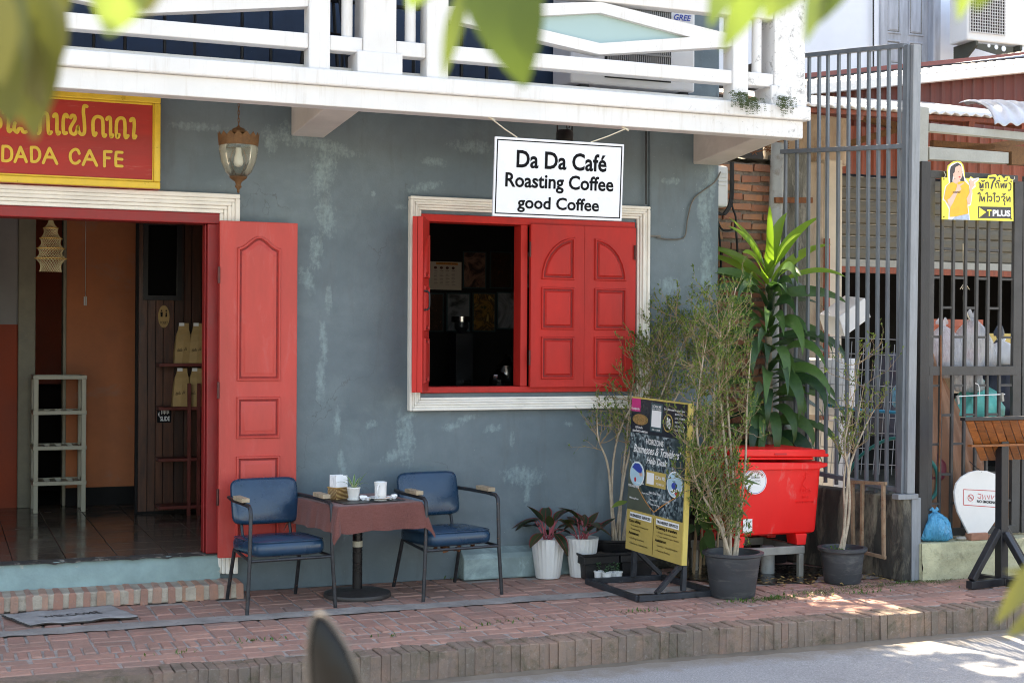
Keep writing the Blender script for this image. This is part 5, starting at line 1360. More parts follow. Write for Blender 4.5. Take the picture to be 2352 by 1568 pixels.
for pts in ([(.14, .46), (.17, .43), (.34, .34), (.50, .285)], [(.50, .285), (.65, .34), (.93, .43)]): ribbon(q, [O_ + EX * a + EZ * b + NX * .0036 for a, b in pts], .005, NX, 0, True, False)
q.build('route_line', 'print_orange', stn)
face_poly('map_pin', 'print_red', ell(.135, .468, .018, .016, 14), .0046)
def T(mat, s, u0, v0, u1, v1, b=.015, sh=0): q = MB(); add_text(q, s, O_ + EX * u0 + EZ * v0 + NX * .0050, EX * (u1 - u0), EZ * (v1 - v0), b, sh); q.build('lettering', mat, stn)
tw_, tk = 'print_white', 'print_black'
for a in (('foodpanda', .01, .922, .16, .942), ('SCAN ME', .395, .955, .555, .972), ('NIGHT DELIVERIES', .385, .943, .555, .951), ('6PM - 1.30AM', .40, .808, .545, .818), ('The Ultimate Hangout Spot', .60, .945, .97, .962), ('10-inch', .10, .805, .23, .822), ('sandwich station', .045, .782, .325, .800),
          ('BOWLING', .80, .925, .93, .937), ('LIVE SPORTS', .80, .900, .97, .912), ('ARCHERY', .80, .875, .92, .887), ('SANDWICHES', .80, .850, .975, .862), ('THIRSTY BAR', .80, .825, .965, .837),
          ('HORIZONS', .31, .712, .62, .748), ('SCAN ME', .495, .498, .675, .522), ('TO FIND US', .52, .462, .655, .475), ('YOU ARE HERE', .01, .415, .215, .432), ('Dada Cafe', .16, .445, .30, .458), ('Nam Khan River', .40, .398, .61, .413), ('Mekong River', .045, .335, .215, .350), ('Phousi Hill', .42, .355, .55, .366), ('Wat Visoun', .64, .365, .77, .376), ('Royal Palace', .27, .385, .42, .396), ('Night Market', .43, .325, .60, .337)):
    T(tw_, *a)
T(tw_, "Businesses & Travelers'", .08, .648, .93, .703, .018, .35); T(tw_, 'Help Desk', .33, .575, .70, .632, .018, .35)
for a in (("BUSINESSES' SERVICES", .075, .222, .445, .241), ("TRAVELERS' SERVICES", .56, .222, .93, .241), ('Copy editing', .055, .180, .27, .204), ('Ticketing & transfers', .545, .180, .92, .204), ('Assistance:', .055, .105, .25, .124), ('Assistance:', .545, .105, .74, .124)): T(tk, *a, .03)
for a in (('• Translation / Interpreter', .075, .157, .42, .171), ('• Proofreading', .075, .133, .27, .148), ('• Drafting documents', .075, .072, .345, .087), ('• Visa forms, contracts etc.', .075, .040, .42, .055), ('• Airport and train station', .565, .157, .92, .171), ('• Cross country vans / buses', .565, .133, .955, .147), ('• Country / city information', .565, .072, .94, .087), ('• Features finding', .565, .040, .81, .055)): T(tk, *a, .008)

# ================================================================== red wheeled bin on its metal bench
FY = -.75
bn = thing('red_bin', 'red plastic bin with a round white sticker on a rusty metal bench', 'bin', V(2.42, -.5, .205))
def taper_box(mb, x0, x1, y0, y1, z0, z1, ins, r=.03):
    def ring(z, s):
        pts = []
        for (cx_, cy_, a0) in ((x1 - s - r, y1 - s - r, 0), (x0 + s + r, y1 - s - r, 90), (x0 + s + r, y0 + s + r, 180), (x1 - s - r, y0 + s + r, 270)):
            for k in range(5):
                a = radians(a0 + k * 22.5); pts.append(V(cx_ + r * cos(a), cy_ + r * sin(a), z))
        return pts
    R_ = [ring(z0, ins + .02), ring(z0 + .012, ins + .004), ring(z0 + .03, ins), ring(z1, 0)]
    i0 = len(mb.v); m = 20
    for rg in R_: mb.v += rg
    for j in range(len(R_) - 1):
        for k in range(m): a = i0 + j * m + k; b = i0 + j * m + (k + 1) % m; mb.face((a, b, b + m, a + m))
    mb.face([i0 + k for k in range(m)][::-1]); mb.face([i0 + (len(R_) - 1) * m + k for k in range(m)])
q = MB(); taper_box(q, 2.098, 2.762, -.765, -.23, .288, .725, .022); q.build('tub', 'bin_red', bn, smooth=35)
q = MB(); q.prism([(2.082, .782), (2.788, .760), (2.788, .738), (2.748, .728), (2.70, .718), (2.16, .728), (2.118, .745), (2.09, .760)], (0, -.752, 0), (1, 0, 0), (0, 0, 1), (0, -.045, 0)); q.box(2.088, -.7515, .726, 2.775, -.215, .765); q.build('rim', 'bin_red', bn, bevel=.006)
q = MB(); q.prism([(2.078, .866), (2.770, .848), (2.770, .822), (2.795, .821), (2.795, .800), (2.07, .818), (2.07, .834)], (0, -.76, 0), (1, 0, 0), (0, 0, 1), (0, -.040, 0)); q.box(2.085, -.7595, .800, 2.77, -.21, .846); q.prism([(2.10, .814), (2.69, .800), (2.69, .782), (2.12, .795)], (0, -.745, 0), (1, 0, 0), (0, 0, 1), (0, -.035, 0)); lid = q.build('lid', 'bin_lid_red', bn, bevel=.007)
q = MB(); hz_ = at_y(1793, 1042, -.802); q.tube([V(hz_.x - .045, -.801, hz_.z), V(hz_.x + .045, -.801, hz_.z - .002)], .006, 8); q.build('grip_slot', 'print_red', lid, smooth=60)
for x0, x1 in ((2.12, 2.19), (2.575, 2.665)):
    for y0, y1 in ((-.745, -.62), (-.38, -.26)):
        q = MB(); q.prism([(x0, .29), (x1, .29), (x1 - .012, .215), (x0 + .012, .215)], (0, y1, 0), (1, 0, 0), (0, 0, 1), (0, y0 - y1, 0)); q.build('foot', 'bin_red', bn, bevel=.006)
cs_ = at_y(1735, 1104, -.77); face_y = -.7605
def bp_(u, v): return V(cs_.x + u, -.768 + .020 * (.725 - (cs_.z + v)) / .44 * 1.0, cs_.z + v)
for r_, mt2, lf_ in ((.086, 'print_white', .004), (.081, 'print_blue', .0048), (.078, 'print_white', .0056)):
    q = MB(); q.prism([(r_ * cos(2 * pi * k / 36), r_ * sin(2 * pi * k / 36)) for k in range(36)], bp_(0, 0) + V(0, -lf_, 0), (1, 0, 0), (0, .045, 1), (0, -.0006, 0)); q.build('sticker', mt2, bn)
q = MB()
for k in range(9):
    a = radians(150 - k * 15); c0 = bp_(0, 0) + V(.060 * cos(a), -.0066, .060 * sin(a)); tq = V(-sin(a), 0, cos(a)); rq = V(cos(a), 0, sin(a))
    ribbon(q, [c0 - tq * .005 - rq * .006, c0 - tq * .004 + rq * .005, c0 + tq * .004 + rq * .006, c0 + tq * .004 - rq * .006], .0028, (0, -1, 0), .0)
for k in range(16):
    a = radians(200 + k * 9); c0 = bp_(0, 0) + V(.066 * cos(a), -.0066, .066 * sin(a)); tq = V(-sin(a), 0, cos(a)); rq = V(cos(a), 0, sin(a))
    ribbon(q, [c0 - rq * .003, c0 + rq * .003], .002, (0, -1, 0), 0, False, False)
q.build('sticker_lettering', 'print_red', bn)
q = MB(); f0 = bp_(0, 0) + V(0, -.0068, 0)
for k in range(6): ribbon(q, [f0 + V(-.03 + .011 * k, 0, .014), f0 + V(-.03 + .011 * k, 0, .026), f0 + V(-.024 + .011 * k, 0, .026), f0 + V(-.024 + .011 * k, 0, .016)], .0022, (0, -1, 0), 0, False, False)
add_text(q, '020 22269', f0 + V(-.03, 0, -.004), (.066, 0, 0), (0, 0, .010)); add_text(q, '54 9787', f0 + V(.0, 0, -.020), (.042, 0, 0), (0, 0, .010)); add_text(q, '144', f0 + V(-.01, 0, -.048), (.022, 0, 0), (0, 0, .010)); q.build('sticker_numbers', 'print_black', bn)
q = MB(); e0 = at_y(1868, 1151, -.766); e1 = at_y(1835, 1151, -.766)
add_text(q, '120L', V(e1.x + .03, -.7640, e1.z + .02), (.055, 0, 0), (0, 0, .014)); add_text(q, 'MADE IN THAILAND', V(e1.x - .015, -.7625, e1.z - .012), (.135, 0, 0), (0, 0, .012))
ribbon(q, [V(e1.x + .055, -.7690, e1.z + .19), V(e1.x + .05, -.7690, e1.z + .15), V(e1.x + .03, -.7685, e1.z + .115), V(e1.x + .05, -.768, e1.z + .09)], .004, (0, -1, 0)); ribbon(q, [V(e1.x + .035, -.769, e1.z + .165), V(e1.x + .075, -.769, e1.z + .17)], .004, (0, -1, 0), 0, False)
add_text(q, 'OPS', V(e1.x + .012, -.7665, e1.z + .055), (.085, 0, 0), (0, 0, .03)); q.build('moulded_lettering', 'bin_lid_red', bn, solid=.003)
q = MB(); e0 = at_y(1717, 1207, -.752); q.box(e0.x - .035, -.7535, e0.z - .045, e0.x + .035, -.7515, e0.z + .045); q.build('white_sticker', 'print_white', bn)
bch = thing('metal_bench', 'low rusty pale steel bench frame carrying the red bin', 'stand', V(2.35, -.5, 0))
for a, b in ((V(2.05, -.735, .185), V(2.64, -.735, .185)), (V(2.05, -.28, .185), V(2.64, -.28, .185)), (V(2.07, -.715, .184), V(2.07, -.30, .184)), (V(2.62, -.715, .184), V(2.62, -.30, .184))):
    q = MB(); q.bar(a, b, .038, .052); q.build('top_rail', 'pale_steel', bch, bevel=.004)
for x, y in ((2.075, -.735), (2.615, -.735), (2.075, -.28), (2.615, -.28)):
    q = MB(); q.bar(V(x, y, .001), V(x, y, .158), .036); q.build('leg', 'pale_steel', bch, bevel=.004)
q = MB(); c0 = V(2.48, -.55, .001); q.lathe([(.045, 0), (.047, .01), (.047, .17), (.042, .19)], c0, 20); tag(q.build('plastic_tub', 'pvc_grey', smooth=40), 'translucent plastic tub standing under the bin bench', 'tub')
# ================================================================== the yard to the right of the cafe
FA, FB = (3.205, -1.10), (2.93, .15)
def zx(x, y, ox, oy, s): return ((ox + x / s) * .57422, (oy + y / s) * .57422)
# ---- brick wall with rough mortar
BW = .32
bw = thing('brick_wall', 'rough orange brick wall with thick mortar beside the cafe corner', 'wall', (2.75, BW, 0))
topz = at_y(1700, 358, BW).z
q = MB(); q.box(2.36, BW + .012, 0, 3.15, BW + .22, topz - .05); q.build('mortar_core', 'wall_mortar', bw)
q = MB(); q.grid(24, 4, lambda a, b: (2.36 + .79 * a, BW + .22 * b, topz - .052 + .035 * (1 + mnoise.noise(Vector((a * 12, b * 3, 0)))) )); q.build('rubble_top', 'old_concrete', bw, smooth=180)
rr = random.Random(14)
bm_ = []
for k in range(6):
    m_ = MB(); L, H_, D_ = .155, .046, .09
    m_.box(-L / 2, 0, -H_ / 2, L / 2, D_, H_ / 2)
    for v in m_.v: v += V(rr.uniform(-.006, .006), rr.uniform(-.004, .008), rr.uniform(-.005, .005))
    me = m_.mesh('brick'); me.materials.append(MAT['wall_brick']); bm_.append(me)
z = topz - .09; row = 0; nb_ = 0
while z > .72:
    x = 2.37 + (row % 2) * .085 + rr.uniform(-.01, .01)
    while x < 3.10:
        b = put('brick', rr.choice(bm_), bw, bevel=0); b.location = V(x + .08, BW - .012 + rr.uniform(-.008, .006), z + rr.uniform(-.004, .004)) - OFF[bw.name]; b.rotation_euler = (0, rr.uniform(-.03, .03), rr.uniform(-.03, .03)); x += .168 + rr.uniform(-.006, .006)
    z -= .0715; row += 1
# ---- concrete pillar, downpipe, barbed wire, meter box and cables
c0 = at_y(1818, 400, .22)
q = MB(); q.box(c0.x - .10, .2, 0, c0.x + .13, .42, at_y(1810, 350, .22).z)
for v in q.v: v.x += .004 * v.z
tag(q.build('concrete_pillar', 'old_concrete', bevel=.012), 'weathered mould-stained concrete pillar behind the grey pipe', 'pillar')
p0 = at_y(1788, 330, .16); p1 = at_y(1774, 640, .16)
q = MB(); q.tube([V(p1.x + .0, .16, 0), V(p1.x, .16, p1.z), V(p0.x, .16, p0.z)], .052, 16); tag(q.build('downpipe', 'pvc_grey', smooth=50), 'thick grey plastic pipe standing against the brick wall', 'pipe')
q = MB(); a = at_y(1785, 460, .10); q.bar(V(a.x - .02, .10, a.z), V(a.x + .30, .10, a.z + .012), .02, .04); tag(q.build('rusty_bracket', 'rust'), 'rusty flat bracket clamped across the pipe and pillar', 'bracket')
q = MB(); rr = random.Random(8)
for k in range(4):
    pts = [V(2.38 + .1 * j, .30 + rr.uniform(-.05, .05), topz + .03 + .035 * k + rr.uniform(-.03, .03)) for j in range(9)]
    q.tube(smooth_path(pts, 3), .004, 5)
    for p in pts: q.tube([p + V(-.02, 0, -.02), p + V(.02, 0, .02)], .003, 4); q.tube([p + V(-.02, 0, .02), p + V(.02, 0, -.02)], .003, 4)
tag(q.build('barbed_wire', 'rust'), 'tangled rusty barbed wire along the top of the brick wall', 'wire')
mb0 = at_y(1646, 380, .15); mb1 = at_y(1672, 476, .15)
mtb = thing('meter_box', 'pale grey electricity meter box hung between the cafe corner and brick wall', 'box', V((mb0.x + mb1.x) / 2, .2, mb1.z))
q = MB(); q.box(mb0.x - .02, .14, mb1.z, mb1.x, .30, mb0.z); q.build('casing', 'meter_grey', mtb, bevel=.02)
for k in range(4):
    q = MB(); zq = mb0.z - .06 - .028 * k; q.box(mb0.x + .01, .132, zq, mb1.x - .02, .1395, zq + .006); q.build('vent', 'meter_grey', mtb)
for i, (pts, lb) in enumerate((([(1678, 372), (1678, 440), (1674, 470), (1660, 492), (1645, 488)], 'black cable bundle running down past the meter box'), ([(1682, 372), (1680, 460), (1690, 500), (1685, 525), (1660, 528), (1645, 500)], 'black cable hanging in a loop below the meter box'), ([(1645, 490), (1652, 540), (1656, 600), (1652, 680)], 'black cable dropping along the brick wall beside the corner'), ([(1688, 510), (1693, 560), (1693, 610)], 'short black cable end hanging over the bricks'))):
    q = MB()
    for k in range(3 if i == 0 else 1): q.tube(smooth_path([at_y(a + 3 * k, b, .2) for a, b in pts], 5), .008, 6)
    tag(q.build('cable', 'cable_black', smooth=60), lb, 'cable', 'black cables on the brick wall')
# ---- tall grey fence of square bars on a mouldy low wall
gf = thing('metal_fence', 'tall grey metal fence panel of upright bars on a low mouldy wall', 'fence', V(*FA, 0))
def lp(x, a, b): return a[1] + (b[1] - a[1]) * (x - a[0]) / (b[0] - a[0])
bars = [1806, 1832, 1859, 1882, 1902, 1927, 1950, 1973, 1996, 2019, 2042, 2067]
fdir = (V(*FB, 0) - V(*FA, 0)).normalized()
for x in bars:
    top = on(x, lp(x, (1850, 128), (2083, 105)), FA, FB); bot = on(x - 6, lp(x, (1800, 1088), (2060, 1138)), FA, FB)
    q = MB(); q.bar(V(bot.x, bot.y, bot.z), top, .021, .021, up=fdir); q.build('bar', 'gate_grey', gf, bevel=.002)
for ya, yb in ((128, 105), (350, 336), (1080, 1128)):
    a = on(1796, lp(1796, (1850, ya), (2083, yb)) if ya != 350 else 349, FA, FB); b = on(2080, yb, FA, FB)
    q = MB(); q.bar(a, b, .04, .03); q.build('rail', 'gate_grey', gf, bevel=.002)
pt, pb_ = at_y(2100, 104, -1.1), at_y(2085, 1132, -1.1)
q = MB(); q.bar(pb_, pt, .062, .07, up=(0, 1, 0)); q.build('post', 'gate_post_grey', gf, bevel=.004)
q = MB(); q.bar(pb_ + V(-.045, .02, 0), pt + V(-.045, .02, 0), .022, .05, up=(0, 1, 0)); q.build('post_flange', 'gate_grey', gf, bevel=.002)
q = MB(); e = at_y(2098, 1325, -1.1); q.bar(V(e.x, -1.1, .0), V(e.x, -1.1, pb_.z - .03), .07, .06, up=(0, 1, 0)); q.bar(V(e.x - .06, -1.085, .0), V(e.x - .06, -1.085, pb_.z - .03), .03, .04, up=(0, 1, 0)); q.bar(pb_ + V(-.10, 0, -.02), pb_ + V(.06, 0, -.02), .07, .035); q.build('post_foot', 'gate_post_grey', gf, bevel=.003)
lw = MB(); nrm_ = V(fdir.y, -fdir.x, 0); A3 = V(*FA, 0) - fdir * .02; B3 = V(*FB, 0)
lw.obb((A3 + B3) / 2 + V(0, 0, .278), (B3 - A3) / 2, nrm_.cross(V(0, 0, 1)).cross(V(0, 0, 1)) * 0 + V(-fdir.y, fdir.x, 0) * .06, V(0, 0, .278))
tag(lw.build('low_wall', 'mouldy_wall', bevel=.012), 'low black-stained concrete wall under the grey fence', 'wall')
# rusty frame leaning on it
F2A, F2B = (3.06, -1.12), (2.80, .08)
rf_ = thing('leaning_frame', 'rusty pale steel frame leaning on the low wall behind the small potted tree', 'frame', V(2.9, -.6, 0))
for (a, b) in (((1958, 1108), (1960, 1262)), ((1981, 1110), (1979, 1270)), ((2029, 1112), (2030, 1280)), ((1950, 1106), (2036, 1110)), ((1960, 1262), (2034, 1280))):
    q = MB(); q.bar(on(*a, F2A, F2B), on(*b, F2A, F2B),   .022, .02, up=fdir); q.build('frame_bar', 'rust_tan', rf_, bevel=.002)
# ---- wall stumps, columns and clutter behind the fence
q = MB(); a = at_y(1851, 380, .9); b = at_y(1893, 380, .9); q.box(a.x, .9, 0, b.x, 1.1, at_y(1870, 372, .9).z); tag(q.build('plaster_column', 'plaster_column', bevel=.015), 'tan rough plaster column just behind the grey fence', 'column')
a = at_y(1894, 380, 1.0); b = at_y(1936, 380, 1.0); q = MB(); q.box(a.x + .002, 1.0, 0, b.x, 1.25, at_y(1910, 366, 1.0).z); tag(q.build('cream_column', 'cream_column', bevel=.012), 'cream painted square column with rust streaks behind the fence', 'column')
a = at_y(1855, 260, 1.3); b = at_y(1938, 330, 1.3); q = MB(); q.grid(10, 10, lambda u, v: (a.x - .4 + (b.x - a.x + .4) * u, 1.3 + .03 * mnoise.noise(Vector((u * 6, v * 6, 2))), at_y(1900, 380, 1.3).z + (a.z - at_y(1900, 380, 1.3).z) * v)); tag(q.build('plaster_wall', 'plaster_column', smooth=180, solid=.1), 'patch of rough brown plaster wall under the shed eave', 'wall')
q = MB(); a = at_y(1896, 900, .75); q.box(a.x - .06, .55, 0, a.x + .10, .75, .95)
tag(q.build('white_pier', 'poly_white', bevel=.01), 'white flaking masonry pier low behind the fence bars', 'pier')
q = MB(); a = at_y(1879, 560, 1.0); q.box(a.x - .02, .86, .0, a.x + .02, .895, 2.4); tag(q.build('red_post', 'red_post'), 'slim red-brown post in front of the tan column', 'post')
tk_ = at_y(1905, 870, .62)
q = MB(); q.lathe([(.0, -.27), (.16, -.26), (.20, -.18), (.215, .0), (.215, .17), (.20, .18), (.185, .18)], V(tk_.x, .62, 1.26), 32); tag(q.build('water_barrel', 'poly_white', smooth=50), 'big off-white plastic barrel behind the fence bars', 'barrel')
q = MB(); a = at_y(1940, 725, .55); d1 = V(.8, .2, .42).normalized(); d2 = V(-.1, .95, .1).normalized(); d3 = d1.cross(d2); q.obb(a, d1 * .17, d2 * .12, d3 * .085); tag(q.build('foam_box', 'poly_white', bevel=.006), 'white polystyrene box tilted on top of the barrel', 'box')
ms = thing('wire_mesh', 'sheet of rusty square wire mesh standing behind the fence', 'mesh', V(3.2, .2, 0))
q = MB(); A4, B4 = (3.30, -.75), (3.08, .55)
for k in range(14):
    x = 1895 + 14 * k; q.tube([on(x + 6, 780 + k * 1, A4, B4), on(x - 16, 1090, A4, B4)], .0028, 4)
for k in range(9):
    y = 775 + 36 * k; q.tube([on(1885, y - 2, A4, B4), on(2085, y + 6, A4, B4)], .0028, 4)
q.build('wires', 'zinc', ms)
for lb, pts, m_, r_ in (('teal garden hose curling through the gate bars', [(2110, 1040), (2135, 1055), (2152, 1085), (2150, 1130), (2130, 1150), (2108, 1148)], 'hose_teal', .013), ('teal hose end behind the fence beside the potted tree', [(1948, 1090), (1965, 1060), (1990, 1035), (2035, 1010), (2075, 1005)], 'hose_teal', .012), ('bright blue pipe lying behind the fence bars', [(1900, 930), (1960, 940), (2020, 944), (2076, 948)], 'hose_blue', .012)):
    q = MB(); q.tube(smooth_path([at_y(a, b, -.86) if i_ == 0 else on(a, b, A4, B4) for a, b in pts] if (i_ := (0 if '2110' in str(pts[0]) else 1)) or True else [], 5), r_, 8); tag(q.build('hose', m_, smooth=60), lb, 'hose')
# ---- shed: rust-red sheet walls, roller shutter, lean-to roof
shd = thing('storage_shed', 'rust-red corrugated metal storage shed with a roller shutter behind the gates', 'shed', V(6.3, 2.6, 0))
SYd = 2.6
def corr(mb, x0, x1, z0f, z1f, y, pitch=.16, amp=.012, n=None):
    n = n or int((x1 - x0) / pitch * 6)
    def fn(u, v):
        x = x0 + (x1 - x0) * u; ph = (x / pitch) % 1; d = amp * (1 if ph < .18 else (1 - (ph - .18) / .1 if ph < .28 else (0 if ph < .9 else (ph - .9) / .1)))
        return (x, y - d, z0f(x) + (z1f(x) - z0f(x)) * v)
    mb.grid(n, 1, fn)
zsh = at_y(2100, 408, SYd).z
q = MB(); corr(q, 4.6, 10.5, lambda x: zsh, lambda x: zsh + .62, SYd, .14); q.build('upper_wall', 'rust_sheet', shd)
zl = at_y(2100, 600, SYd).z; ns_ = 7
for k in range(ns_):
    z0_ = zl + (zsh - .02 - zl) * k / ns_; z1_ = zl + (zsh - .02 - zl) * (k + 1) / ns_
    q = MB(); q.prism([(0, z0_), (-.018, z0_ + .012), (-.022, (z0_ + z1_) / 2), (-.016, z1_ - .014), (0, z1_ - .004)], (4.8, SYd - .02, 0), (0, 1, 0), (0, 0, 1), (5.5, 0, 0)); q.build('shutter_slat', 'roller_slat', shd)
q = MB(); q.box(4.8, SYd - .06, zl - .07, 10.3, SYd - .01, zl - .002); q.build('shutter_rail', 'beam_grey', shd); q = MB(); q.box(4.8, SYd - .058, zl - .13, 10.3, SYd - .012, zl - .072); q.build('shutter_rail', 'rust_sheet', shd)
q = MB(); q.box(4.4, SYd + .02, -.1, 4.5, 6.2, 4.2); q.box(10.4, SYd + .02, -.1, 10.5, 6.2, 4.2); q.box(4.5, 6.1, -.1, 10.4, 6.2, 4.2); q.box(4.5, SYd + .03, 2.45, 10.4, 6.1, 2.5); q.build('inner_wall', 'interior_black', shd)
q = MB(); q.box(4.5, -.7, -.12, 10.4, 6.1, -.02); q.build('yard_slab', 'old_concrete', shd)
# maroon gable sheet above the lean-to, its bright barge board and the dark roof behind
GYd = 1.5
gl = lambda x: lp(x, (1859, 213), (2352, 163))
xL = at_y(1870, 240, GYd).x; xR = at_y(2480, 200, GYd).x
zg0 = at_y(2100, 300, GYd).z
q = MB(); corr(q, xL, xR, lambda x: zg0, lambda x: at_y(1870, 214, GYd).z + (x - xL) / (xR - xL) * (at_y(2480, 148, GYd).z - at_y(1870, 214, GYd).z), GYd, .115, .010); q.build('gable_sheet', 'maroon_sheet', shd)
a = at_y(1845, 209, GYd - .10); b = at_y(2480, 145, GYd - .10)
q = MB(); q.bar(a, b, .10, .075); q.build('barge_board', 'roof_white', shd)
q = MB(); q.grid(90, 3, lambda u, v: (a.x + (b.x - a.x) * u, a.y + .03 + .30 * v, a.z + (b.z - a.z) * u + .040 + .010 * abs(sin(u * 90)) + .085 * v)); q.build('roof_sheet', 'roof_white', shd)
q = MB(); q.bar(a + V(0, .55, .10), b + V(0, .55, .10), .4, .10); q.build('roof_underlay', 'roof_dark', shd)
q = MB(); q.tube([a + V(1.2, .45, .155 + .16), b + V(0, .45, .165)], .02, 8); q.build('roof_pipe', 'zinc', shd)
q = MB(); q.bar(a + V(0, .8, .20), b + V(0, .8, .20), .3, .05); q.build('roof_cap', 'roof_sheet', shd)
q = MB(); a2 = at_y(2060, 168, GYd + 1.2); b2 = at_y(2230, 150, GYd + 1.2); q.bar(a2, b2, .3, .05); q.build('ridge_cap', 'sign_red', shd)
for k in range(7):
    p = at_y(2240 + 17 * k, 148 - 2.6 * k, GYd + 1.2); q = MB(); q.lathe([(.09, -.05), (.085, .02), (.05, .05), (.0, .055)], p, 12); q.build('ridge_tile', 'roof_dark', shd, smooth=50)
# lean-to roof, front edge towards the street
e0 = at_y(1850, 240, -.30); e1 = at_y(2480, 279, -.30)
q = MB(); q.grid(90, 6, lambda u, v: (e0.x + (e1.x - e0.x) * u, -.30 + 1.75 * v, (e0.z + e1.z) / 2 + (e1.z - e0.z) * (u - .5) + .40 * v + .012 * sin(u * 170))); q.build('lean_to_roof', 'roof_white', shd, solid=.012, smooth=180)
q = MB(); q.bar(e0 + V(0, .05, -.03), e1 + V(0, .05, -.03), .03, .03); q.build('purlin', 'rust_sheet', shd)
for k in range(6):
    p = e0 + (e1 - e0) * (k / 5); q = MB(); q.bar(p + V(0, .04, -.05), p + V(0, 1.75, .33), .05, .06); q.build('rafter', 'rust_sheet', shd)
for a, b in (((1945, 262), (2080, 295)), ((1950, 330), (2085, 290)), ((2140, 330), (2352, 345)), ((2150, 355), (2352, 325))):
    q = MB(); q.bar(at_y(*a, .6), at_y(*b, .6), .05, .05); q.build('brace', 'rust_brown', shd)
# zinc awning curling over the gate frame
aw = thing('zinc_awning', 'curled corrugated zinc sheet drooping over the grey beams', 'awning', at_y(2290, 280, -.8))
c1 = at_y(2222, 246, -.62); c2 = at_y(2262, 302, -1.12)
def awn(u, v):
    x = c1.x - .02 + 1.3 * u + .0 * v; t = v * 1.25
    return (x + (c2.x - c1.x) * v * .55, -.55 - .55 * sin(t) / sin(1.25), c1.z + .035 - .24 * (1 - cos(t)) / (1 - cos(1.25)) + .012 * sin(u * 75) + .02 * abs(sin(u * 6)))
q = MB(); q.grid(110, 12, awn); q.build('sheet', 'zinc', aw, solid=.004, smooth=180)
# ---- grey beams and the dark lattice gate
bf = thing('beam_frame', 'pale grey rust-spotted steel post with two beams above the dark gate', 'frame', V(3.35, -1.05, 0))
a = at_y(2121, 246, -1.05); b = at_y(2118, 372, -1.05); q = MB(); q.bar(V(b.x, -1.02, b.z), V(a.x, -1.02, a.z), .085, .07, up=(0, 1, 0)); q.build('post', 'beam_grey', bf, bevel=.003)
for (y0, y1, xr, y2, y3) in ((283, 301, 2480, 316, 334), (337, 366, 2317, 350, 376)):
    A, B, C_, D_ = at_y(2135, y0, -1.04), at_y(2135, y1, -1.04), at_y(xr, y2, -1.04), at_y(xr, y3, -1.04)
    q = MB(); q.prism([(A.x, A.z), (B.x, B.z), (D_.x, D_.z), (C_.x, C_.z)], (0, -.98, 0), (1, 0, 0), (0, 0, 1), (0, -.06, 0)); q.build('beam', 'beam_grey', bf, bevel=.003)
q = MB(); q.bar(at_y(2318, 364, -1.0), at_y(2480, 370, -1.0), .05, .09); q.build('beam', 'rust_brown', bf)
dp = at_y(2116, 800, -1.03); q = MB(); q.bar(V(dp.x + .0, -1.03, .0), V(at_y(2120, 372, -1.03).x, -1.03, at_y(2120, 372, -1.03).z), .075, .07, up=(0, 1, 0)); q.build('lower_post', 'dark_post', bf, bevel=.003)
dg = thing('lattice_gate', 'dark steel gate with upright bars and staggered ties behind the mossy ledge', 'gate', V(3.7, -1.0, .25))
GYY = -1.0
def gz(y, x=2220): return at_y(x, y, GYY).z
zb_ = .26; zt_ = gz(395, 2135)
xs = [at_y(x, 650, GYY).x for x in (2133, 2160, 2187, 2215, 2241, 2267, 2295, 2333)]
wd = [.055] + [.020] * 6 + [.07]
for i, x in enumerate(xs):
    q = MB(); q.bar(V(x - .004, GYY, zb_), V(x + .012, GYY, zt_ - .03), wd[i], .03 if i in (0, 7) else .02, up=(0, 1, 0)); q.build('stile' if i in (0, 7) else 'bar', 'dark_gate', dg, bevel=.002)
for zz_, h_ in ((gz(851), .062), (zt_ - .015, .05), (zb_ + .03, .05)):
    q = MB(); q.bar(V(xs[0], GYY - .003, zz_), V(xs[7], GYY - .003, zz_), .028, h_); q.build('rail', 'dark_gate', dg, bevel=.002)
for i in range(7):
    for y in ((639, 774, 885, 1018, 1153) if i % 2 == 0 else (573, 707, 952, 1087)):
        q = MB(); q.bar(V(xs[i] + wd[i] / 2, GYY, gz(y)), V(xs[i + 1] - wd[i + 1] / 2, GYY, gz(y)), .016, .016); q.build('tie', 'dark_gate', dg)
q = MB(); x = xs[1] - .012; q.tube(smooth_path([V(x, GYY - .02, gz(770)), V(x + .004, GYY - .02, gz(900)), V(x - .006, GYY - .02, gz(1080))], 4), .006, 6); q.build('rusty_rod', 'rust', dg)
dg2 = thing('lattice_gate', 'second dark steel gate cut by the right edge of the picture', 'gate', V(4.5, -1.0, .25))
gx0_ = at_y(2350, 650, GYY).x
for x in [gx0_ + .105 * k for k in range(9)]:
    q = MB(); q.bar(V(x, GYY, zb_), V(x, GYY, zt_ - .03), .03, .03, up=(0, 1, 0)); q.build('bar', 'dark_gate', dg2, bevel=.002)
q = MB(); q.bar(V(at_y(2344, 860, GYY).x, GYY, gz(855)), V(gx0_ + .86, GYY, gz(855)), .028, .05); q.bar(V(gx0_, GYY, zt_ - .015), V(gx0_ + .86, GYY, zt_ - .015), .028, .05); q.bar(V(gx0_, GYY, zb_ + .03), V(gx0_ + .86, GYY, zb_ + .03), .028, .05); q.build('rail', 'dark_gate', dg2)
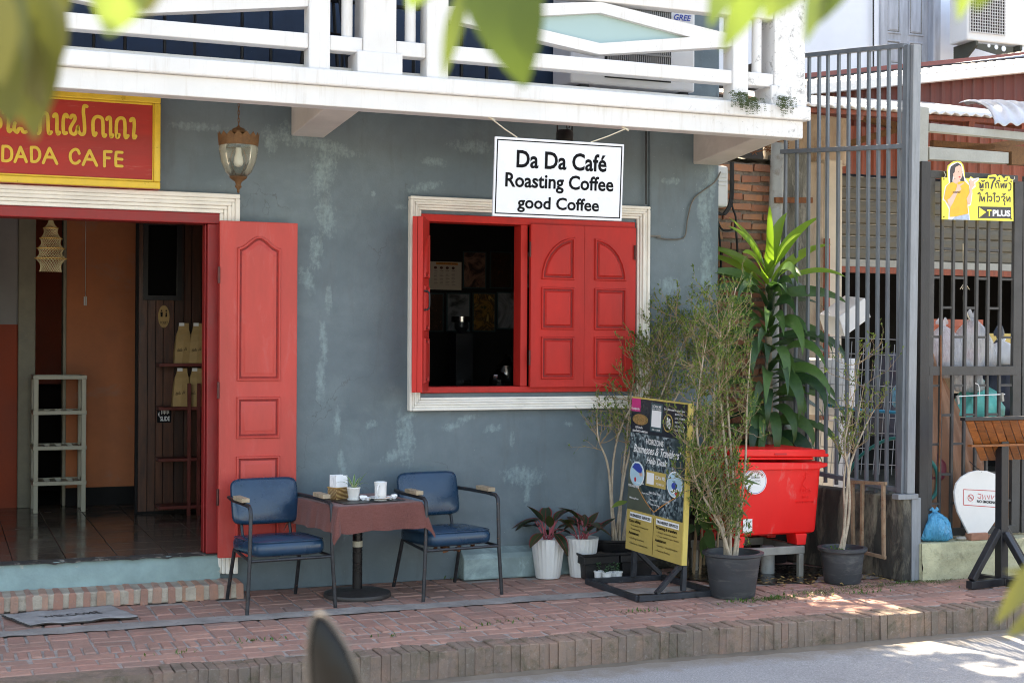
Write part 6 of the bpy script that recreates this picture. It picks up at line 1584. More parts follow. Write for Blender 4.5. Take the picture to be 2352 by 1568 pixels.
# ---- telephone company sign hung on the gate
TY = -1.06
ts = thing('phone_sign', 'yellow sign of a pointing young woman reading T PLUS hung on the gate', 'sign', at_y(2250, 500, TY))
def tz(x, y): return ((3700 + x / 5.227) * .57422, (600 + y / 5.227) * .57422)
def tp_(x, y, l=0.0): return at_y(*tz(x, y), TY - l)
def tpoly(name, mat, pts, l):
    P = [tp_(*p, l) for p in pts]; q = MB(); q.prism([(p.x, p.z) for p in P], (0, TY - l + (.006 if l == 0 else .0007), 0), (1, 0, 0), (0, 0, 1), (0, -(.006 if l == 0 else .0007), 0)); q.build(name, mat, ts)
tpoly('plate', 'print_yellow', [(355, 570), (470, 580), (465, 420), (480, 330), (545, 275), (600, 240), (680, 228), (750, 245), (800, 310), (825, 430), (835, 590), (930, 590), (960, 555), (1010, 590), (1310, 600), (1330, 530), (1480, 510), (1520, 560), (1560, 525), (1600, 540), (1660, 610), (1690, 550), (1760, 545), (1790, 610), (1840, 615), (1850, 1490), (355, 1450)], 0)
tpoly('white_outline', 'print_white', [(380, 1010), (420, 760), (500, 690), (480, 480), (500, 350), (560, 290), (680, 255), (760, 290), (800, 400), (820, 560), (930, 720), (920, 640), (950, 575), (990, 600), (1120, 580), (1125, 625), (1050, 690), (1060, 770), (985, 830), (990, 920), (960, 1150), (905, 1180), (940, 1465), (490, 1455), (500, 1240), (420, 1080), (365, 1040)], .0012)
tpoly('hair', 'print_charcoal', [(520, 440), (540, 350), (610, 300), (680, 265), (740, 300), (775, 370), (785, 480), (820, 600), (830, 680), (800, 770), (770, 740), (740, 640), (620, 620), (590, 520), (575, 640), (580, 810), (535, 800), (525, 620)], .0024)
tpoly('face', 'print_skin', [(640, 360), (720, 320), (770, 360), (785, 460), (780, 540), (750, 610), (710, 640), (660, 620), (610, 590), (585, 500), (620, 470), (630, 400)], .0036)
tpoly('neck', 'print_skin', [(600, 600), (720, 640), (700, 700), (580, 690)], .0034)
tpoly('shirt', 'print_amber', [(510, 700), (580, 670), (650, 710), (740, 650), (840, 660), (920, 740), (930, 900), (880, 1020), (890, 1180), (910, 1330), (640, 1390), (520, 1400), (530, 1180), (400, 1020), (430, 850), (450, 760)], .0048)
tpoly('jeans', 'print_denim', [(640, 1395), (910, 1335), (930, 1462), (565, 1455)], .0046)
tpoly('arm', 'print_skin', [(470, 1030), (510, 1020), (640, 850), (670, 760), (680, 690), (700, 730), (810, 680), (815, 700), (730, 760), (760, 800), (755, 840), (690, 870), (590, 1100), (530, 1200), (480, 1120)], .0060)
tpoly('arm', 'print_skin', [(870, 1020), (930, 900), (950, 760), (930, 680), (965, 585), (985, 660), (1105, 595), (1115, 612), (1030, 670), (1040, 740), (990, 795), (980, 900), (950, 1130), (910, 1145), (890, 1110)], .0060)
q = MB()
for p in ((700, 452), (775, 462)): q.prism([(.004 * cos(k), .002 * sin(k)) for k in [2 * pi * j / 10 for j in range(10)]], tp_(*p, .0048), (1, 0, 0), (0, 0, 1), (0, -.0005, 0))
add_text(q, 'CREW', tp_(580, 905, .0070), tp_(745, 905, .007) - tp_(580, 905, .007), (0, 0, .012), .03); q.build('printed_detail', 'print_charcoal', ts)
q = MB(); q.prism([(-.009, .0), (.009, .004), (.006, -.006), (-.003, -.007)], tp_(722, 560, .0048), (1, 0, 0), (0, 0, 1), (0, -.0006, 0)); q.build('mouth', 'print_red', ts)
q = MB()
lao2 = [[(1130, 690), (1150, 700), (1150, 790), (1175, 790)], [(1165, 700), (1180, 790), (1215, 700), (1215, 790)], [(1185, 640), (1210, 660), (1245, 640)], [(1165, 835), (1200, 845), (1215, 825)], [(1262, 700), (1275, 720), (1275, 795)], [(1262, 700), (1320, 680), (1330, 795)],
        [(1355, 585), (1470, 590), (1420, 680), (1390, 800)], [(1470, 700), (1490, 790)], [(1500, 700), (1535, 690), (1550, 795)], [(1495, 660), (1550, 640), (1570, 660)], [(1555, 580), (1555, 610)], [(1590, 700), (1600, 790), (1640, 700), (1650, 795)], [(1670, 700), (1690, 795), (1715, 700)], [(1660, 650), (1715, 640)], [(1720, 590), (1720, 615)], [(1755, 690), (1795, 720), (1790, 830), (1745, 845)],
        [(1110, 920), (1140, 895), (1155, 930), (1145, 1075)], [(1180, 980), (1195, 1070), (1240, 980), (1245, 1075)], [(1270, 920), (1300, 895), (1315, 940), (1305, 1075)], [(1335, 985), (1375, 970), (1400, 1010), (1380, 1070), (1345, 1050)], [(1425, 910), (1470, 905), (1450, 960), (1455, 1080)], [(1490, 985), (1540, 970), (1560, 1020), (1540, 1075), (1495, 1070)], [(1600, 990), (1640, 970), (1675, 1000), (1640, 1050), (1675, 1080)], [(1630, 920), (1655, 935), (1680, 910)], [(1660, 1110), (1670, 1150)], [(1710, 980), (1725, 1075), (1775, 980), (1780, 1085)]]
for i, s in enumerate(lao2): ribbon(q, [tp_(*p, .0016 + .0003 * (i % 3)) for p in s], .0085 if i != 6 else .013, (0, -1, 0))
q.build('lao_lettering', 'print_charcoal', ts)
tpoly('logo_plate', 'print_charcoal', [(1110, 1180), (1800, 1195), (1805, 1435), (1112, 1425)], .0012)
tpoly('logo_arrow', 'print_yellow', [(1130, 1195), (1280, 1300), (1130, 1415)], .0024)
q = MB(); add_text(q, 'T', tp_(1300, 1385, .0026), tp_(1390, 1388, .0026) - tp_(1300, 1385, .0026), tp_(1300, 1245, .0026) - tp_(1300, 1385, .0026), .04); q.build('logo_letter', 'print_yellow', ts)
q = MB(); add_text(q, 'PLUS', tp_(1415, 1385, .0026), tp_(1785, 1395, .0026) - tp_(1415, 1385, .0026), tp_(1415, 1250, .0026) - tp_(1415, 1385, .0026), .045); q.build('logo_letters', 'print_white', ts)
q = MB()
for p in ((395, 610), (395, 1400), (1800, 660), (1800, 1440)): q.prism([(.005 * cos(k), .005 * sin(k)) for k in [2 * pi * j / 12 for j in range(12)]], tp_(*p, .0012), (1, 0, 0), (0, 0, 1), (0, -.0005, 0))
q.build('eyelet', 'print_black', ts)
for a, b in (((395, 600), (395, 450)), ((1810, 650), (1870, 560))): q = MB(); q.tube(smooth_path([tp_(*a, .004), tp_((a[0] + b[0]) / 2 + 30, (a[1] + b[1]) / 2, .008), tp_(*b, .0)], 4), .0022, 5); q.build('string', 'rope', ts)
# ---- mossy ledge and what stands on it
lg = MB(); lg.grid(40, 8, lambda u, v: (3.275 + 2.1 * u, -1.155 - .015 * mnoise.noise(Vector((u * 14, v * 4, 0))) - .01 * (1 - v), .0 + .245 * v))
lg.grid(40, 4, lambda u, v: (3.275 + 2.1 * u, -1.155 + .30 * v - .015 * mnoise.noise(Vector((u * 14, 4, 0))) * (1 - v), .245 + .006 * mnoise.noise(Vector((u * 14, v * 4, 8)))))
lg.quad((3.275, -.85, 0), (3.275, -1.16, 0), (3.275, -1.15, .245), (3.275, -.85, .245)); tag(lg.build('concrete_ledge', 'mossy_concrete', smooth=50), 'low yellowish moss-stained concrete ledge below the dark gate', 'ledge')
nm = thing('no_smoking_board', 'white teardrop board with a red NO SMOKING notice standing on the ledge', 'sign', at_y(2245, 1236, -1.115))
def npt(x, y): return at_y(*zx(x, y, 3300, 1600, 1.742), -1.12)
outl = [(1000, 930), (960, 850), (925, 780), (908, 710), (902, 640), (915, 580), (950, 535), (1005, 502), (1065, 488), (1130, 492), (1190, 515), (1228, 555), (1240, 620), (1232, 690), (1215, 770), (1180, 850), (1125, 930)]
P = [npt(*p) for p in outl]; q = MB(); q.prism([(p.x, p.z) for p in P], (0, -1.105, 0), (1, 0, 0), (0, 0, 1), (0, -.018, 0)); q.build('board', 'white_plastic', nm, bevel=.003)
def nrect(a): return [npt(*p) for p in a]
q = MB(); P = nrect([(962, 620), (1212, 632), (1200, 745), (962, 728)]); L_ = P + [P[0]]
for k in range(4): ribbon(q, [L_[k] + V(0, -.0045, 0), L_[k + 1] + V(0, -.0045, 0)], .0045, (0, -1, 0), .0, False, False)
cc = npt(1012, 678); q2 = [cc + V(.023 * cos(2 * pi * k / 24), -.0045, .021 * sin(2 * pi * k / 24)) for k in range(25)]; ribbon(q, q2, .0045, (0, -1, 0), .0003, False, False); ribbon(q, [cc + V(-.015, -.0052, .014), cc + V(.015, -.0052, -.014)], .004, (0, -1, 0), 0, False, False)
for i, s in enumerate(([(1062, 650), (1085, 655), (1080, 685), (1060, 675)], [(1095, 655), (1095, 690), (1112, 660), (1115, 690)], [(1125, 660), (1140, 690), (1145, 660)], [(1155, 660), (1160, 690), (1175, 665)], [(1180, 665), (1195, 660), (1195, 690)])): ribbon(q, [npt(*p) + V(0, -.0046, 0) for p in s], .005, (0, -1, 0), 0, False, False)
q.build('red_print', 'print_red', nm)
q = MB(); a = npt(1056, 712) + V(0, -.0046, 0); b = npt(1190, 722) + V(0, -.0046, 0); add_text(q, 'NO SMOKING', a, b - a, V(0, 0, .019), .03); c0 = cc + V(-.010, -.0049, -.002); q.box(c0.x, c0.y, c0.z, c0.x + .018, c0.y + .0004, c0.z + .0035); q.build('black_print', 'print_black', nm)
q = MB(); c0 = npt(1090, 498); q.tube([c0 + V(0, -.004, 0), c0 + V(0, .0, .0), V(c0.x, -1.0, c0.z + .06)], .003, 5); q.build('hook', 'black_metal', nm)
q = MB(); a = npt(1000, 975); b = npt(1118, 918); q.box(a.x, -1.15, .2465, b.x, -1.085, b.z); tag(q.build('loose_brick', 'loose_brick', bevel=.005), 'single brick propping the white teardrop board', 'brick')
q = MB(); a = npt(955, 960); q.lathe([(0, -.014), (.028, -.012), (.036, 0), (.028, .012), (0, .014)], V(a.x, -1.11, .26), 14); tag(q.build('pebble_stone', 'river_stone', smooth=60), 'flat grey stone on the ledge left of the brick', 'stone')
q = MB(); a = npt(1160, 955); q.box(a.x - .04, -1.14, .2465, a.x + .05, -1.06, .268); tag(q.build('roof_tile', 'loose_brick', bevel=.003), 'flat orange tile lying on the ledge right of the brick', 'tile')
def bag(name, label, mat, c, sx, sy, sz, seed, knot=True, n=20, fold=.14):
    q = MB(); r_ = random.Random(seed); ph = [r_.uniform(0, 6.3) for _ in range(6)]
    pr = [(.0, 0), (.75, .01), (.98, .12), (1.03, .35), (.95, .58), (.72, .78), (.36, .92), (.12, 1.0)]
    def wob(w_, k): return 1 + fold * sin(3 * w_ + ph[0] + k * .7) + fold * .6 * sin(7 * w_ + ph[1] - k) + fold * .5 * sin(13 * w_ + ph[2] + k * 2)
    i0 = len(q.v); q.lathe([(r, z) for r, z in pr], (0, 0, 0), 30, wob=wob)
    if knot:
        for a_ in (.4, 2.4): q.tube([V(0, 0, .95), V(.18 * cos(a_), .18 * sin(a_), 1.1), V(.34 * cos(a_), .34 * sin(a_), 1.06)], [.09, .08, .03], 6)
    for v in q.v: v.x = c[0] + v.x * sx; v.y = c[1] + v.y * sy; v.z = c[2] + v.z * sz
    return tag(q.build(name, mat, smooth=60), label, 'bag')
a = at_y(2150, 1240, -1.06); bag('plastic_bag', 'knotted bright blue plastic bag sitting on the ledge by the gate post', 'bag_blue', (a.x, -1.05, .247), .118, .085, .19, 5)
for lb, mt2, (px, py), sx, sz, sd, yv in (('translucent white carrier bag hanging behind the gate, left one', 'bag_white', (2165, 868), .17, .36, 6, -.80), ('clear plastic bag of oddments hanging in the middle of the gate', 'bag_white', (2235, 862), .15, .40, 7, -.82), ('white roll of plastic bags behind the right gate stile', 'poly_white', (2303, 838), .12, .17, 8, -.75), ('small white plastic bag below the gate middle rail', 'bag_white', (2222, 900), .10, .20, 9, -.84), ('patterned teal bag stuffed behind the gate bars', 'bag_teal', (2250, 962), .19, .24, 10, -.80), ('dark navy bag behind the right side of the gate', 'bag_navy', (2296, 955), .15, .55, 12, -.70), ('dusky pink bag behind the gate by the dark post', 'bag_maroon', (2135, 1105), .09, .24, 13, -.74)):
    a = at_y(px, py, yv); bag('plastic_bag', lb, mt2, (a.x, yv, a.z), sx, .10, sz, sd)
# tan tarpaulin bunched at the top and spreading in folds
a = at_y(2136, 805, -.84); bt = [at_y(2128, 1245, -.84), at_y(2305, 1245, -.84)]
def tarp(u, v):
    top = V(a.x - .02 + .05 * u, -.84, a.z - .04 * u); bo = bt[0] * (1 - u) + bt[1] * u; bo.z = .05
    w2 = min(1, v * 1.25); p = top * (1 - w2) + bo * w2; p.z = top.z * (1 - v) + bo.z * v; p.y += .05 * v * sin(u * 26 + 1.2 * v) * (.5 + .5 * v) + .03 * sin(u * 9); p.x += .06 * u * sin(v * pi); return p
q = MB(); q.grid(60, 16, tarp); tag(q.build('tarpaulin', 'tarp_tan', smooth=180, solid=.004), 'tan tarpaulin hanging in long folds behind the lattice gate', 'tarpaulin')
q = MB(); a = at_y(2352, 960, -.7); q.box(a.x - .06, -.8, .3, a.x + .4, -.5, a.z + .2); tag(q.build('carton', 'carton', bevel=.005), 'brown cardboard carton at the right edge behind the gate', 'carton')
q = MB(); a = at_y(2265, 800, .2); b = at_y(2330, 766, .2); q.box(a.x, .2, a.z, b.x, .5, b.z); tag(q.build('yellow_crate', 'print_ochre', bevel=.004), 'yellow crate edge glimpsed in the dark behind the gate', 'crate')
cp = thing('clothes_hanger', 'thin white trouser hanger with two clips hooked on the gate', 'hanger', at_y(2240, 905, -1.03))
q = MB(); q.tube([at_y(2196, 910, -1.03), at_y(2308, 905, -1.03)], .004, 6); q.tube(smooth_path([at_y(2250, 907, -1.03), at_y(2248, 885, -1.03), at_y(2240, 880, -1.03)], 3), .003, 5); q.build('hanger_bar', 'white_plastic', cp)
for x, y in ((2200, 918), (2302, 912)): p = at_y(x, y, -1.035); q = MB(); q.obb(p, V(.008, 0, .003), V(0, .008, 0), V(-.004, 0, .028)); q.build('clip', 'pale_steel', cp)
q = MB(); q.tube(smooth_path([at_y(2213, 560, -.85), at_y(2214, 620, -.85), at_y(2216, 645, -.85), at_y(2214, 700, -.85), at_y(2228, 735, -.85)], 3), .006, 5)
for k in range(5): p = at_y(2216, 648, -.85); q.tube([p, p + V(.02 * (k - 2), 0, -.05)], .003, 4)
tag(q.build('knotted_string', 'rope'), 'knotted string with frayed ends hanging behind the gate', 'string')
# ---- menu stand
me_ = thing('menu_stand', 'black timber menu stand with a tilted slatted wood board by the ledge', 'menu stand', V(3.66, -1.46, 0))
zt2 = at_y(2300, 1030, -1.46).z
q = MB(); q.bar(V(3.665, -1.46, .05), V(3.665, -1.46, zt2 + .10), .058, .062, up=(0, 1, 0)); q.build('pole', 'menu_black', me_, bevel=.004)
T0 = at_y(2214, 966, -1.62); B0 = at_y(2248, 1056, -1.36)
ux = V(1, 0, 0); dn = B0 - T0
for k in range(12):
    q = MB(); xk = T0.x + .01 + .068 * k
    q.obb(V(xk + .032 - T0.x, 0, 0) + (T0 + B0) / 2, V(.031, 0, 0), dn / 2, ux.cross(dn).normalized() * .008); q.build('slat', 'menu_wood', me_, bevel=.002)
q = MB(); q.bar(T0 + V(-.02, -.012, .012), T0 + V(.85, -.012, .012), .05, .022); q.build('top_edge', 'menu_black', me_, bevel=.003)
mid = V(T0.x, (T0.y + B0.y) / 2 - .012, (T0.z + B0.z) / 2 - .022); q = MB(); q.bar(mid + V(.16, .02, -.01), mid + V(.75, .02, -.01), .04, .014); q.build('batten', 'menu_wood', me_)
for dx, dy in ((-.30, -.05), (.30, .05)):
    q = MB(); q.bar(V(3.665, -1.46, .028), V(3.665 + dx, -1.46 + dy, .028), .05, .05); q.build('foot', 'menu_black', me_, bevel=.004)
    q = MB(); q.bar(V(3.665 + dx * .1, -1.46 + dy * .1, .36), V(3.665 + dx * .92, -1.46 + dy * .92, .055), .045, .04); q.build('brace', 'menu_black', me_, bevel=.004)
for dx, dy in ((.04, -.28), (-.04, .22)):
    q = MB(); q.bar(V(3.665 + dx * .2, -1.46 + dy * .2, .0275), V(3.665 + dx, -1.46 + dy, .0275), .05, .049); q.build('foot', 'menu_black', me_, bevel=.004)
    q = MB(); q.bar(V(3.665 + dx * .1, -1.46 + dy * .1, .34), V(3.665 + dx * .9, -1.46 + dy * .9, .055), .04, .04); q.build('brace', 'menu_black', me_, bevel=.004)

# ================================================================== white house beyond
WY = 7.0
wh = thing('white_house', 'tall white house with a weathered wooden door panel behind the shed', 'building', V(9, WY, 0))
d0, d1 = at_y(2022, 80, WY), at_y(2155, 80, WY); dz0 = at_y(2090, 163, WY).z
q = MB(); q.box(4.6, WY, 0, d0.x, WY + .25, 9); q.box(d1.x, WY, 0, 16, WY + .25, 9); q.box(d0.x, WY, 0, d1.x, WY + .25, dz0); q.box(d0.x, WY, dz0 + 2.6, d1.x, WY + .25, 9); q.build('wall', 'white_wall', wh)
q = MB(); q.box(d0.x, WY + .10, dz0, d1.x, WY + .16, dz0 + 2.6); dd = q.build('door', 'pale_wood', wh)
xm = (d0.x + d1.x) / 2; wq = (d1.x - d0.x)
q = MB(); q.box(d0.x - .02, WY - .03, dz0 - .02, d0.x + .10, WY + .099, dz0 + 2.62); q.box(d1.x - .10, WY - .03, dz0 - .02, d1.x + .02, WY + .099, dz0 + 2.62); q.build('door_frame', 'pale_wood', dd, bevel=.01)
for s in (0, 1):
    for z0_, z1_ in ((.08, .42), (.50, 1.6), (1.68, 2.45)):
        x0_ = d0.x + .15 + s * (wq / 2 - .10); x1_ = x0_ + wq / 2 - .22; q = MB(); relief_panel(q, [(0, 0), (x1_ - x0_, 0), (x1_ - x0_, z1_ - z0_), (0, z1_ - z0_)], (x0_, WY + .098, dz0 + z0_), (1, 0, 0), (0, 0, 1), (0, -1, 0), rim=.03, inset=.03); q.build('door_panel', ['pale_wood', 'old_concrete'], dd)
q = MB(); q.box(d0.x - .3, WY - .08, dz0 - .12, d0.x + .45, WY - .001, dz0 - .03); q.build('sill', 'old_concrete', wh)
q = MB(); q.tube(smooth_path([at_y(2006, y, WY - .05) for y in (-60, 20, 60, 110, 160, 190)], 4), .012, 6); tag(q.build('wall_cable', 'cable_black', smooth=60), 'thin black cable hanging down the white house wall', 'cable')
WA = 6.3
a = at_y(2222, 0, WA); b = at_y(2352, 90, WA)
ac2 = thing('air_conditioner', 'white air conditioner unit on a drilled bracket on the white house', 'air conditioner', V(a.x + .5, WA + .3, b.z))
zb2 = at_y(2222, 92, WA).z
q = MB(); q.box(a.x, WA, zb2, a.x + 1.0, WA + .36, zb2 + .72); q.build('casing', 'ac_white', ac2, bevel=.02)
q = MB(); q.box(a.x + .04, WA - .004, zb2 + .12, a.x + .62, WA - .001, zb2 + .68); q.build('fan_recess', 'interior_dark', ac2)
q = MB()
for k in range(15): q.box(a.x + .04 + .04 * k, WA - .016, zb2 + .10, a.x + .047 + .04 * k, WA - .005, zb2 + .70)
for k in range(15): q.box(a.x + .03, WA - .024, zb2 + .11 + .04 * k, a.x + .63, WA - .0165, zb2 + .117 + .04 * k)
q.build('grille', 'ac_white', ac2)
for xo in (.12, .85):
    q = MB(); q.prism([(.0, 0), (-.45, 0), (-.45, -.06), (-.02, -.34), (0, -.34)], (a.x + xo, WA + .42, zb2 - .005), (0, 1, 0), (0, 0, 1), (.035, 0, 0)); q.build('bracket', 'bracket_olive', ac2)
q = MB(); p0 = at_y(2245, 98, WA - .02); p1 = at_y(2332, 132, WA - .02); q.prism([(0, 0), (p1.x - p0.x, 0), (p1.x - p0.x, p1.z - p0.z), (p1.x - p0.x - .1, p1.z - p0.z), (0, -.06)], (p0.x, WA + .05, p0.z), (1, 0, 0), (0, 0, 1), (0, -.03, 0)); q.build('bracket', 'bracket_olive', ac2)
for k in range(3):
    p = at_y(2276 + 17 * k, 104 + 3.5 * k, WA - .02); q = MB(); q.prism([((.025 + .006 * k) * cos(2 * pi * j / 16), (.025 + .006 * k) * sin(2 * pi * j / 16)) for j in range(16)], V(p.x, WA + .019, p.z), (1, 0, 0), (0, 0, 1), (0, -.002, 0)); q.build('bracket_hole', 'white_wall', ac2)
q = MB(); e0 = at_y(1858, 196, 5.2); e1 = at_y(1897, 192, 5.2); e2 = at_y(1873, 163, 5.2); q.grid(16, 8, lambda u, v: (e0.x - .3 + (e1.x - e0.x + .3) * u, 5.2 + .8 * v, e0.z + (e2.z - e0.z) * v * (1 - .3 * u) + .02 * sin(u * 40))); tag(q.build('far_roof', 'zinc', smooth=180, solid=.01), 'small pale corrugated roof corner beyond the fence top', 'roof')

# ---- half-seen stores in the open shed
for i, (px, py, w_, h_, yv, mt2, nm_, lb, ct_) in enumerate(((2040, 1000, .45, .75, 1.9, 'bag_navy', 'storage_sack', 'dark sack slumped in the shed behind the fence', 'sack'), (2160, 830, .5, .35, 1.2, 'red_post', 'storage_box', 'red-brown box on a pile in the shed behind the gate', 'box'), (2230, 900, .7, .5, 1.5, 'grey_wood', 'storage_crate', 'grey wooden crate in the dark shed behind the gate', 'crate'), (2075, 935, .16, .2, -.3, 'bag_blue', 'water_jug', 'light blue plastic jug behind the grey gate post', 'jug'))):
    p = at_y(px, py, yv); q = MB()
    if 'jug' in nm_ or 'sack' in nm_: q.lathe([(w_ * .42, 0), (w_ * .5, h_ * .1), (w_ * .48, h_ * .65), (w_ * .3, h_ * .85), (w_ * .14, h_)], p, 18, wob=lambda a_, k: 1 + (.08 * sin(a_ * 3 + k) if 'sack' in nm_ else 0))
    else:
        q.box(p.x - w_ / 2, yv - .2, p.z, p.x + w_ / 2, yv + .2, p.z + h_); q.box(p.x - w_ / 2 - .02, yv - .22, p.z + h_ * .86, p.x + w_ / 2 + .02, yv + .22, p.z + h_ + .01)
    tag(q.build(nm_, mt2, smooth=40), lb, ct_)
for k, lb in enumerate(('weathered timber batten leaning behind the gate, nearest the dark post', 'tan timber batten leaning behind the middle of the lattice gate', 'weathered timber batten leaning behind the gate near the menu stand')):
    q = MB(); a = at_y(2150 + 44 * k, 1235, -.55 + .03 * k); b = at_y(2175 + 46 * k, 930 - 20 * k, -.40); q.bar(V(a.x, a.y, .02), b, .06, .02); tag(q.build('timber_batten', 'tarp_tan' if k % 2 else 'grey_wood'), lb, 'batten', 'battens leaning behind the gate')
# ================================================================== plants
def leaf3(mb, base, d, n, L, W_, fold=.25, curl=.25, seg=4):
    """pointed oval leaf from base along d, upper side n"""
    d = Vector(d).normalized(); n = Vector(n); n = (n - d * n.dot(d)).normalized(); s = d.cross(n); i0 = len(mb.v)
    for k in range(seg + 1):
        t = k / seg; w_ = W_ * (sin(pi * min(1, t ** .8)) ** .8) / 2 if 0 < k < seg else W_ * .03
        c = Vector(base) + d * (L * t) - n * (curl * L * t * t)
        mb.v += [c - s * w_ + n * fold * w_, c, c + s * w_ + n * fold * w_]
    for k in range(seg):
        a = i0 + 3 * k; mb.face((a, a + 1, a + 4, a + 3)); mb.face((a + 1, a + 2, a + 5, a + 4))
def quick_leaf(mb, p, d, n, L, W_):
    d = d.normalized(); s = d.cross(n)
    if s.length < 1e-4: s = d.cross(V(1, 0, .2))
    s.normalize(); u_ = s.cross(d); i0 = len(mb.v)
    mb.v += [p, p + d * L * .45 - s * W_ / 2 + u_ * W_ * .12, p + d * L, p + d * L * .45 + s * W_ / 2 + u_ * W_ * .12, p + d * L * .5 - u_ * W_ * .06]
    mb.face((i0, i0 + 4, i0 + 1)); mb.face((i0 + 1, i0 + 4, i0 + 2)); mb.face((i0 + 2, i0 + 4, i0 + 3)); mb.face((i0 + 3, i0 + 4, i0))
def rvec(r): return V(r.gauss(0, 1), r.gauss(0, 1), r.gauss(0, 1)).normalized()
def shrub(root, stems, seed, twigs, leafL, leafmats, stem_r=.012, env=None, twig_len=.22, leaf_n=6, bare=.25, up=.55, bark='bark_grey', tw_seg=5, sub=2, dens=1.0):
    """woody stems (lists of points), twigs with sub-twigs and small leaves; env(p) keeps it in shape"""
    r = random.Random(seed); tw = MB(); lv = [MB() for _ in leafmats]
    for si, pts in enumerate(stems):
        P = smooth_path(pts, 5); m = len(P)
        sm = MB(); rad = [stem_r * (1 - .78 * k / (m - 1)) * (1 + .08 * sin(k * 2.1 + si)) for k in range(m)]
        sm.tube(P, rad, 7); sm.build('stem', bark, root, smooth=70)
        for t in range(twigs):
            k = r.uniform(bare, 1.0); i = min(m - 2, int(k * (m - 1))); b = P[i].lerp(P[i + 1], r.random())
            def grow(b, d, L, rr_, depth):
                pts2 = [b]; p = b.copy(); dd = d.normalized()
                for s in range(tw_seg):
                    dd = (dd + rvec(r) * .30 + V(0, 0, .10)).normalized(); p = p + dd * L / tw_seg
                    if env and not env(p): break
                    pts2.append(p.copy())
                if len(pts2) < 3: return
                tw.tube(pts2, [rr_ * (1 - .7 * q / (len(pts2) - 1)) for q in range(len(pts2))], 3 if depth else 4, False)
                if depth < sub:
                    for _ in range(2): j = r.randrange(1, len(pts2)); grow(pts2[j], (dd + rvec(r) * .8 + V(0, 0, .2)), L * .62, rr_ * .6, depth + 1)
                for _ in range(int(leaf_n * dens * r.uniform(.5, 1.3))):
                    j = r.uniform(.25, 1) * (len(pts2) - 1); j0 = min(len(pts2) - 2, int(j)); q = pts2[j0].lerp(pts2[j0 + 1], j - j0)
                    quick_leaf(r.choice(lv), q, (dd + rvec(r) * .9 + V(0, 0, .1)), (rvec(r) * .6 + V(0, 0, 1)), leafL * r.uniform(.6, 1.25), leafL * r.uniform(.36, .5))
            grow(b, rvec(r) * V(1, 1, .35).length * .6 + V(0, 0, up), twig_len * r.uniform(.6, 1.2), stem_r * .28, 0)
    tw.build('twigs', 'bark_twig', root)
    for l, mt2 in zip(lv, leafmats):
        if l.v: l.build('foliage', mt2, root)
def round_pot(root, c, rb_, rt_, h, mat, rim=.018, n=40):
    q = MB(); q.lathe([(rb_ * .96, 0), (rb_, .008), (rb_ + (rt_ - rb_) * .82, h * .82), (rt_ - .004, h * .84), (rt_, h - rim), (rt_ + .016, h - rim * .6), (rt_ + .018, h), (rt_ - .008, h + .002), (rt_ - .018, h - .05), (0, h - .055)], c, n); q.build('pot', mat, root, smooth=40)
    q = MB(); q.grid(10, 10, lambda u, v: (c[0] + (rt_ - .02) * (2 * u - 1) * sqrt(1 - (2 * v - 1) ** 2 / 2), c[1] + (rt_ - .02) * (2 * v - 1) * sqrt(1 - (2 * u - 1) ** 2 / 2), c[2] + h - .045 + .012 * mnoise.noise(Vector((u * 9, v * 9, c[0]))))); q.build('soil', 'soil', root, smooth=180)
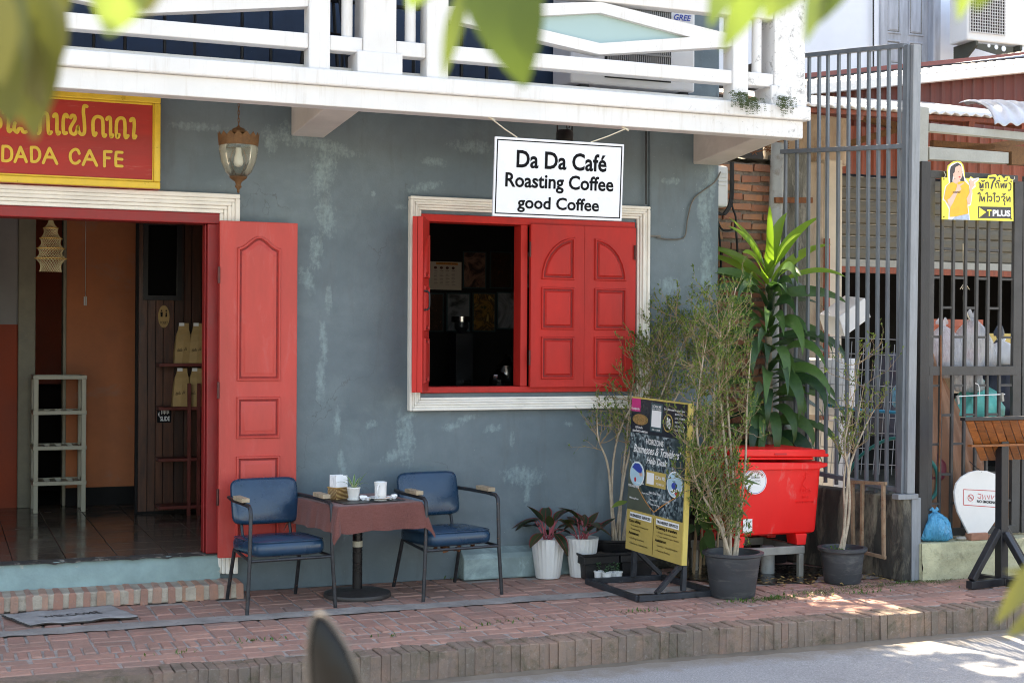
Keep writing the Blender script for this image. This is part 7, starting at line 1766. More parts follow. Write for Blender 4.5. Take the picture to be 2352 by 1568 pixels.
# ---- two crimson-edged plants in ribbed white pots
def crimson(c, label, seed, h, rb_, rt_):
    t = thing('crimson_plant', label, 'potted plant', c, 'crimson-edged plants in ribbed white pots')
    q = MB(); N_ = 72
    q.lathe([(rb_ * .97, 0), (rb_, .006), (rt_, h - .004), (rt_ + .004, h), (rt_ - .004, h + .001), (rt_ - .012, h - .03), (0, h - .03)], c, N_, wob=lambda w_, k: 1 + (.030 * (1 if int(round(w_ / (2 * pi) * N_)) % 3 == 0 else -.2) if k in (1, 2) else 0)); q.build('pot', 'white_pot', t, smooth=25)
    q = MB(); q.lathe([(0, h - .025), (rt_ - .012, h - .028)], c, 20, close=True); q.build('soil', 'soil', t)
    r = random.Random(seed)
    for k in range(15):
        az = k * 2.4 + r.uniform(-.3, .3); el = r.uniform(.25, 1.35); b0 = Vector(c) + V(r.uniform(-.03, .03), r.uniform(-.03, .03), h - .03)
        L0 = r.uniform(.07, .15); d = V(cos(az) * cos(el), sin(az) * cos(el), sin(el)); tip = b0 + d * L0 + V(0, 0, .03)
        st = MB(); st.tube([b0, b0.lerp(tip, .5) + V(0, 0, .015), tip], [.005, .004, .003], 6); st.build('stem', 'crimson_stem', t, smooth=60)
        LL = r.uniform(.13, .20); WW = LL * .42; dd = V(cos(az), sin(az), r.uniform(-.35, .9) if el < 1.1 else 1.2)
        lf = MB(); leaf3(lf, tip - dd.normalized() * .01, dd, V(0, 0, 1) if abs(dd.z) < 1 else V(-cos(az), -sin(az), .3), LL, WW, .25, r.uniform(.1, .5), 6); o = lf.build('leaf', 'leaf_aglaonema', t, smooth=180)
        e = MB(); leaf3(e, tip - dd.normalized() * .012 - V(0, 0, .0012), dd, V(0, 0, 1) if abs(dd.z) < 1 else V(-cos(az), -sin(az), .3), LL * 1.05, WW * 1.14, .25, 0, 6)
        for v1, v2 in zip(e.v, lf.v): v1.xyz = v2 + (v1 - v2) * 0 + (v2 - (tip)).normalized() * .0 
        rb2 = MB(); cen = [lf.v[3 * q2 + 1] for q2 in range(7)]
        for q2 in range(7):
            l_, m_, r2_ = lf.v[3 * q2], lf.v[3 * q2 + 1], lf.v[3 * q2 + 2]
            rb2.v += [m_ + (l_ - m_) * .86 + V(0, 0, .0008), m_ + (l_ - m_) * 1.10 + V(0, 0, .0008), m_ + (r2_ - m_) * .86 + V(0, 0, .0008), m_ + (r2_ - m_) * 1.10 + V(0, 0, .0008), m_ + (l_ - m_) * .06 + V(0, 0, .0012), m_ + (r2_ - m_) * .06 + V(0, 0, .0012)]
        for q2 in range(6):
            a_ = 6 * q2; rb2.face((a_, a_ + 1, a_ + 7, a_ + 6)); rb2.face((a_ + 2, a_ + 8, a_ + 9, a_ + 3)); rb2.face((a_ + 4, a_ + 10, a_ + 11, a_ + 5))
        rb2.build('leaf_margin', 'leaf_aglaonema_edge', o, smooth=180)
crimson(V(1.03, -.175, .001), 'crimson-edged leafy plant in the left ribbed white pot by the plinth', 41, .262, .080, .112)
crimson(V(1.262, -.205, .001), 'crimson-edged leafy plant in the right ribbed white pot beside the black trough', 42, .258, .078, .108)
# ---- black troughs and four tiny succulents
for i, (cx_, cy_, lb) in enumerate(((1.33, -.275, 'empty square black planter trough on the pavement by the white pots'), (1.60, -.275, 'second square black planter mostly hidden behind the stand'))):
    t = thing('planter_trough', lb, 'planter', V(cx_, cy_, .001), 'square black planters')
    q = MB(); w0, w1, h_ = .105, .13, .17
    for z0_, z1_, s0, s1 in ((0, .15, w0, w1 - .008), (.15, .17, w1 + .008, w1 + .010)):
        i0 = len(q.v)
        for z_, s_ in ((z0_, s0), (z1_, s1)):
            for a_, b_ in ((-1, -1), (1, -1), (1, 1), (-1, 1)): q.v.append(V(cx_ + a_ * s_, cy_ + b_ * s_ * .75, .001 + z_))
        for k in range(4): q.face((i0 + k, i0 + (k + 1) % 4, i0 + 4 + (k + 1) % 4, i0 + 4 + k))
        q.face((i0 + 3, i0 + 2, i0 + 1, i0)); 
    q.box(cx_ - w1, cy_ - .095, .10, cx_ + w1, cy_ + .095, .152); q.build('tub', 'black_plastic', t, bevel=.006)
    q = MB(); q.grid(10, 8, lambda u, v: (cx_ + .12 * (2 * u - 1), cy_ + .09 * (2 * v - 1), .156 + .010 * mnoise.noise(Vector((u * 8, v * 8, i))))); q.build('soil', 'soil', t)
lbs = ['tiny succulent in a white cup, leftmost of the four', 'tiny succulent in a white cup at the front of the four', 'tiny succulent in a white cup half hidden behind the front cup', 'tiny succulent in a white cup nearest the stand post']
for i, (px, py, s) in enumerate(((1377, 1332, 1.0), (1396, 1336, 1.0), (1408, 1332, .9), (1421, 1332, .95))):
    c = at_z(px, py, .001); c.y += .012; r = random.Random(60 + i)
    t = thing('succulent_cup', lbs[i], 'potted plant', c, 'tiny succulents in white cups')
    q = MB(); q.lathe([(.026 * s, 0), (.031 * s, .052 * s), (.034 * s, .053 * s), (.034 * s, .060 * s), (.030 * s, .060 * s), (.028 * s, .05 * s), (0, .05 * s)], c, 24); q.build('pot', 'white_pot', t, smooth=40)
    q = MB(); q.lathe([(0, .052 * s), (.029 * s, .051 * s)], c, 14, close=True); q.build('soil', 'soil', t)
    q = MB()
    for k in range(26):
        a_ = r.uniform(0, 6.3); z_ = r.uniform(.055, .11); d = V(cos(a_), sin(a_), r.uniform(.0, .8)); quick_leaf(q, c + V(cos(a_) * .004, sin(a_) * .004, z_), d, V(0, 0, 1), .018, .012)
    q.build('leaves', 'leaf_succulent', t)
# ---- shrub behind the advertising stand
ba = V(1.56, -.12, .001)
sb_ = thing('twiggy_shrub', 'loose twiggy shrub in a low black pot behind the advertising stand', 'potted plant', ba)
round_pot(sb_, ba, .15, .19, .235, 'black_plastic')
def yb(x, y, Y): return at_y(x, y, Y)
stems = [[ba + V(.0, 0, .19), at_y(1405, 1130, -.12), at_y(1420, 1000, -.14), at_y(1480, 880, -.16), at_y(1560, 730, -.2)], [ba + V(.02, 0, .19), at_y(1428, 1120, -.1), at_y(1440, 1000, -.15), at_y(1450, 900, -.2)],
         [ba + V(-.02, .01, .19), at_y(1398, 1080, -.14), at_y(1375, 1010, -.18), at_y(1372, 970, -.2)], [ba + V(.04, 0, .19), at_y(1470, 1040, -.12), at_y(1530, 880, -.16), at_y(1600, 720, -.16)], [ba + V(.0, .02, .19), at_y(1440, 1060, -.12), at_y(1490, 900, -.14), at_y(1500, 780, -.12)], [ba + V(.05, 0, .19), at_y(1500, 1020, -.1), at_y(1580, 860, -.1), at_y(1635, 740, -.12)]]
shrub(sb_, stems[1:3] , 71, 12, .034, ['leaf_ficus', 'leaf_ficus_dark'], .011, None, .20, 3, .35, dens=.7)
shrub(sb_, [stems[0]] + stems[3:], 72, 38, .023, ['leaf_ficus', 'leaf_ficus', 'leaf_ficus_dark'], .011, lambda p: p.y < -.03, .24, 10, .45)
q = MB(); b0 = at_y(1392, 1142, -.14); leaf3(q, at_y(1440, 1150, -.2), at_y(1392, 1150, -.3) - at_y(1440, 1140, -.2), V(-.3, -.5, .8), .155, .05, .1, .18, 6); q.build('big_leaf', 'leaf_ficus', sb_, smooth=180)
# ---- large shrub in the big grey pot
gp_ = V(1.825, -1.20, .001)
bs = thing('potted_shrub', 'large twiggy shrub in a big grey plastic pot in front of the red bin', 'potted plant', gp_)
round_pot(bs, gp_, .135, .172, .272, 'grey_plastic', .022)
def st_(pts): return [gp_ + V(pts[0][0], pts[0][1], .22)] + [at_y(x, y, -1.2 + dy) for x, y, dy in pts[1:]]
stems = [st_([(.0, 0), (1694, 1200, 0), (1682, 1080, .02), (1672, 940, .02), (1668, 800, .03), (1690, 660, .03)]), st_([(-.04, .02), (1660, 1210, -.02), (1620, 1100, -.04), (1600, 980, -.05), (1610, 860, -.04), (1630, 740, .0)]), st_([(-.03, -.03), (1650, 1200, -.05), (1600, 1110, -.08), (1585, 1020, -.08)]), st_([(.03, .01), (1700, 1180, .04), (1712, 1060, .06), (1716, 920, .06), (1725, 800, .08)]), st_([(-.01, .03), (1670, 1180, .05), (1645, 1040, .06), (1640, 880, .04), (1660, 740, .04)]), st_([(-.02, 0), (1676, 1160, .0), (1662, 1000, -.03), (1650, 860, -.05), (1655, 760, -.04)])]
shrub(bs, stems, 73, 48, .021, ['leaf_ficus', 'leaf_ficus_dark', 'leaf_ficus'], .0125, lambda p: p.z > .35 and 1.40 < p.x < (1.90 if p.z < 1.0 else 1.99), .21, 11, .14)
q = MB(); r = random.Random(3)
for k in range(46):
    p = at_y(r.uniform(1700, 1725), r.uniform(1195, 1250), -1.22); quick_leaf(q, p, rvec(r), V(0, 0, 1), .025, .012)
q.build('foliage', 'leaf_weed', bs)
for (x0, y0, x1, y1, w_) in ((1688, 1100, 1752, 1107, .03), (1690, 1110, 1722, 1092, .028), (1696, 1140, 1730, 1162, .03), (1690, 1165, 1722, 1185, .032), (1690, 1125, 1700, 1160, .03)):
    A = at_y(x0, y0, -.98); B = at_y(x1, y1, -.98); q = MB(); leaf3(q, A, B - A, V(-.2, -.6, .8), (B - A).length, w_, .2, .12, 6); q.build('broad_leaf', 'leaf_dracaena', bs, smooth=180)
# ---- slim tree in the small grey pot
pc_ = V(2.765, -1.00, .001)
sm_ = thing('potted_tree', 'slim pale-stemmed sapling in a small grey pot by the low wall', 'potted plant', pc_)
round_pot(sm_, pc_, .118, .142, .228, 'grey_plastic', .03)
def st2(pts): return [pc_ + V(pts[0][0], pts[0][1], .19)] + [at_y(x, y, -1.0 + dy) for x, y, dy in pts[1:]]
stems = [st2([(.0, 0), (1950, 1180, 0), (1949, 1090, 0), (1940, 1020, .0), (1958, 930, .0), (1975, 820, 0)]), st2([(-.02, .01), (1941, 1200, 0), (1938, 1120, .01), (1944, 1060, .01), (1966, 980, .02), (1985, 880, .02)]), st2([(.0, 0), (1948, 1100, .0), (1962, 1040, .02), (1992, 970, .03), (2015, 930, .04)])]
shrub(sm_, stems[:1] + stems[2:], 75, 15, .025, ['leaf_ficus', 'leaf_ficus'], .0115, lambda p: p.z > .75, .20, 4, .45); shrub(sm_, stems[1:2], 76, 12, .024, ['leaf_ficus', 'leaf_ficus_dark'], .010, lambda p: p.z > .8, .2, 4, .5)
q = MB()
for k in range(40): p = pc_ + V(r.uniform(-.11, .0), r.uniform(-.1, .05), .20 + r.uniform(0, .03)); quick_leaf(q, p, rvec(r), V(0, 0, 1), .022, .018)
q.build('pot_weed', 'leaf_weed', sm_)
# ---- dracaena behind the bin
db = V(2.80, -.07, .001)
dr = thing('dracaena', 'tall dracaena with long strap leaves rising behind the red bin', 'potted plant', db)
round_pot(dr, db, .12, .15, .24, 'black_plastic')
tr = [db + V(0, 0, .2), V(2.79, -.08, .8), V(2.775, -.09, 1.3), V(2.76, -.1, 1.7), V(2.755, -.1, 2.02)]
q = MB(); q.tube(smooth_path(tr, 5), [.022] * 21, 10); q.build('trunk', 'bark_grey', dr, smooth=60)
r = random.Random(17)
def dleaf(b, az, el, L, W_, droop, mat):
    tc = V(-.37, -.93, .1); h = V(cos(az), sin(az), 0); d = h * cos(el - .4) + V(0, 0, sin(el - .4)); up = -h * sin(el - .4) + V(0, 0, cos(el - .4)); sd = d.cross(up)
    rl = max((-1.1, -.7, -.3, 0, .3, .7, 1.1), key=lambda a_: (up * cos(a_) - sd * sin(a_)).dot(tc) - .12 * abs(a_)) * r.uniform(.5, 1.1)
    q = MB(); strap(q, b, az, el, L, W_, droop, 10, .22, r.uniform(-.15, .15), (.25, .45), rl); q.build('leaf', mat, dr, smooth=180)
for k in range(17):      # young crown, leaves coloured brighter as if sunlit
    az = k * 2.39996 - .4
    if sin(az) > .8: az += .9
    dleaf(V(2.755, -.1, 1.88 + .012 * k) + V(cos(az), sin(az), 0) * .012, az, .25 + .068 * k + r.uniform(-.1, .1), r.uniform(.46, .60), r.uniform(.072, .095), r.uniform(.5, .9) + .05 * (16 - k) * .5, 'leaf_dracaena_young_sunlit' if k > 4 else 'leaf_dracaena')
for k in range(64):
    z_ = 1.88 - .017 * k + r.uniform(-.03, .03); side = k % 3 == 0
    az = -1.75 + (r.choice((-1, 1)) * r.uniform(1.1, 2.1) if side else r.uniform(-1.15, 1.15))
    el = (.55 if side else .85) - .012 * k + r.uniform(-.3, .3); el = max(-.35, el)
    L = r.uniform(.42, .74); dleaf(V(2.765, -.09, max(.9, z_)) + V(cos(az), sin(az), 0) * .015, az, el, L, r.uniform(.056, .094), (1.2 if side else 2.1) + .014 * k + r.uniform(-.4, .5), 'leaf_dracaena')
# undergrowth at the foot of the corner
ug = thing('undergrowth', 'dark broad-leaved undergrowth between the cafe corner and the bin', 'plant', V(2.3, -.12, .001))
for k in range(64):
    b0 = V(r.uniform(1.78, 2.58), r.uniform(-.18, -.08), r.uniform(.06, 1.1)); az = r.uniform(-2.8, -.3); q = MB(); dd = V(cos(az), sin(az), r.uniform(-.2, .6)); leaf3(q, b0, dd, V(0, -.3, 1), r.uniform(.12, .2), r.uniform(.05, .075), .2, .3, 6); q.build('leaf', 'leaf_dracaena', ug, smooth=180)
q = MB()
for k in range(7): b0 = V(r.uniform(2.05, 2.5), -.1, 0); q.tube([b0, b0 + V(r.uniform(-.1, .1), 0, .5), b0 + V(r.uniform(-.15, .15), -.02, 1.1)], .007, 5)
q.build('stem', 'bark_twig', ug)
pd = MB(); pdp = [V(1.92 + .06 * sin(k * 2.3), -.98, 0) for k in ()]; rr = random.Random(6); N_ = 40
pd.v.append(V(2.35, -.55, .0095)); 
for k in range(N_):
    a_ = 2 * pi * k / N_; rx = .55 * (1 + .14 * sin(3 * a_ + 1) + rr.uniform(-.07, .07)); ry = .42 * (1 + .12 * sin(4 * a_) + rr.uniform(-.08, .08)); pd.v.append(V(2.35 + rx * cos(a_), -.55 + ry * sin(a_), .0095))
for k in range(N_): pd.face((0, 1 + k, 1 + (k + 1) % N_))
tag(pd.build('damp_shade_patch', 'damp_shade'), 'damp patch on the bricks under the red bin, darkened for shade', 'puddle')  # wet bricks, darkened further to stand for shade below the bin
for k in range(30):
    b0 = V(r.uniform(1.98, 2.06), r.uniform(-.70, -.32), r.uniform(.28, .76)); dd = V(r.uniform(-.5, .1), r.uniform(-.9, .3), r.uniform(-.7, .7)); q = MB(); leaf3(q, b0, dd, V(-.8, -.5, .3), r.uniform(.13, .2), r.uniform(.055, .085), .2, .25, 6); q.build('leaf', 'leaf_dracaena', ug, smooth=180)
q = MB()
for k in range(5): b0 = V(r.uniform(1.98, 2.04), r.uniform(-.66, -.36), .002); q.tube([b0, b0 + V(.02, 0, .4), b0 + V(r.uniform(-.03, .03), .03, .78)], .007, 5)
q.build('stem', 'bark_twig', ug)
# ---- weeds, moss, dead leaves, ferns on the balcony edge
wd_ = MB()
for (px, py, n_, sp_) in ((570, 1474, 26, .05), (1040, 1330, 4, .02), (355, 1505, 5, .04), (420, 1500, 8, .03), (1130, 1435, 10, .05), (1470, 1405, 26, .05), (1820, 1372, 60, .10), (1720, 1382, 40, .07), (1060, 1445, 8, .04), (1780, 1376, 30, .05), (1990, 1362, 40, .06), (2160, 1322, 40, .05), (2215, 1320, 30, .05), (1812, 1481, 34, .035), (2080, 1340, 30, .06), (2250, 1345, 20, .05), (900, 1462, 6, .05), (1200, 1425, 10, .06)):
    z_ = -.148 if py > 1475 and px > 1700 else .0; c = at_z(px, py, z_)
    for k in range(n_):
        p = c + V(RND.gauss(0, sp_ * 1.6), RND.gauss(0, sp_ * .35), 0); az = RND.uniform(0, 6.3); quick_leaf(wd_, p, V(cos(az) * .6, sin(az) * .6, RND.uniform(.3, 1.4)), V(0, 0, 1), RND.uniform(.012, .038), RND.uniform(.004, .012))
o = wd_.build('weeds', 'leaf_weed', kind='stuff'); o['label'] = 'small green weeds growing in the pavement joints'; o['category'] = 'weeds'
ms_ = MB()
for (px, py, sx, sy) in ((1960, 1350, .28, .05), (2050, 1342, .30, .06), (1880, 1360, .2, .04), (2140, 1335, .2, .04), (1770, 1375, .14, .03)):
    c = at_z(px, py, .003)
    for k in range(260):
        p = c + V(RND.gauss(0, sx * .5), RND.gauss(0, sy), RND.uniform(0, .004)); az = RND.uniform(0, 6.3); quick_leaf(ms_, p, V(cos(az), sin(az), .5), V(0, 0, 1), .012, .008)
o = ms_.build('moss', 'leaf_moss', kind='stuff'); o['label'] = 'yellow-green moss on the pavement before the low wall'; o['category'] = 'moss'
dl_ = MB()
for k in range(150):
    p = V(RND.uniform(2.2, 3.2), RND.gauss(-.95, .12), .006 + RND.uniform(0, .015)); az = RND.uniform(0, 6.3); quick_leaf(dl_, p, V(cos(az), sin(az), RND.uniform(-.1, .3)), V(0, 0, 1), RND.uniform(.02, .045), RND.uniform(.01, .022))
o = dl_.build('dead_leaves', 'dry_leaf', kind='stuff'); o['label'] = 'dead brown leaves littering the foot of the low wall'; o['category'] = 'leaves'
for i, (px, py, lb) in enumerate(((1700, 232, 'fern tuft on the balcony coping below the slim post'), (1725, 245, 'small fern tuft hanging beside the first one on the coping'), (1800, 243, 'fern tuft hanging below the balcony end post'))):
    c = at_y(px, py - 12, BY - .03); t = thing('fern_tuft', lb, 'fern', c, 'fern tufts on the balcony coping'); q = MB()
    for k in range(22):
        az = RND.uniform(-pi, 0); b0 = c + V(RND.gauss(0, .03), .0, RND.uniform(-.005, .02)); pts = [b0, b0 + V(cos(az) * .02, -.02, .006), b0 + V(cos(az) * .03, -.028, -.03), b0 + V(cos(az) * .035, -.028, -.03 - RND.uniform(.01, .06))]
        P = smooth_path(pts, 3)
        for j in range(1, len(P)):
            for s in (-1, 1): quick_leaf(q, P[j], V(s * .8, -.2, -.5), V(0, -1, .2), .013, .0055)
    q.build('fronds', 'leaf_fern', t)

# ================================================================== street tree whose leaves hang into the picture
def crown_leaves(mb_list, pts, r, L, spread=.5):
    for p in pts:
        d = V(r.gauss(0, 1), r.gauss(0, 1), r.gauss(-.3, .6)); n = V(r.gauss(0, .5), r.gauss(0, .5), 1); quick_leaf(r.choice(mb_list), p, d, n, L * r.uniform(.7, 1.3), L * r.uniform(.38, .55))
ft = thing('street_tree', 'street tree with blurred yellow-green leaves hanging close to the viewer', 'tree', V(-5.6, -6.4, -.15))
r = random.Random(23)
tp1 = [V(-5.6, -6.4, -.16), V(-5.5, -6.4, 1.2), V(-5.2, -6.5, 2.6), V(-4.6, -6.6, 3.8), V(-3.8, -6.6, 4.4)]
q = MB(); q.tube(smooth_path(tp1, 5), [.16 - .005 * k for k in range(21)], 12); q.build('trunk', 'bark_tree', ft, smooth=60)
limbs = [[V(-3.8, -6.6, 4.4), V(-3.2, -6.7, 4.0), V(-3.15, -6.8, 3.0), V(-3.02, -6.95, 2.35)], [V(-3.8, -6.6, 4.4), V(-2.4, -6.4, 4.6), V(-1.6, -6.3, 3.6), V(-1.45, -6.5, 2.8)], [V(-3.8, -6.6, 4.4), V(-2.0, -6.8, 4.7), V(-.6, -6.6, 4.2), V(-.25, -6.5, 3.2)], [V(-4.6, -6.6, 3.8), V(-3.9, -7.0, 4.6), V(-2.8, -7.4, 4.4), V(-1.2, -7.6, 3.6), V(-.6, -7.6, 2.9)]]
for L_ in limbs: q = MB(); P = smooth_path(L_, 5); q.tube(P, [.055 * (1 - .85 * k / (len(P) - 1)) for k in range(len(P))], 7); q.build('limb', 'bark_tree', ft, smooth=60)
ups = []
for k in range(2600):
    c = r.choice([(-3.4, -6.6, 4.8), (-2.2, -6.5, 4.9), (-1.0, -6.6, 4.7), (-4.4, -6.6, 4.6), (-1.6, -7.4, 4.8), (.2, -6.4, 4.9)])
    p = V(c[0] + r.gauss(0, .7), c[1] + r.gauss(0, .7), c[2] + abs(r.gauss(0, .6)) - .15)
    ups.append(p)
def outside(p):
    d = p - CAM; z_ = d.dot(_f); return z_ < .2 or (d.dot(_u2) / z_) > .30 or abs(d.dot(_r2) / z_) > .5
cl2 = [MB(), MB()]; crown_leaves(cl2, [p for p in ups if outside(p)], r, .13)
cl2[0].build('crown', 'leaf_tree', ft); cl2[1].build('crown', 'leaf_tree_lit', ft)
def hang(name, x0, y0, x1, y1, dist, W_, mat, nx=0.0, fold=.15, curl=.12, ax=.0):
    dist *= .46; W_ *= .425
    A = at_d(x0, y0, dist); B = at_d(x1, y1, dist * (1 + ax)); q = MB(); leaf3(q, A, B - A, -_f + _r2 * nx + V(0, 0, .35), (B - A).length, W_, fold, curl, 8); q.build('leaf', mat, ft, smooth=180)
# left cluster
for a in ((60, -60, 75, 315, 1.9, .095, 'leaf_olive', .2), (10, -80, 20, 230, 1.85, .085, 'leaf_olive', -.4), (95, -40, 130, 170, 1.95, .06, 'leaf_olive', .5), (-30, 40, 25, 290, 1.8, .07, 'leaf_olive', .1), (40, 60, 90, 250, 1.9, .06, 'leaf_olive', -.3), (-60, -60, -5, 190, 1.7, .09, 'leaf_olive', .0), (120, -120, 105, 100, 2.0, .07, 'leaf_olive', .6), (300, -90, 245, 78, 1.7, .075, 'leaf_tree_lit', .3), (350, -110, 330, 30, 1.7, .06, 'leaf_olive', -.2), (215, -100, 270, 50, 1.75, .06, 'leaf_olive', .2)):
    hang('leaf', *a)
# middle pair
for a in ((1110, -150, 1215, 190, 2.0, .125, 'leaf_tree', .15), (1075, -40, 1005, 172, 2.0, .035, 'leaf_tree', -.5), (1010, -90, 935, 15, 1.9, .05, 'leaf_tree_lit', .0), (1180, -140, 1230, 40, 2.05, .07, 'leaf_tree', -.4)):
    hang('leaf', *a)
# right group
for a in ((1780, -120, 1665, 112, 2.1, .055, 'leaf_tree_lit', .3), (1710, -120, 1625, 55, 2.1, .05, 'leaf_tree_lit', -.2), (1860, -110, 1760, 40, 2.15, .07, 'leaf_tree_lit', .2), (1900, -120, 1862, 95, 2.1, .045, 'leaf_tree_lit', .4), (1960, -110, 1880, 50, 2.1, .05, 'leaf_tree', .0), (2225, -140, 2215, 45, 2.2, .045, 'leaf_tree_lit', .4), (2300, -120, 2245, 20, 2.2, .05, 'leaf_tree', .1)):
    hang('leaf', *a)
for t_ in ([(100, -200), (60, -60)], [(300, -220), (300, -90)], [(1075, -260), (1075, -40)], [(1850, -260), (1860, -110)], [(2260, -280), (2225, -130)]):
    q = MB(); q.tube([at_d(*t_[0], .92), at_d(*t_[1], .92)], .003, 5); q.build('twig', 'bark_twig', ft)
# a low sucker of the same tree at the right
fs_ = thing('sapling_shoot', 'blurred green shoot of leaves poking into the lower right corner', 'plant', V(at_d(2500, 1400, 1.25).x, at_d(2500, 1400, 1.25).y, -.15))
for a in ((2440, 1240, 2285, 1425, 2.4, .042, .2), (2450, 1330, 2315, 1300, 2.5, .028, -.1), (2450, 1370, 2310, 1455, 2.45, .036, .3)):
    A = at_d(a[0], a[1], a[4] * .5); B = at_d(a[2], a[3], a[4] * .5); q = MB(); leaf3(q, A, B - A, -_f * .8 + V(0, 0, .7), (B - A).length, a[5] * .5, .2, .15, 8); q.build('leaf', 'leaf_olive', fs_, smooth=180)
A = at_d(2440, 1290, 1.22); q = MB(); q.tube(smooth_path([V(A.x + .12, A.y, -.16), V(A.x + .10, A.y, .5), A + V(.03, 0, .0), A + V(-.0, 0, .1)], 4), .010, 6); q.build('stem', 'bark_twig', fs_)
# ---- unseen tree added behind the yard to shade and dapple the pavement
yt = thing('added_shade_tree', 'spreading shade tree behind the yard, its crown above the shed', 'tree', V(9.2, 3.0, -.15))
q = MB(); q.tube(smooth_path([V(9.2, 3.0, -.16), V(9.1, 3.0, 2.5), V(8.7, 2.9, 4.8), V(7.8, 2.6, 6.2)], 5), [.24 - .008 * k for k in range(16)], 12); q.build('trunk', 'bark_tree', yt, smooth=60)
for L_ in ([V(7.8, 2.6, 6.2), V(6.4, 2.5, 6.9), V(5.0, 2.4, 7.1), V(3.4, 2.3, 7.3)], [V(8.2, 2.7, 5.8), V(7.2, 1.6, 6.6), V(6.0, .8, 7.0)], [V(7.8, 2.6, 6.2), V(6.6, 3.6, 6.8), V(5.0, 4.0, 7.2)]):
    q = MB(); P = smooth_path(L_, 5); q.tube(P, [.11 * (1 - .8 * k / (len(P) - 1)) for k in range(len(P))], 8); q.build('limb', 'bark_tree', yt, smooth=60)
GAPS = [(2.30, -1.84, .14, .09, 0), (2.56, -1.86, .17, .10, 0), (2.60, -1.68, .15, .06, 0), (2.70, -1.44, .18, .06, 0), (2.95, -1.40, .18, .06, 0), (3.2, -1.29, .13, .06, 0), (2.70, -2.25, .46, .22, -.15), (3.15, -2.42, .60, .40, -.15), (2.62, -2.86, .34, .14, -.15), (2.74, -.14, .52, .34, 2.1), (3.1, -.35, .16, .12, 1.6)]  # crown openings shaped along the sun direction to place the sun patches
ys = [MB(), MB()]; n_ = 0
def blocked_gap(p):
    for (gx, gy, rx, ry, gz_) in GAPS:
        t_ = (p.z - gz_) / sdir.z; hx, hy = p.x - sdir.x * t_, p.y - sdir.y * t_
        if ((hx - gx) / rx) ** 2 + ((hy - gy) / ry) ** 2 < 1: return True
    return False
for k in range(13000):
    p = V(r.uniform(1.2, 7.6), r.uniform(0, 3.5), r.uniform(6.7, 8.0))
    if ((p.x - 4.4) / 3.2) ** 2 + ((p.y - 1.75) / 1.75) ** 2 > 1: continue
    if mnoise.noise(p * .9) < -.42: continue
    if blocked_gap(p): continue
    d = p - CAM; z_ = d.dot(_f)
    if d.dot(_u2) / z_ < .27: continue
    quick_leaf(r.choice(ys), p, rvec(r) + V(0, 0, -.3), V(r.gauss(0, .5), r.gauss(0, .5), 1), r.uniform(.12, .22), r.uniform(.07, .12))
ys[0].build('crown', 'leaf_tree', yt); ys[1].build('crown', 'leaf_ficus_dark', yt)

# ================================================================== parked motorbike, its mirror in the foreground
mc = at_d(752, 1560, 1.2)
mbk = thing('parked_motorbike', 'parked motorbike showing only its dark pointed mirror at the bottom edge', 'motorbike', V(mc.x, mc.y, -.15))
tip = at_d(737, 1408, 1.2); sdx = _r2
q = MB()
prof = [(k[0], k[1] * .85, k[2] * .85) for k in [(0, -.001, .0035), (.03, 0, .0080), (.10, .002, .0135), (.25, .006, .0210), (.45, .011, .0262), (.65, .015, .0285), (.85, .018, .027), (1, .020, .018)]]
L_ = .112; i0 = 0
for (t_, ox, w_) in prof:
    c = tip + V(0, 0, -L_ * t_) + sdx * (ox + .005 * t_)
    for k in range(16):
        a_ = 2 * pi * k / 16; q.v.append(c + sdx * w_ * cos(a_) + _f * .012 * (w_ / .0245) * sin(a_))
for j in range(len(prof) - 1):
    for k in range(16): a_ = j * 16 + k; b_ = j * 16 + (k + 1) % 16; q.face((a_, a_ + 16, b_ + 16, b_))
q.face(range(16)); q.face(range((len(prof) - 1) * 16, len(prof) * 16)[::-1]); mo = q.build('mirror', 'mirror_dark', mbk, smooth=180)
q = MB(); P = []
for j, (t_, ox, w_) in enumerate(prof): P.append(tip + V(0, 0, -L_ * t_) + sdx * (ox + .005 * t_ - w_ * .95) - _f * .005)
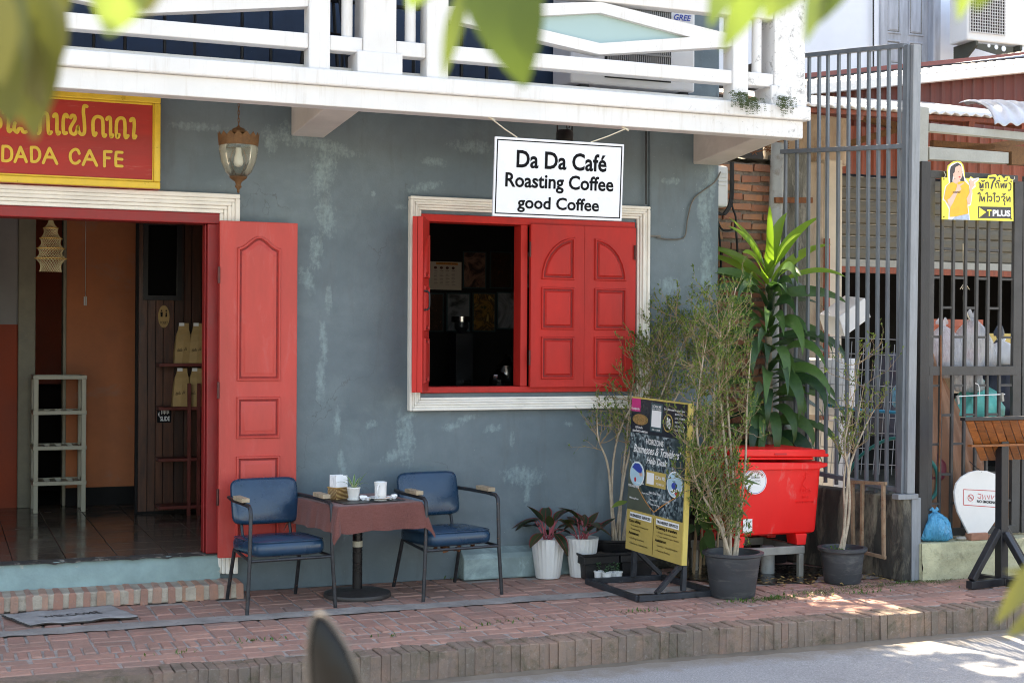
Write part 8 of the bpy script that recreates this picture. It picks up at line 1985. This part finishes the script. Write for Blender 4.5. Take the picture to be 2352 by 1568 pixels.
P2 = [tip + V(0, 0, -L_ * t_) + sdx * (ox + .005 * t_ + w_ * .95) - _f * .005 for (t_, ox, w_) in prof]
q.tube(P[::-1] + P2, .002, 6); q.build('mirror_rim', 'mirror_rim', mo, smooth=60)
hb = tip + V(0, 0, -.42) + sdx * .05
q = MB(); q.tube(smooth_path([tip + V(0, 0, -L_) + sdx * .028, tip + V(0, 0, -.30) + sdx * .045, hb], 4), .006, 8); q.build('mirror_stalk', 'black_metal', mbk, smooth=60)
hc = hb - _f * .10 + sdx * .30
q = MB(); q.tube(smooth_path([hb - sdx * .12, hb, hc, hb + sdx * .60, hb + sdx * .72], 4), .013, 10); q.build('handlebar', 'black_metal', mbk, smooth=60)
fw = V(hc.x, hc.y, 0) + _f * .30
q = MB(); q.tube([hc + V(0, 0, -.02), V(fw.x, fw.y, .13)], .03, 10); q.build('fork', 'black_metal', mbk, smooth=60)
ax_ = sdx.copy(); ax_.z = 0; ax_.normalize()
def wheel(c):
    q = MB(); q.tube([c + (V(0, 0, 1) * cos(a_) + ax_.cross(V(0, 0, 1)) * sin(a_)) * .235 for a_ in [2 * pi * k / 32 for k in range(33)]], .045, 10, False); w_ = q.build('wheel', 'black_plastic', mbk, smooth=180)
    q = MB()
    for k in range(8): a_ = 2 * pi * k / 8; q.tube([c, c + (V(0, 0, 1) * cos(a_) + ax_.cross(V(0, 0, 1)) * sin(a_)) * .2], .008, 6)
    q.build('spokes', 'steel', w_)
wheel(V(fw.x, fw.y, .13)); rw = V(fw.x, fw.y, .13) - _f * 1.2; rw.z = .13; wheel(rw)
q = MB(); q.tube(smooth_path([hc + V(0, 0, -.10), V(fw.x, fw.y, .45) - _f * .45, V(rw.x, rw.y, .45) + _f * .3, V(rw.x, rw.y, .15)], 5), [.07] * 16, 10); q.build('frame', 'print_red', mbk, smooth=60)
q = MB(); cushion(q, V(rw.x, rw.y, .66) + _f * .35, _f, ax_.cross(_f).normalized().cross(_f) * -1 if False else sdx, V(0, 0, 1), .34, .12, .05, .02); q.build('seat', 'black_plastic', mbk, smooth=180)
